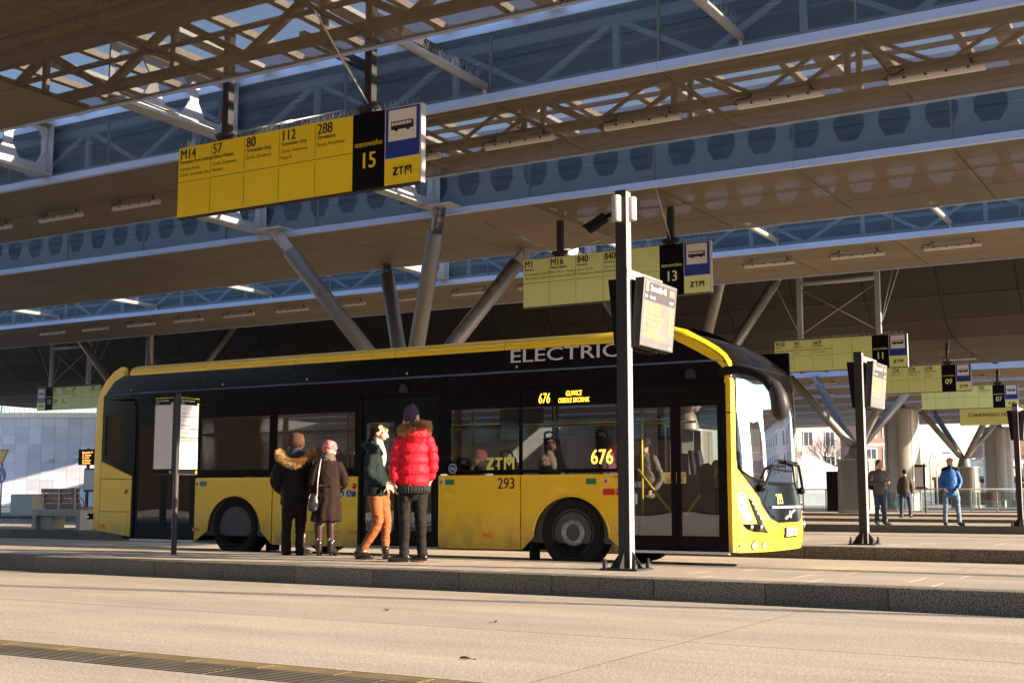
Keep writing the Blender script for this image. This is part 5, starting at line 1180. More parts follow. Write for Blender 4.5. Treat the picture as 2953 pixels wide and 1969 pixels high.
# seams over the front panels
t = MB()
for pl in ([(.06, .265), (.06, .62), (.06, 1.0)], [(.06, .52), (.3, .49), (.62, .42)]):
    for a, c in zip(pl, pl[1:]): t.tube([FP(a[0], a[1], .0), FP(c[0], c[1], .0)], .005, 4)
t.build('panel_seam', 'seam', bus)
def picto(s, z, kind, wrapf=True, x=None, r=.068):
    if wrapf: patch('pictogram_rim', circ(s, z, r, 22), 'white_ink', .004, .05); patch('pictogram', circ(s, z, r * .95, 22), 'picto_blue', .006, .05)
    else:
        MB().prism(circ(x, z, r, 24), YN - .002, YN + .001, 'xz').build('pictogram_rim', 'white_ink', bus); MB().prism(circ(x, z, r * .92, 24), YN - .003, YN - .001, 'xz').build('pictogram', 'picto_blue', bus)
    t = MB(); o = (0, 0, 0); q = r / .068
    if kind == 'pram': put_poly(t, circ(-.005, .0, .034, 12, 180, 360), o, XD, ZD); put_poly(t, [(-.039, 0), (-.005, 0), (-.03, .03)], o, XD, ZD); stroke(t, [(.03, .0), (.045, .02)], .006, o, XD, ZD); put_poly(t, circ(-.02, -.045, .008, 8), o, XD, ZD); put_poly(t, circ(.012, -.045, .008, 8), o, XD, ZD)
    elif kind == 'chair':
        put_poly(t, circ(.0, .042, .01, 10), o, XD, ZD); stroke(t, [(.0, .03), (-.004, -.002), (.024, -.004), (.034, -.03)], .01, o, XD, ZD); stroke(t, [circ(-.002, -.02, .026, 12, 90, 360)[i] for i in range(13)], .007, o, XD, ZD)
    elif kind == 'bike':
        for cx in (-.03, .03): stroke(t, circ(cx, -.012, .019, 14) + [circ(cx, -.012, .019, 14)[0]], .005, o, XD, ZD)
        stroke(t, [(-.03, -.012), (-.012, .014), (.018, .014), (.03, -.012)], .005, o, XD, ZD); stroke(t, [(-.012, .014), (0, -.012), (.018, .014)], .005, o, XD, ZD)
    else:
        put_poly(t, circ(.0, .044, .01, 10), o, XD, ZD); stroke(t, [(0, .032), (0, -.004)], .022, o, XD, ZD); stroke(t, [(-.004, 0), (-.012, -.048)], .011, o, XD, ZD); stroke(t, [(.004, 0), (.01, -.048)], .011, o, XD, ZD); stroke(t, [(.012, .028), (.028, -.006), (.03, -.046)], .006, o, XD, ZD); stroke(t, [(-.012, .028), (-.022, -.004)], .007, o, XD, ZD)
    t.v = [(v[0] * q, v[1], v[2] * q) for v in t.v]
    if wrapf: wrap(t, s, z, .008).build('pictogram_figure', 'white_ink', bus)
    else: t.v = [(v[0] + x, YN - .005, v[2] + z) for v in t.v]; t.build('pictogram_figure', 'white_ink', bus)
picto(.14, .93, 'pram'); picto(.155, .815, 'chair'); picto(.20, .705, 'walk')
picto(0, 1.335, 'bike', False, -9.62, .068); picto(0, .99, 'chair', False, -11.43, .062); picto(0, .99, 'pram', False, -11.58, .062)
MB().lathe([(0, -.012), (.04, -.01), (.045, 0)], (-11.35, YN, .985), 'y', 16).build('door_button', 'picto_blue', bus)
# wipers
def tube_on(pts, r, name, m='bus_matt'): b = MB(); b.tube([FP(*p) for p in pts], r, 6); return b.build(name, m, bus)
tube_on([(.50, 1.06, .05), (.56, 1.10, .06), (.76, 1.30, .05), (.95, 1.345, .05), (1.25, 1.34, .045)], .02, 'wiper_arm'); tube_on([(.80, 1.305, .03), (1.6, 1.28, .03)], .011, 'wiper_blade')
tube_on([(2.12, 1.02, .06), (2.02, 1.20, .06), (1.92, 1.36, .05), (1.3, 1.40, .04)], .02, 'wiper_arm'); tube_on([(1.1, 1.42, .03), (1.95, 1.40, .03)], .011, 'wiper_blade')
MB().ell(FP(.50, 1.055, .04), (.05, .06, .05)).build('wiper_pivot', 'bus_matt', bus); MB().ell(FP(2.12, 1.02, .04), (.05, .05, .05)).build('wiper_pivot', 'bus_matt', bus)
# notice in the windscreen
patch('screen_notice', [(.28, 1.20), (.60, 1.16), (.60, 1.36), (.28, 1.37)], 'plaster_yellow', -.02)
t = MB(); put_text(t, 'ZMIANA', (0, 0, .1), XD, ZD, .06, 0, bold=.012); put_text(t, 'TRASY', (.04, 0, .02), XD, ZD, .06, 0, bold=.012); wrap(t, .30, 1.19, -.016).build('screen_notice_lettering', 'ink', bus)
# mirror
arm = [(-5.60, 14.66, 2.47), (-5.48, 14.56, 2.49), (-5.33, 14.55, 2.495), (-5.14, 14.55, 2.455), (-4.98, 14.55, 2.37), (-4.87, 14.55, 2.25)]
b = MB(); b.tube(arm, [.045, .055, .058, .06, .065, .085], 12); mr_ = b.build('mirror_arm', 'bus_matt', bus)
b = MB(); b.tube([(-4.95, 14.55, 2.36), (-4.87, 14.55, 2.27), (-4.82, 14.555, 2.15), (-4.80, 14.56, 2.03), (-4.815, 14.56, 1.93), (-4.85, 14.56, 1.885), (-4.86, 14.56, 1.87)], [.05, .085, .105, .115, .105, .06, .01], 16); b.build('mirror_housing', 'anthracite', mr_)
# --- side lettering, lights and labels
t = MB(); put_text(t, 'ELECTRIC', (-8.70, YN + .001, 2.775), XD, (0, .025, 1), .255, 0, bold=.018, wid=1.52); t.build('side_lettering', 'silver', bus)
t = MB(); put_text(t, '676', (-8.24, YN - .004, 2.20), XD, ZD, .195, 0, bold=.004, shear=.18, wid=.62); put_text(t, 'GLIWICE', (-7.70, YN - .004, 2.285), XD, ZD, .098, 0, bold=.004, shear=.18, wid=.62, align='CENTER'); put_text(t, 'OSIEDLE SIKORNIK', (-7.70, YN - .004, 2.195), XD, ZD, .092, 0, bold=.004, shear=.18, wid=.60, align='CENTER'); t.build('destination_display', 'led', bus)
t = MB(); put_text(t, '676', (-7.455, YN - .004, 1.375), XD, ZD, .27, 0, bold=.008, wid=.82, shear=.05); t.build('route_display', 'led', bus)
t = MB(); transit_logo(t, -9.06, 1.315, YN - .003, .165); t.build('operator_logo', 'plaster_yellow', bus)
t = MB(); put_text(t, '293', (-8.885, YN - .003, 1.055), XD, ZD, .215, 0, bold=.015, wid=.88); t.build('fleet_number', 'ink', bus)
t = MB(); put_text(t, 'VOLVO', (-7.13, YN - .003, 1.19), XD, ZD, .035, 0, bold=.02, wid=1.3); t.build('maker_lettering', 'anthracite', bus)
for x in (-14.47, -9.80, -7.23): MB().lathe([(0, -.012), (.045, -.008), (.052, 0)], (x, YN, 1.15), 'y', 18).build('release_cap', 'cream', bus); MB().lathe([(0, -.018), (.022, -.016), (.024, -.008)], (x, YN, 1.15), 'y', 12).build('release_button', 'red_lens_bus', bus)
for x in (-14.35, -9.67, -7.45): MB().box(x - .075, x + .075, YN - .003, YN, 1.11, 1.185).build('safety_label', 'green_label', bus)
for x, z in ((-16.62, .455), (-14.48, .43), (-11.35, .43), (-9.05, .43), (-7.02, .47)): MB().bbox(x - .055, x + .055, YN - .02, YN, z - .028, z + .028, .006).build('side_marker', 'amber_lens', bus)
MB().lathe([(0, -.016), (.03, -.014), (.042, 0)], (-16.08, YN, 1.03), 'y', 16).build('side_reflector', 'red_lens_bus', bus)
MB().lathe([(0, -.016), (.03, -.014), (.042, 0)], (-11.34, YN, 1.10), 'y', 16).build('side_reflector', 'red_lens_bus', bus)
MB().bbox(-7.27, -7.11, YN - .02, YN, .97, 1.05, .01).build('turn_lamp', 'red_lens_bus', bus); MB().lathe([(0, -.02), (.045, -.016), (.055, 0)], (-7.04, YN, 1.01), 'y', 16).build('turn_lamp', 'red_lens_bus', bus)
# --- wheels
def wheel(cx, y, front=True, flip=False):
    sg = -1 if not flip else 1; w = empty('wheel', (cx, y, .475)); w.parent = bus; w.matrix_parent_inverse = pinv(bus)
    P = lambda lst: [(r, h * sg) for r, h in lst]
    MB().lathe(P([(.29, -.02), (.33, .02), (.42, .03), (.455, .015), (.472, -.02), (.475, -.06), (.475, -.24), (.45, -.28), (.3, -.28)]), (0, 0, 0), 'y', 44).build('tyre', 'rubber', w, loc=(0, 0, 0))
    if front:
        MB().lathe(P([(.292, .0), (.285, .015), (.27, .0), (.262, -.06), (.22, -.085), (.17, -.05)]), (0, 0, 0), 'y', 40).build('rim', 'rim_dirty', w, loc=(0, 0, 0))
        rm = MB().lathe(P([(.175, -.05), (.172, .0), (.165, .012), (.115, .012), (.105, .0), (.085, -.05), (.06, -.06), (0, -.055)]), (0, 0, 0), 'y', 32).build('hub', 'rim_steel', w, loc=(0, 0, 0))
        for k in range(10):
            a = 2 * math.pi * k / 10 + .2; MB().lathe(P([(.02, .012), (.02, .03), (.014, .045), (0, .048)]), (.14 * math.cos(a), 0, .14 * math.sin(a)), 'y', 8).build('wheel_nut', 'rim_steel', w, loc=(0, 0, 0))
            MB().lathe(P([(.026, -.068), (.022, -.072), (0, -.073)]), (.232 * math.cos(a + .3), .004 * sg, .232 * math.sin(a + .3)), 'y', 8).build('vent_hole', 'black', w, loc=(0, 0, 0))
    else:
        MB().lathe(P([(.292, .0), (.285, .012), (.272, -.005), (.262, -.10), (.25, -.16), (.16, -.17), (.15, -.13), (.10, -.12), (0, -.11)]), (0, 0, 0), 'y', 40).build('rim', 'rim_dirty', w, loc=(0, 0, 0))
        for k in range(8):
            a = 2 * math.pi * k / 8; MB().lathe(P([(.032, -.155), (.026, -.16), (0, -.161)]), (.205 * math.cos(a), 0, .205 * math.sin(a)), 'y', 8).build('vent_hole', 'black', w, loc=(0, 0, 0))
wheel(-7.75, YN + .05); wheel(-13.69, YN + .06, False); wheel(-7.75, YF - .05, True, True); wheel(-13.69, YF - .06, False, True)
MB().box(-8.40, -8.385, YN + .03, YN + .30, .08, .42).build('mud_flap', 'rubber', bus); MB().box(-13.06, -13.045, YN + .05, YN + .35, .12, .4).build('mud_flap', 'rubber', bus)
# --- underbody and interior
MB().box(-16.3, -14.4, YN + .15, YF - .15, .25, .33).build('underbody', 'bus_matt', bus); MB().box(-12.95, -8.5, YN + .1, YF - .1, .22, .33).build('underbody', 'bus_matt', bus); MB().box(-7.0, -5.6, YN + .1, YF - .1, .24, .33).build('underbody', 'bus_matt', bus)
MB().box(-16.7, -5.45, YN + .08, YF - .04, .335, .36).build('floor', 'interior_floor', bus)
MB().box(-16.7, -5.75, YN + .06, YF - .04, 2.36, 2.40).build('ceiling', 'interior_ceiling', bus)
for x0, x1 in ((-14.52, -11.28), (-9.85, -6.98)): MB().box(x0, x1, YN + .05, YN + .07, .36, 1.24).build('inner_wall', 'interior_grey', bus)
MB().box(-16.7, -5.6, YF - .06, YF - .04, .36, 1.25).build('inner_wall', 'interior_grey', bus)
for cx in (-7.75, -13.69):
    for ya, yb in ((YN + .06, YN + .75), (YF - .75, YF - .04)): MB().bbox(cx - .62, cx + .62, ya, yb, .36, 1.02, .04).build('wheel_box', 'interior_grey', bus)
MB().box(-16.6, -15.98, YN + .08, YF - .1, .36, 1.35).build('engine_box', 'interior_grey', bus)
def seat_mesh():
    b = MB(); b.bbox(-.2, .22, -.2, .2, .36, .44, .03); 
    rows = []
    for i in range(7):
        t = i / 6; x = -.2 - .09 * t; z = .42 + .62 * t; hw = .2 - .03 * max(0, t - .6) * 2; rows.append([(x - .03, -hw, z), (x + .035, -hw, z), (x + .05, 0, z), (x + .035, hw, z), (x - .03, hw, z), (x - .05, 0, z)])
    b.grid(rows, closed=True); n = len(b.v); b.f.append((n - 6, n - 5, n - 4, n - 3, n - 2, n - 1)); b.m.append(0); b.sm.append(False)
    b.box(-.05, .05, -.05, .05, 0, .36)
    return b.mesh('seat', 'seat_fabric')
SM = seat_mesh(); hm = MB().tube([(-.29, -.17, 1.0), (-.31, -.15, 1.1), (-.315, 0, 1.13), (-.31, .15, 1.1), (-.29, .17, 1.0)], .015, 6).mesh('seat_handle', 'bus_matt')
for x, y, zf in [(-14.0, 15.2, .3), (-13.2, 15.2, .3), (-12.4, 15.2, .1), (-11.7, 15.2, 0), (-9.4, 15.2, 0), (-8.7, 15.2, .1), (-8.0, 15.2, .35), (-7.2, 15.2, .35)] + [(-14.4 + .8 * i, yy, .25 if i in (0, 1, 2) else 0) for i in range(8) for yy in (16.5, 16.95)]:
    s = place('seat', SM, bus, loc=(x + 11, y - 16.02, .36 + zf)); place('seat_handle', hm, s, loc=(0, 0, 0))
for x, y in ((-15.9, 15.3), (-14.5, 15.5), (-12.0, 15.55), (-11.35, 15.1), (-9.8, 15.1), (-8.4, 15.5), (-6.92, 15.2), (-6.72, 16.0), (-12.6, 16.2), (-10.2, 16.2)): MB().tube([(x, y, .36), (x, y, 2.36)], .017, 8).build('hand_pole', 'grab_yellow', bus)
for y in (15.55, 16.3): MB().tube([(-15.8, y, 1.98), (-6.6, y, 1.98)], .016, 8).build('hand_rail', 'grab_yellow', bus)
MB().box(-9.3, -8.6, 15.5, 15.56, 1.98, 2.2).build('inner_screen', 'black', bus)
# driver's cab
MB().box(-6.95, -6.9, 16.1, YF - .06, .36, 1.9).build('cab_partition', 'interior_grey', bus); MB().box(-6.9, -5.95, 16.05, 16.1, .36, 1.25).build('cab_door', 'interior_grey', bus)
MB().box(-5.85, -5.50, YN + .3, YF - .3, .36, 1.06).build('dashboard', 'bus_matt', bus)
s = place('driver_seat', SM, bus, loc=(-6.45 + 11, 16.6 - 16.02, .55))
b = MB()
for k in range(20):
    a = 2 * math.pi * k / 20; a2 = 2 * math.pi * (k + 1) / 20; c = Vector((-5.92, 16.6, 1.2)); u = Vector((0, 1, 0)); v = Vector((.5, 0, .86))
    b.tube([c + u * .23 * math.cos(a) + v * .23 * math.sin(a), c + u * .23 * math.cos(a2) + v * .23 * math.sin(a2)], .016, 6, caps=False)
b.tube([(-5.92, 16.6, 1.2), (-5.7, 16.6, .9)], .03, 8); b.build('steering_wheel', 'bus_matt', bus)

# ================================================================== PEOPLE
tmp_scene = bpy.data.scenes.new('remesh_bench')
def rtube(mb, pts, rad, n=16, side=None, flat=False):
    # closed tube with elliptical sections; rad: list of r or (a, b), a along 'side', b across
    pts = [Vector(p) for p in pts]; rad = [(r, r) if isinstance(r, (int, float)) else r for r in rad]
    vs = []; m = len(pts); rows = []
    for i, p in enumerate(pts):
        d = (pts[min(i + 1, m - 1)] - pts[max(i - 1, 0)]).normalized()
        s = Vector(side) if side else (Vector((1, 0, 0)) if abs(d.x) < 0.8 else Vector((0, 1, 0)))
        s = (s - d * s.dot(d)).normalized(); t = d.cross(s)
        rows.append((p, d, s, t, rad[i]))
    def ring(p, s, t, a, b): return [p + s * a * math.cos(2 * math.pi * k / n) + t * b * math.sin(2 * math.pi * k / n) for k in range(n)]
    out = []
    p, d, s, t, (a, b) = rows[0]; q = min(a, b)
    for f in ((0.5, 0.97) if flat else (0.15, 0.6, 0.9)): out.append(ring(p - d * (0.012 if flat else q) * math.sqrt(1 - f * f) * 0.8, s, t, a * f, b * f))
    for p, d, s, t, (a, b) in rows: out.append(ring(p, s, t, a, b))
    p, d, s, t, (a, b) = rows[-1]; q = min(a, b)
    for f in (0.9, 0.6, 0.15): out.append(ring(p + d * q * math.sqrt(1 - f * f) * 0.8, s, t, a * f, b * f))
    o = len(mb.v); mb.grid(out, closed=True)
    e = len(mb.v); mb.f.append(tuple(range(o, o + n))[::-1]); mb.m.append(0); mb.sm.append(True); mb.f.append(tuple(range(e - n, e))); mb.m.append(0); mb.sm.append(True)
def spline(pts, rad, sub=4):
    P, Q = [], []; n = len(pts); pts = [Vector(p) for p in pts]; rad = [(r, r) if isinstance(r, (int, float)) else r for r in rad]
    for i in range(n - 1):
        p0, p1, p2, p3 = pts[max(i - 1, 0)], pts[i], pts[i + 1], pts[min(i + 2, n - 1)]
        for k in range(sub):
            t = k / sub; P.append(0.5 * ((2 * p1) + (p2 - p0) * t + (2 * p0 - 5 * p1 + 4 * p2 - p3) * t * t + (3 * p1 - p0 - 3 * p2 + p3) * t ** 3))
            Q.append((rad[i][0] * (1 - t) + rad[i + 1][0] * t, rad[i][1] * (1 - t) + rad[i + 1][1] * t))
    P.append(pts[-1]); Q.append(rad[-1]); return P, Q
def remesh(mb, name, m, parent, voxel=0.012, smooth=3, disp=0.0, freq=12.0, folds=0.0, seed=0.0, crease=0.0, wrinkle=0.0):
    me = mb.mesh(name + '_src', m); o = bpy.data.objects.new('src', me); tmp_scene.collection.objects.link(o)
    r = o.modifiers.new('r', 'REMESH'); r.mode = 'VOXEL'; r.voxel_size = voxel; r.use_smooth_shade = True
    if smooth: s = o.modifiers.new('s', 'SMOOTH'); s.iterations = smooth; s.factor = 0.5
    with bpy.context.temp_override(scene=tmp_scene, view_layer=tmp_scene.view_layers[0]):
        dg = bpy.context.evaluated_depsgraph_get(); dg.update()
        nm = bpy.data.meshes.new_from_object(o.evaluated_get(dg)); nm.name = name
    if disp or folds or crease or wrinkle:
        ns = [v.normal.copy() for v in nm.vertices]
        for v, nn in zip(nm.vertices, ns):
            c = v.co; d = 0.0
            if disp: d += disp * noise.noise(Vector((c.x * freq + seed, c.y * freq, c.z * freq * 1.6)))
            if crease: d -= crease * abs(noise.noise(Vector((c.x * freq * .8 + seed * 2, c.y * freq * .8, c.z * freq * 1.1 + 5)))) ** 0.6
            if wrinkle:
                q = noise.noise(Vector((c.x * 9 + seed, c.y * 9, c.z * 34 + 3 * noise.noise(c * 5)))); zone = 0.45 + 0.55 * max(math.exp(-((c.z - .46) / .10) ** 2), math.exp(-((c.z - .13) / .09) ** 2), math.exp(-((c.z - .80) / .09) ** 2))
                d += wrinkle * (1 - 2.2 * abs(q)) * zone
            if folds: d += folds * math.sin(math.atan2(c.y, c.x) * 9 + 2 * noise.noise(c * 4)) * max(0, min(1, (0.95 - c.z) / 0.6))
            v.co = c + nn * d
    nm.materials.clear(); nm.materials.append(M[m])
    for p in nm.polygons: p.use_smooth = True
    tmp_scene.collection.objects.unlink(o); bpy.data.objects.remove(o); bpy.data.meshes.remove(me)
    ob = bpy.data.objects.new(name, nm); C.objects.link(ob); ob.parent = parent
    return ob
def loc(mb, name, m, parent): return mb.build(name, m, parent, loc=(0, 0, 0))
mat('skin', (0.62, 0.36, 0.25), 0.5, var=0.08, scale=14, coords='obj'); mat('ticket_beige', (0.50, 0.40, 0.30), 0.7); mat('skin_pale', (0.66, 0.42, 0.31), 0.5, var=0.08, scale=14, coords='obj')
mat('eye_white', (0.75, 0.72, 0.70), 0.3); mat('eye_dark', (0.03, 0.02, 0.015), 0.2); mat('lip', (0.45, 0.13, 0.11), 0.45)
mat('hair_dark', (0.018, 0.012, 0.009), 0.5, spec=0.12, var=0.5, scale=30, stretch=(1, 1, 0.3), coords='obj'); mat('hair_brown', (0.05, 0.03, 0.02), 0.55, spec=0.12, var=0.4, scale=30, coords='obj'); mat('hair_grey', (0.22, 0.2, 0.18), 0.6, var=0.3, scale=30, coords='obj')
mat('coat_red', (0.60, 0.010, 0.026), 0.62, spec=0.25, var=0.10, scale=9, coords='obj', bump=0.15, bscale=45); mat('rib_knit', (0.022, 0.018, 0.016), 0.85)
mat('jeans_black', (0.012, 0.0095, 0.0085), 0.8, spec=0.2, var=0.3, scale=10, coords='obj', bump=0.15, bscale=200); mat('trousers_orange', (0.25, 0.070, 0.013), 0.75, var=0.12, scale=8, coords='obj', bump=0.1, bscale=200)
mat('jacket_green', (0.006, 0.016, 0.016), 0.75, spec=0.2, var=0.25, scale=14, coords='obj', bump=0.2, bscale=90); mat('jacket_black', (0.008, 0.007, 0.0065), 0.7, spec=0.2, var=0.3, scale=12, coords='obj', bump=0.2, bscale=60)
mat('coat_brown', (0.021, 0.011, 0.009), 0.9, spec=0.15, var=0.25, scale=12, coords='obj', bump=0.2, bscale=200); mat('tights', (0.035, 0.012, 0.010), 0.45); mat('leather', (0.012, 0.010, 0.009), 0.25, coat=0.3); mat('sole', (0.30, 0.13, 0.06), 0.6)
mat('hat_purple', (0.045, 0.022, 0.070), 0.85, var=0.2, scale=20, coords='obj', bump=0.3, bscale=180); mat('hat_brown', (0.075, 0.030, 0.018), 0.9, var=0.2, scale=20, coords='obj'); mat('hat_pink', (0.62, 0.16, 0.17), 0.9, var=0.55, scale=22, coords='obj', bump=0.4, bscale=60)
mat('fur', (0.52, 0.31, 0.125), 0.9, var=0.65, scale=18, coords='obj'); mat('fur_dark', (0.10, 0.055, 0.03), 0.9); mat('scarf_fur', (0.10, 0.070, 0.055), 0.95, var=0.7, scale=35, coords='obj'); mat('knit_cream', (0.70, 0.60, 0.50), 0.85, bump=0.3, bscale=150, coords='obj'); mat('navy', (0.012, 0.016, 0.035), 0.8)
mat('jacket_blue', (0.008, 0.10, 0.36), 0.6, var=0.15, scale=8, coords='obj'); mat('jeans_blue', (0.13, 0.19, 0.28), 0.8, var=0.35, scale=7, coords='obj'); mat('jeans_navy', (0.025, 0.045, 0.085), 0.8, var=0.25, scale=8, coords='obj'); mat('jacket_taupe', (0.10, 0.080, 0.068), 0.65, var=0.15, scale=9, coords='obj'); mat('jacket_olive', (0.050, 0.040, 0.024), 0.8, var=0.2, scale=9, coords='obj')
mat('shoe_white', (0.7, 0.62, 0.6), 0.5); mat('bag_blue', (0.22, 0.52, 0.66), 0.35, var=0.1, coords='obj'); mat('bag_leather', (0.016, 0.012, 0.024), 0.25, coat=0.4); mat('strap_light', (0.55, 0.48, 0.45), 0.35, metal=0.3); mat('shirt_blue', (0.10, 0.16, 0.30), 0.7); mat('patch_black', (0.01, 0.01, 0.01), 0.5)

def person(px, py, label, theta, z=0.19, group=None):
    e = empty('person', (px, py, z), label, 'person', group or 'people at the bus station', rotz=theta)
    return e
def head_parts(mb, c, f, u):
    # c centre, f forward, u up
    f = Vector(f).normalized(); u = Vector(u); u = (u - f * u.dot(f)).normalized(); r = f.cross(u)
    rot = Matrix((r, f, u)).transposed()
    def E(p, q): mb.ell(Vector(c) + rot @ Vector(p), q, 14, 10, rot=rot)
    E((0, -.012, .026), (.075, .094, .090)); E((0, .024, -.042), (.055, .064, .074)); E((0, .066, -.094), (.026, .022, .02)); E((0, .094, -.022), (.013, .022, .026)); E((0, .100, -.030), (.016, .016, .011))
    E((0, .074, .018), (.048, .018, .013)); E((.076, -.008, -.015), (.010, .021, .031)); E((-.076, -.008, -.015), (.010, .021, .031)); E((0, .083, -.062), (.022, .010, .010)); E((.034, .06, -.035), (.022, .02, .022)); E((-.034, .06, -.035), (.022, .02, .022))
    return rot
def face(par, c, rot):
    for sx_ in (-1, 1):
        loc(MB().ell(Vector(c) + rot @ Vector((sx_ * .030, .080, .002)), (.013, .008, .008), 10, 8, rot=rot), 'eye', 'eye_white', par); loc(MB().ell(Vector(c) + rot @ Vector((sx_ * .030, .0865, .002)), (.0055, .003, .0055), 8, 6, rot=rot), 'iris', 'eye_dark', par)
        loc(MB().ell(Vector(c) + rot @ Vector((sx_ * .030, .088, .024)), (.017, .005, .004), 8, 6, rot=rot), 'eyebrow', 'hair_dark', par)
    loc(MB().ell(Vector(c) + rot @ Vector((0, .0915, -.062)), (.019, .004, .006), 10, 6, rot=rot), 'lips', 'lip', par)
def hand(mb, w, d, n, curl=0.5, mirror=1):
    # wrist w, direction d to the fingers, palm normal n
    w = Vector(w); d = Vector(d).normalized(); n = Vector(n); n = (n - d * n.dot(d)).normalized(); s = d.cross(n) * mirror
    rtube(mb, [w, w + d * .045, w + d * .09], [(.026, .018), (.040, .016), (.040, .013)], 12, side=s)
    for k, (o, l) in enumerate(((-.033, .070), (-.011, .082), (.011, .077), (.033, .060))):
        p = w + d * .088 + s * o; pts = [p - d * .02]; a = 0
        for seg in (.45, .32, .23):
            a += curl * (0.9 if seg < .45 else 0.6); dd = d * math.cos(a) + n * math.sin(a); pts.append(pts[-1] + dd * l * seg + (d * .02 if seg == .45 else Vector()))
        rtube(mb, pts, [.0095, .009, .008, .007], 8)
    p = w + d * .03 - s * .032; t1 = (d * .7 - s * .7 + n * .25).normalized(); t2 = (d * .9 - s * .1 + n * .45).normalized(); rtube(mb, [p, p + t1 * .04, p + t1 * .04 + t2 * .032], [.013, .011, .008], 8)
def shoe(par, toe, heel, m='leather', sole='rubber', w=.046, h=.085, heelh=0.0):
    t, k = Vector(toe), Vector(heel); d = (t - k); L = d.length; d.normalize(); s = Vector((-d.y, d.x, 0))
    b = MB(); up = Vector((0, 0, 1)); pts = [k + up * (.05 + heelh), k + d * L * .25 + up * (.055 + heelh * .8), k + d * L * .55 + up * (.045 + heelh * .3), k + d * L * .85 + up * .035, k + d * L * .98 + up * .03]
    rtube(b, pts, [(w * .75, .045), (w * .82, .05), (w * .95, .04), (w * .95, .028), (w * .6, .02)], 14, side=s); rtube(b, [k + d * .035 + up * (.07 + heelh), k + d * .05 + up * (h + .045 + heelh)], [(.042, .05), (.044, .05)], 12, side=s)
    o = remesh(b, 'shoe', m, par, .008, 2)
    q = MB(); poly = []
    for i in range(20):
        a = 2 * math.pi * i / 20; poly.append(k + d * (L * .5 + (L * .53) * math.cos(a)) + s * w * (.95 + .1 * math.cos(a)) * math.sin(a))
    if heelh < .02:
        vs = [Vector((p.x, p.y, .002)) for p in poly] + [Vector((p.x, p.y, .026)) for p in poly]; q.add(vs, [tuple(range(20))[::-1], tuple(range(20, 40))] + [(i, (i + 1) % 20, 20 + (i + 1) % 20, 20 + i) for i in range(20)])
    else: loc(MB().tube([k + d * .02 + up * .002, k + d * .02 + up * (heelh + .02)], [.016, .024], 8), 'shoe_heel', sole, o); q.tube([k + d * L * .6 + up * .006, t - d * .02 + up * .006], [.03, .025], 8)
    loc(q, 'shoe_sole', sole, o); return o
def fur_ring(par, path, r, n, l=.05, m='fur', name='fur_trim'):
    rnd = random.Random(3); b = MB(); P, Q = spline(path, [r] * len(path), 6)
    b2 = MB(); rtube(b2, P, [q[0] * .8 for q in Q], 10); core = remesh(b2, name, 'fur_dark' if m == 'fur' else m, par, .014, 1)
    for i in range(n):
        k = rnd.randrange(len(P) - 1); p = P[k].lerp(P[k + 1], rnd.random()); d = (P[k + 1] - P[k]).normalized(); v = Vector((rnd.gauss(0, 1), rnd.gauss(0, 1), rnd.gauss(0, 1))); v = (v - d * v.dot(d)).normalized()
        a = p + v * r * .6; e = p + v * (r * .8 + l * rnd.uniform(.5, 1.1)) + d * rnd.uniform(-.02, .02) + Vector((0, 0, -.012)); s = d.cross(v).normalized() * .0035 + d * .002
        b.add([a - s, a + s, e], [(0, 1, 2)])
    o = loc(b, 'fur_strands', m, core); o['kind'] = 'stuff'; return core
def puffs(pts, rad, period, amp, sub=6):
    P, Q = spline(pts, rad, sub); L = 0; Q2 = []
    for i in range(len(P)):
        if i: L += (P[i] - P[i - 1]).length
        g = amp * (abs(math.sin(math.pi * L / period)) ** 0.6 - 0.6); Q2.append((Q[i][0] + g, Q[i][1] + g))
    return P, Q2
def legs(par, L, Rr, m, hip, voxel=.012, disp=.006, waist=None, crease=.006, seed=1.0):
    b = MB()
    for pts, rad in (L, Rr): P, Q = spline(pts, rad, 5); rtube(b, P, Q, 16)
    P, Q = spline(*hip, 4); rtube(b, P, Q, 18, side=(1, 0, 0)); return remesh(b, 'trousers', m, par, voxel, 2, disp, 14, seed=seed, crease=crease, wrinkle=.009)
def glasses(par, c, rot, m='eye_dark'):
    b = MB()
    for sx_ in (-1, 1):
        pts = [Vector(c) + rot @ Vector((sx_ * .032 + .024 * math.cos(a * .524), .098, .0 + .018 * math.sin(a * .524))) for a in range(13)]; b.tube(pts, .0022, 5, caps=False); b.tube([Vector(c) + rot @ Vector((sx_ * .056, .096, .004)), Vector(c) + rot @ Vector((sx_ * .078, .0, .004))], .0022, 5)
    b.tube([Vector(c) + rot @ Vector((-.01, .1, .004)), Vector(c) + rot @ Vector((.01, .1, .004))], .0022, 5); loc(b, 'glasses', m, par)

# --- tall man in the red down jacket (local x = picture right, y = away from the camera)
p = person(-8.515, 12.205, 'tall man in a bright red down jacket and purple knit cap seen from behind', R(35.0))
hc = Vector((-.03, .03, 1.66)); hf = Vector((-.86, .5, .02))
b = MB(); rot = head_parts(b, hc, hf, (0, 0, 1)); rtube(b, [(-.0, .0, 1.42), (-.02, .015, 1.58)], [.06, .056]); rtube(b, [(0, 0, .95), (0, 0, 1.2), (0, 0, 1.40)], [(.13, .09), (.14, .1), (.15, .09)], side=(1, 0, 0))
rtube(b, [(-.14, 0, 1.4), (-.21, .05, 1.14), (-.235, -.02, .93)], [.05, .04, .032]); hand(b, (-.222, -.03, .93), (.05, -.05, -1), (1, .2, 0), .55, -1); rtube(b, [(.16, 0, 1.4), (.23, .02, 1.12), (.2, .14, .95)], [.05, .04, .032]); hand(b, (.2, .14, .95), (-.1, .2, -1), (-1, 0, 0), .5)
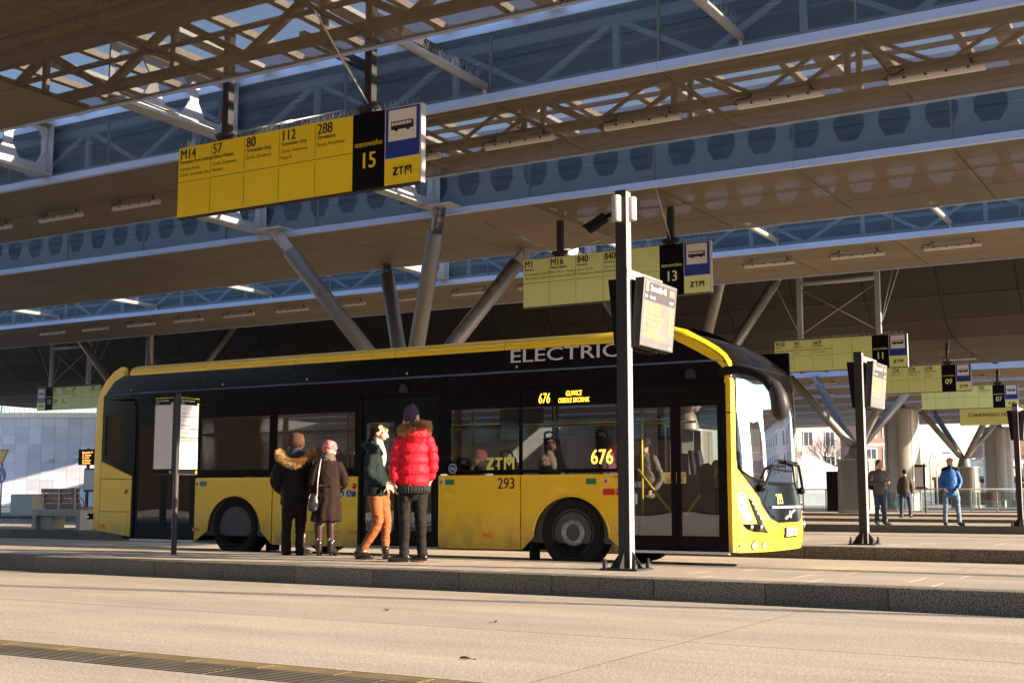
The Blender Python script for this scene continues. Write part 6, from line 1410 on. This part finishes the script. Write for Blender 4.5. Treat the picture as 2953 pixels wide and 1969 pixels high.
rtube(b, [(-.09, 0, .95), (-.09, 0, .5), (-.10, 0, .1)], [.07, .05, .035]); rtube(b, [(.09, 0, .95), (.09, 0, .5), (.11, 0, .1)], [.07, .05, .035])
body = remesh(b, 'body', 'skin', p, .007, 2); face(body, hc, rot)
b = MB(); P, Q = puffs([(.0, .0, .875), (.0, .0, 1.0), (.0, .0, 1.2), (.0, .0, 1.38), (.0, .01, 1.47), (0, .01, 1.53)], [(.178, .14), (.178, .145), (.172, .145), (.17, .135), (.135, .11), (.075, .075)], .125, .034, 12); rtube(b, P, Q, 28, side=(1, 0, 0), flat=True)
P, Q = puffs([(-.125, .0, 1.45), (-.18, .01, 1.33), (-.21, .02, 1.15), (-.215, -.02, 1.02), (-.22, -.03, .945)], [.075, .077, .07, .068, .055], .105, .026, 8); rtube(b, P, Q, 18)
P, Q = puffs([(.14, .0, 1.45), (.20, .01, 1.33), (.225, .02, 1.14), (.20, .08, 1.02), (.17, .14, .97)], [.075, .077, .07, .064, .055], .105, .026, 8); rtube(b, P, Q, 18)
rtube(b, [(.03, -.11, 1.40), (.04, -.135, 1.47), (.04, -.12, 1.54), (.03, -.06, 1.58)], [(.08, .03), (.12, .05), (.13, .06), (.11, .05)], 16, side=(1, 0, 0))
remesh(b, 'jacket', 'coat_red', p, .0085, 1, .003, 30, crease=.005, seed=2, wrinkle=.004)
b = MB()
for k in range(64):
    a = 2 * math.pi * k / 64; c, s_ = math.cos(a), math.sin(a); rr = 1.0 + .03 * (k % 2); b.tube([(.195 * c * rr, .145 * s_ * rr, .89), (.19 * c * rr, .14 * s_ * rr, .80)], .0085, 5)
loc(b, 'ribbed_hem', 'rib_knit', p)
fur_ring(p, [(-.10, .09, 1.545), (-.115, -.02, 1.54), (-.07, -.10, 1.555), (.03, -.13, 1.58), (.11, -.10, 1.585), (.14, .0, 1.575), (.11, .10, 1.56)], .058, 3600, .055)
b = MB(); rtube(b, [(-.03, .03, 1.685), (-.028, .03, 1.75), (-.02, .02, 1.81), (-.015, .012, 1.84)], [(.094, .104), (.092, .102), (.07, .078), (.03, .034)], 20, side=(1, 0, 0)); remesh(b, 'knit_cap', 'hat_purple', p, .008, 2, .003, 30)
loc(MB().ell((-.305, -.055, 1.335), (.006, .022, .024)), 'sleeve_badge', 'patch_black', p)
legs(p, ([(-.09, 0, .86), (-.095, .0, .66), (-.09, -.02, .46), (-.095, .01, .25), (-.10, .0, .085)], [.10, .085, .066, .060, .058]), ([(.09, 0, .86), (.085, .0, .66), (.095, -.015, .46), (.105, .01, .25), (.115, .0, .085)], [.10, .085, .066, .060, .058]), 'jeans_black', ([(0, 0, .76), (0, 0, .86), (0, 0, .98)], [(.14, .10), (.175, .115), (.165, .11)]), .0105, .006, crease=.008, seed=3)
shoe(p, (-.28, .03, 0), (-.055, .0, 0)); shoe(p, (-.02, .1, 0), (.15, -.01, 0), sole='sole')

# --- woman in the dark green jacket, laughing up at him
p = person(-9.31, 12.54, 'laughing woman in a dark green jacket and rust orange trousers looking up', R(36.5))
hc = Vector((.035, -.02, 1.545)); hf = Vector((.80, -.30, .50)); hu = Vector((-.5, .2, .86))
b = MB(); rot = head_parts(b, hc, hf, hu); rtube(b, [(-.0, .0, 1.34), (.02, -.01, 1.47)], [.052, .05]); rtube(b, [(0, 0, .85), (0, 0, 1.1), (.0, 0, 1.33)], [(.11, .13), (.1, .12), (.09, .15)], side=(1, 0, 0))
rtube(b, [(-.03, -.13, 1.30), (-.085, -.19, 1.06), (.02, -.18, .96), (.10, -.155, .905)], [.04, .034, .03, .028]); hand(b, (.11, -.15, .90), (.9, .1, -.35), (0, .6, -.6), .6); rtube(b, [(0, .14, 1.30), (.06, .16, 1.08), (.14, .02, .92)], [.045, .038, .028]); hand(b, (.14, .02, .92), (.9, -.2, -.3), (0, -.6, -.6), .6, -1)
rtube(b, [(-.0, -.08, .85), (.02, -.08, .46), (-.14, -.06, .1)], [.07, .05, .035]); rtube(b, [(.08, .08, .85), (.13, .08, .46), (.12, .06, .1)], [.07, .05, .035])
body = remesh(b, 'body', 'skin_pale', p, .006, 2); face(body, hc, rot); glasses(p, hc, rot)
b = MB(); b.ell(hc + rot @ Vector((0, -.03, .045)), (.086, .095, .088), rot=rot); b.ell(hc + rot @ Vector((0, -.085, .0)), (.078, .055, .075), rot=rot); b.ell(hc + rot @ Vector((0, .05, .082)), (.062, .04, .022), rot=rot); b.ell(hc + rot @ Vector((.0, -.145, -.02)), (.035, .035, .035), rot=rot)
for sx_ in (-1, 1): b.ell(hc + rot @ Vector((sx_ * .07, .005, .03)), (.018, .045, .045), rot=rot)
rtube(b, [hc + rot @ Vector((0, -.15, -.02)), hc + rot @ Vector((.01, -.19, -.03)), hc + rot @ Vector((-.01, -.215, -.06))], [.03, .026, .01], 10); remesh(b, 'hair', 'hair_dark', p, .008, 1, .005, 40)
b = MB(); rtube(b, *spline([(.022, -.012, 1.46), (.03, -.02, 1.40), (.065, -.045, 1.31), (.088, -.058, 1.22), (.09, -.058, 1.14)], [.055, .06, (.056, .066), (.04, .05), (.02, .025)], 4), n=18, side=(1, 0, 0)); remesh(b, 'jumper', 'knit_cream', p, .009, 2)
b = MB(); rtube(b, *spline([(.0, .0, .775), (.0, .0, .95), (-.01, .0, 1.15), (-.02, .0, 1.28), (-.03, .0, 1.37), (-.035, 0, 1.42)], [(.155, .185), (.135, .17), (.12, .165), (.105, .17), (.065, .12), (.045, .085)], 5), n=22, side=(1, 0, 0), flat=True)
rtube(b, *spline([(-.03, -.14, 1.34), (-.06, -.18, 1.22), (-.085, -.19, 1.06), (.02, -.18, .96), (.10, -.16, .905)], [.068, .07, .064, .054, .044], 5), n=16); rtube(b, *spline([(-.02, .14, 1.34), (.02, .18, 1.2), (.06, .16, 1.07), (.14, .04, .93)], [.068, .07, .06, .046], 5), n=16)
rtube(b, [(-.10, -.09, 1.37), (-.13, .0, 1.40), (-.10, .09, 1.37)], [.045, .055, .045], 12); rtube(b, [(-.06, -.09, 1.42), (.02, -.105, 1.37), (.075, -.115, 1.28)], [.035, .032, .025], 10)
j = remesh(b, 'jacket', 'jacket_green', p, .009, 2, .004, 16, crease=.007, seed=5)
loc(MB().bar((.10, -.215, .815), (.165, -.215, .90), .05, .008), 'ticket_folder', 'ticket_beige', p)
legs(p, ([(-.005, -.055, .82), (.01, -.075, .64), (.03, -.09, .46), (-.05, -.075, .28), (-.145, -.06, .125)], [.085, .085, .066, .058, .048]), ([(.07, .055, .82), (.10, .07, .64), (.135, .05, .46), (.13, .06, .28), (.125, .05, .11)], [.10, .083, .064, .056, .046]), 'trousers_orange', ([(.03, 0, .74), (.03, 0, .86), (.02, 0, .98)], [(.10, .12), (.115, .14), (.10, .12)]), .0105, .004, crease=.007, seed=6)
shoe(p, (-.02, -.09, 0), (-.23, -.05, .015)); shoe(p, (.16, -.13, 0), (.12, .07, 0))

# --- older man in the black parka with fur trimmed hood
p = person(-10.838, 12.824, 'older man in a black parka with fur trimmed hood, seen from behind', R(40.0))
hc = Vector((.01, .04, 1.44)); hf = Vector((.1, 1, .05))
b = MB(); rot = head_parts(b, hc, hf, (0, 0, 1)); rtube(b, [(0, .0, 1.22), (.005, .025, 1.38)], [.056, .052]); rtube(b, [(0, 0, .8), (0, 0, 1.0), (0, 0, 1.2)], [(.13, .09), (.13, .1), (.14, .09)], side=(1, 0, 0))
rtube(b, [(-.14, 0, 1.2), (-.2, .03, .95), (-.16, .12, .8)], [.045, .04, .03]); hand(b, (-.16, .12, .8), (.4, .4, -.7), (1, 0, 0), .6, -1); rtube(b, [(.14, 0, 1.2), (.2, .03, .95), (.2, .12, .82)], [.045, .04, .03]); hand(b, (.2, .12, .82), (-.2, .5, -.7), (-1, 0, 0), .6)
rtube(b, [(-.08, 0, .8), (-.09, 0, .4), (-.1, 0, .1)], [.07, .05, .035]); rtube(b, [(.09, 0, .8), (.1, 0, .4), (.11, 0, .1)], [.07, .05, .035]); body = remesh(b, 'body', 'skin', p, .008, 2); face(body, hc, rot)
b = MB(); rtube(b, *spline([(0, 0, .655), (0, 0, .8), (0, 0, 1.0), (0, 0, 1.15), (0, .0, 1.235), (0, .01, 1.30)], [(.185, .145), (.19, .15), (.195, .15), (.20, .14), (.16, .115), (.085, .09)], 6), n=24, side=(1, 0, 0), flat=True)
rtube(b, *spline([(-.16, .0, 1.21), (-.225, .0, 1.08), (-.255, .02, .95), (-.20, .09, .86), (-.14, .12, .82)], [.078, .08, .074, .07, .06], 5), n=16); rtube(b, *spline([(.16, .0, 1.21), (.225, .0, 1.08), (.25, .03, .95), (.22, .1, .84)], [.078, .08, .074, .062], 5), n=16)
rtube(b, [(-.16, -.10, 1.27), (-.08, -.16, 1.19), (.0, -.18, 1.16), (.09, -.16, 1.19), (.17, -.10, 1.27)], [(.05, .04), (.075, .05), (.085, .055), (.075, .05), (.05, .04)], 14)
remesh(b, 'parka', 'jacket_black', p, .011, 2, .006, 14, crease=.012, seed=8)
loc(MB().box(-.18, .18, -.153, -.149, .70, .712), 'hem_seam', 'black', p)
fur_ring(p, [(-.20, -.04, 1.335), (-.19, -.12, 1.28), (-.10, -.20, 1.215), (.0, -.225, 1.195), (.11, -.20, 1.22), (.20, -.12, 1.29), (.21, -.04, 1.335)], .045, 2800, .05)
b = MB(); rtube(b, [(0, .0, 1.26), (.0, .015, 1.34), (0, .02, 1.375)], [(.12, .10), (.098, .092), (.07, .07)], 18, side=(1, 0, 0)); remesh(b, 'collar', 'navy', p, .012, 2, .005, 20)
b = MB()
for k in range(22):
    a = 2 * math.pi * k / 22; c, s_ = math.cos(a), math.sin(a); b.tube([(.01 + .089 * c, .035 + .1 * s_, 1.415), (.01 + .09 * c, .035 + .1 * s_, 1.50), (.008 + .075 * c, .035 + .085 * s_, 1.565), (.005 + .03 * c, .035 + .035 * s_, 1.592)], [.016, .016, .014, .01], 7)
b.ell((.01, .035, 1.46), (.085, .097, .12)); loc(b, 'ribbed_cap', 'hat_brown', p)
legs(p, ([(-.085, 0, .66), (-.09, 0, .5), (-.095, 0, .36), (-.10, .01, .2), (-.095, .0, .03)], [.085, .075, .066, .064, .068]), ([(.085, 0, .66), (.09, 0, .5), (.08, -.01, .36), (.085, .01, .2), (.09, .0, .03)], [.085, .075, .066, .064, .068]), 'jacket_black', ([(0, 0, .56), (0, 0, .66), (0, 0, .8)], [(.13, .1), (.16, .11), (.15, .11)]), .012, .006, crease=.008, seed=9)
shoe(p, (-.06, .2, 0), (-.09, -.03, 0)); shoe(p, (.24, .04, 0), (.06, .0, 0))

# --- older woman in the long brown coat
p = person(-10.316, 12.857, 'older woman in a long brown coat and pink knitted hat, back turned', R(39.5))
hc = Vector((.015, .04, 1.34)); hf = Vector((.1, 1, .0))
b = MB(); rot = head_parts(b, hc, hf, (0, 0, 1)); rtube(b, [(0, .0, 1.12), (.005, .025, 1.28)], [.05, .048]); rtube(b, [(0, 0, .6), (0, 0, .9), (0, 0, 1.12)], [(.12, .09), (.11, .09), (.12, .08)], side=(1, 0, 0))
rtube(b, [(-.13, 0, 1.12), (-.18, .02, .9), (-.1, .15, .8)], [.04, .036, .028]); hand(b, (-.1, .15, .8), (.5, .5, -.2), (0, 0, 1), .6, -1); rtube(b, [(.13, 0, 1.12), (.18, .02, .9), (.1, .16, .86)], [.04, .036, .028]); hand(b, (.1, .16, .86), (-.5, .5, .1), (0, 0, 1), .6)
rtube(b, [(-.08, 0, .6), (-.1, 0, .35), (-.105, .01, .08)], [.06, .05, .034]); rtube(b, [(.06, 0, .6), (.05, 0, .35), (.045, .01, .08)], [.06, .05, .034]); body = remesh(b, 'body', 'skin_pale', p, .008, 2); face(body, hc, rot)
b = MB(); rtube(b, *spline([(-.01, 0, .445), (-.01, 0, .6), (-.005, 0, .75), (0, 0, .9), (0, 0, 1.05), (0, 0, 1.17), (0, .01, 1.25)], [(.205, .16), (.192, .15), (.172, .14), (.155, .125), (.165, .12), (.15, .10), (.075, .075)], 6), n=28, side=(1, 0, 0), flat=True)
rtube(b, *spline([(.13, .0, 1.16), (.185, .0, 1.04), (.205, .01, .94), (.165, .1, .89), (.11, .15, .87)], [.068, .07, .064, .058, .048], 5), n=16); rtube(b, *spline([(-.13, .0, 1.16), (-.18, .0, 1.04), (-.195, .02, .92), (-.14, .12, .83)], [.068, .07, .064, .052], 5), n=16)
remesh(b, 'coat', 'coat_brown', p, .011, 2, .004, 14, folds=.010, crease=.008, seed=11)
loc(MB().box(-.12, .055, -.136, -.126, .885, .915), 'half_belt', 'coat_brown', p); loc(MB().ell((.03, -.14, .90), (.016, .006, .016)), 'coat_button', 'leather', p); loc(MB().ell((-.10, -.135, .90), (.014, .006, .014)), 'coat_button', 'leather', p)
b = MB(); rtube(b, [(0, .01, 1.20), (.0, .015, 1.26), (.01, .02, 1.295)], [(.105, .095), (.10, .09), (.08, .08)], 18, side=(1, 0, 0)); remesh(b, 'fur_scarf', 'scarf_fur', p, .010, 1, .010, 40)
b = MB(); b.ell((.015, .035, 1.395), (.098, .108, .092), 24, 14); remesh(b, 'knitted_hat', 'hat_pink', p, .008, 1, .016, 34, seed=4)
b = MB(); rtube(b, *spline([(-.10, .0, .52), (-.105, .0, .36), (-.10, .01, .22), (-.10, .0, .1)], [.062, .058, .048, .036], 4), n=14); rtube(b, *spline([(.05, .0, .52), (.045, .0, .36), (.05, .01, .22), (.05, .0, .1)], [.062, .058, .048, .036], 4), n=14); rtube(b, [(-.03, 0, .5), (-.03, 0, .6)], [(.13, .09), (.14, .1)], side=(1, 0, 0)); remesh(b, 'tights', 'tights', p, .010, 2)
for x, tx in ((-.10, -.09), (.05, .14)):
    o = shoe(p, (tx, .14 if tx < 0 else .09, 0), (x - .01, -.02, 0), heelh=.06); b = MB(); rtube(b, [(x, .0, .07), (x, .0, .17)], [(.042, .05), (.046, .052)], 14); remesh(b, 'boot_shaft', 'leather', o, .008, 1)
bag = empty('shoulder_bag', (-10.316, 12.857, 0.19), 'dark leather shoulder bag on a pale strap at the older woman\'s hip', 'bag', rotz=R(39.5))
b = MB(); rtube(b, [(-.185, -.13, .60), (-.18, -.14, .68), (-.175, -.14, .775)], [(.065, .045), (.07, .045), (.045, .03)], 16, side=(1, 0, 0)); remesh(b, 'pouch', 'bag_leather', bag, .010, 2)
loc(MB().tube([(-.135, -.165, .80), (-.13, -.16, .95), (-.115, -.14, 1.1), (-.10, -.10, 1.2), (-.09, -.02, 1.25)], .009, 6), 'strap', 'strap_light', bag); loc(MB().tube([(-.135, -.165, .80), (-.15, -.16, .70), (-.155, -.165, .60)], .009, 6), 'strap', 'strap_light', bag)

# --- generic figure for the far people and those inside the bus
def figure(px, py, label, theta, coat, trou, H=1.74, hair='hair_dark', z=.19, coat_len=.56, hands='pocket', hf=(0, -1, .05), hat=None, shoes='leather', stance=.10, step=0.0, hood=None, scarf=None, sit=False, skin='skin', yoke=None, bald=False):
    # faces local -y (towards the camera) unless hf says otherwise; k is +1 when facing the camera
    p = person(px, py, label, theta, z); s = H / 1.74; V = lambda *a: tuple(q * s for q in a); hfv = Vector(hf).normalized(); fy = -1 if hf[1] <= 0 else 1
    hc = Vector(V(hf[0] * .02, .0, 1.60)) + hfv * .015; b = MB(); rot = head_parts(b, hc, hf, (0, 0, 1)); rtube(b, [V(0, 0, 1.36), V(0, 0, 1.53)], [.055, .052]); rtube(b, [V(0, 0, .9), V(0, 0, 1.15), V(0, 0, 1.36)], [(.12, .09), (.13, .1), (.14, .09)], side=(1, 0, 0))
    wr = []
    for sx_ in (-1, 1):
        if hands == 'pocket': el, w, d = V(sx_ * .235, -.04 * fy, 1.10), V(sx_ * .17, .09 * fy, .93), (-sx_ * .5, .3 * fy, -.7)
        elif hands == 'phone': el, w, d = V(sx_ * .22, .05 * fy, 1.10), V(sx_ * .03 + hf[0] * .2, .20 * fy, 1.08), (hf[0] + .1, fy * .9, .2)
        elif hands == 'wheel': el, w, d = V(sx_ * .22 + hf[0] * .1, .1 * fy, 1.12), V(sx_ * .16 + hf[0] * .3, .25 * fy, 1.16), (hf[0], fy, .1)
        else: el, w, d = V(sx_ * .23, .0, 1.10), V(sx_ * .24, .05 * fy, .88), (0, .1 * fy, -1)
        rtube(b, [V(sx_ * .15, 0, 1.36), el, w], [.045, .038, .03]); hand(b, w, d, (-sx_, 0, .1), .6, sx_); wr.append((el, w))
    if not sit: rtube(b, [V(-.09, 0, .9), V(-stance, 0, .5), V(-stance * 1.3, 0, .1)], [.07, .05, .035]); rtube(b, [V(.09, 0, .9), V(stance, step, .5), V(stance * 1.3, step, .1)], [.07, .05, .035])
    body = remesh(b, 'body', skin, p, .011, 2); face(body, hc, rot)
    b = MB(); zl = .92 - (coat_len - .45)
    rtube(b, *spline([V(0, 0, zl), V(0, 0, 1.0), V(0, 0, 1.18), V(0, 0, 1.33), V(0, 0, 1.41), V(0, 0, 1.455)], [(.168, .13), (.16, .12), (.168, .125), (.165, .118), (.12, .1), (.07, .072)], 5), n=20, side=(1, 0, 0), flat=True)
    for (el, w), sx_ in zip(wr, (-1, 1)): rtube(b, *spline([V(sx_ * .135, 0, 1.39), V(sx_ * .19, 0, 1.26), el, w], [.066, .066, .058, .048], 5), n=14)
    if hood: rtube(b, [V(-.1, -.08 * fy, 1.42), V(0, -.11 * fy, 1.44), V(.1, -.08 * fy, 1.42)], [.05, .06, .05])
    remesh(b, 'coat', coat, p, .015, 2, .005, 14, crease=.012, seed=px)
    if yoke:
        b = MB(); rtube(b, [V(-.18, 0, 1.40), V(0, 0, 1.43), V(.18, 0, 1.40)], [(.055, .06), (.08, .105), (.055, .06)], 14); remesh(b, 'coat_yoke', yoke, p, .015, 2)
    if scarf: b = MB(); rtube(b, [V(0, 0, 1.44), V(0, .0, 1.49)], [(.085, .085), (.08, .08)]); remesh(b, 'scarf', scarf, p, .014, 1, .008, 30)
    if not bald:
        b = MB(); b.ell(hc + rot @ Vector((0, -.03, .045)), (.082, .088, .078), rot=rot); b.ell(hc + rot @ Vector((0, -.07, .0)), (.074, .05, .06), rot=rot)
        if hat: b.ell(hc + rot @ Vector((0, -.01, .055)), (.09, .1, .075), rot=rot)
        remesh(b, 'knit_hat' if hat else 'hair', hat or hair, p, .012, 1, .004, 40)
    if not sit:
        legs(p, ([V(-.09, 0, .9), V(-stance, 0, .68), V(-stance * 1.1, -.01, .48), V(-stance * 1.25, .01, .25), V(-stance * 1.3, 0, .06)], [.095, .085, .068, .062, .06]), ([V(.09, 0, .9), V(stance, step * .4, .68), V(stance * 1.1, step * .6, .48), V(stance * 1.25, step, .25), V(stance * 1.3, step, .06)], [.095, .085, .068, .062, .06]), trou, ([V(0, 0, .8), V(0, 0, .9), V(0, 0, 1.0)], [(.14, .1), (.165, .11), (.16, .11)]), .015, .006, crease=.012, seed=py)
        for sx_ in (-1, 1): x = sx_ * stance * 1.3 * s; yy = step if sx_ > 0 else 0; shoe(p, (x + sx_ * .05 + hf[0] * .15, fy * .19 + yy, 0), (x, -.05 * fy + yy, 0), shoes)
    return p
figure(-6.65, 33.75, 'man in a bright blue jacket and light jeans looking up, hands in pockets', R(10), 'jacket_blue', 'jeans_blue', 1.76, 'hair_brown', hf=(.45, -.75, .42), hood=True, scarf='navy', stance=.13, step=.05, yoke='jacket_black', coat_len=.62)
figure(-8.42, 33.55, 'man in a taupe jacket with a dark backpack holding a phone', R(13), 'jacket_taupe', 'jeans_navy', 1.72, hf=(.75, -.65, -.1), hands='phone', shoes='shoe_white', stance=.075)
e = empty('backpack', (-8.42, 33.55, .19), 'dark backpack worn by the man holding a phone', 'backpack', rotz=R(13)); b = MB(); rtube(b, [(-.2, .1, .98), (-.21, .12, 1.15), (-.18, .11, 1.36)], [(.10, .13), (.12, .14), (.08, .11)], 16); remesh(b, 'pack', 'jacket_black', e, .015, 2, .008, 12)
e = empty('mobile_phone', (-8.42, 33.55, .19), 'small phone in the hands of the man with the backpack', 'phone', rotz=R(13)); loc(MB().box(.17, .25, -.36, -.35, 1.13, 1.16), 'casing', 'black', e)
figure(-10.32, 44.6, 'man in an olive brown jacket seen from behind carrying a pale blue bag', R(13), 'jacket_olive', 'jeans_navy', 1.68, hf=(-.1, 1, -.1), hands='down', stance=.12, step=.12, coat_len=.5)
e = empty('carrier_bag', (-10.32, 44.6, .19), 'pale blue plastic carrier bag in the hand of the man seen from behind', 'bag', rotz=R(13)); b = MB(); rtube(b, [(-.30, .05, .42), (-.30, .05, .58), (-.27, .05, .74)], [(.10, .06), (.09, .055), (.03, .02)], 14); remesh(b, 'sack', 'bag_blue', e, .014, 1, .012, 14); loc(MB().tube([(-.27, .05, .73), (-.25, .05, .84)], .012, 6), 'handle', 'bag_blue', e)
figure(-11.6, 80.0, 'person in a long dark coat half hidden by the pole at the right edge', R(12), 'jacket_olive', 'jeans_black', 1.75, hf=(-.5, .8, 0), hands='down', coat_len=.85)
figure(-15.1, 81.75, 'person in dark clothes sitting on the far bench', R(12), 'navy', 'jeans_black', 1.6, hf=(.7, -.6, -.2), sit=True, z=-.25)
# --- inside the bus
figure(-6.28, 16.6, 'bald bus driver in a dark blue jumper seated behind the wheel', R(0), 'shirt_blue', 'navy', 1.70, hf=(1, -.15, -.05), hands='wheel', sit=True, z=.05, bald=True)
figure(-12.42, 15.22, 'passenger seen as a dark silhouette in the rear half of the bus', R(0), 'jacket_black', 'navy', 1.65, hf=(1, .1, 0), sit=True, z=.05)
figure(-7.2, 15.9, 'passenger with a pale face sitting near the front of the bus', R(0), 'jacket_taupe', 'navy', 1.65, hf=(.3, -1, 0), sit=True, z=.15, hair='hair_grey')
bpy.data.scenes.remove(tmp_scene)
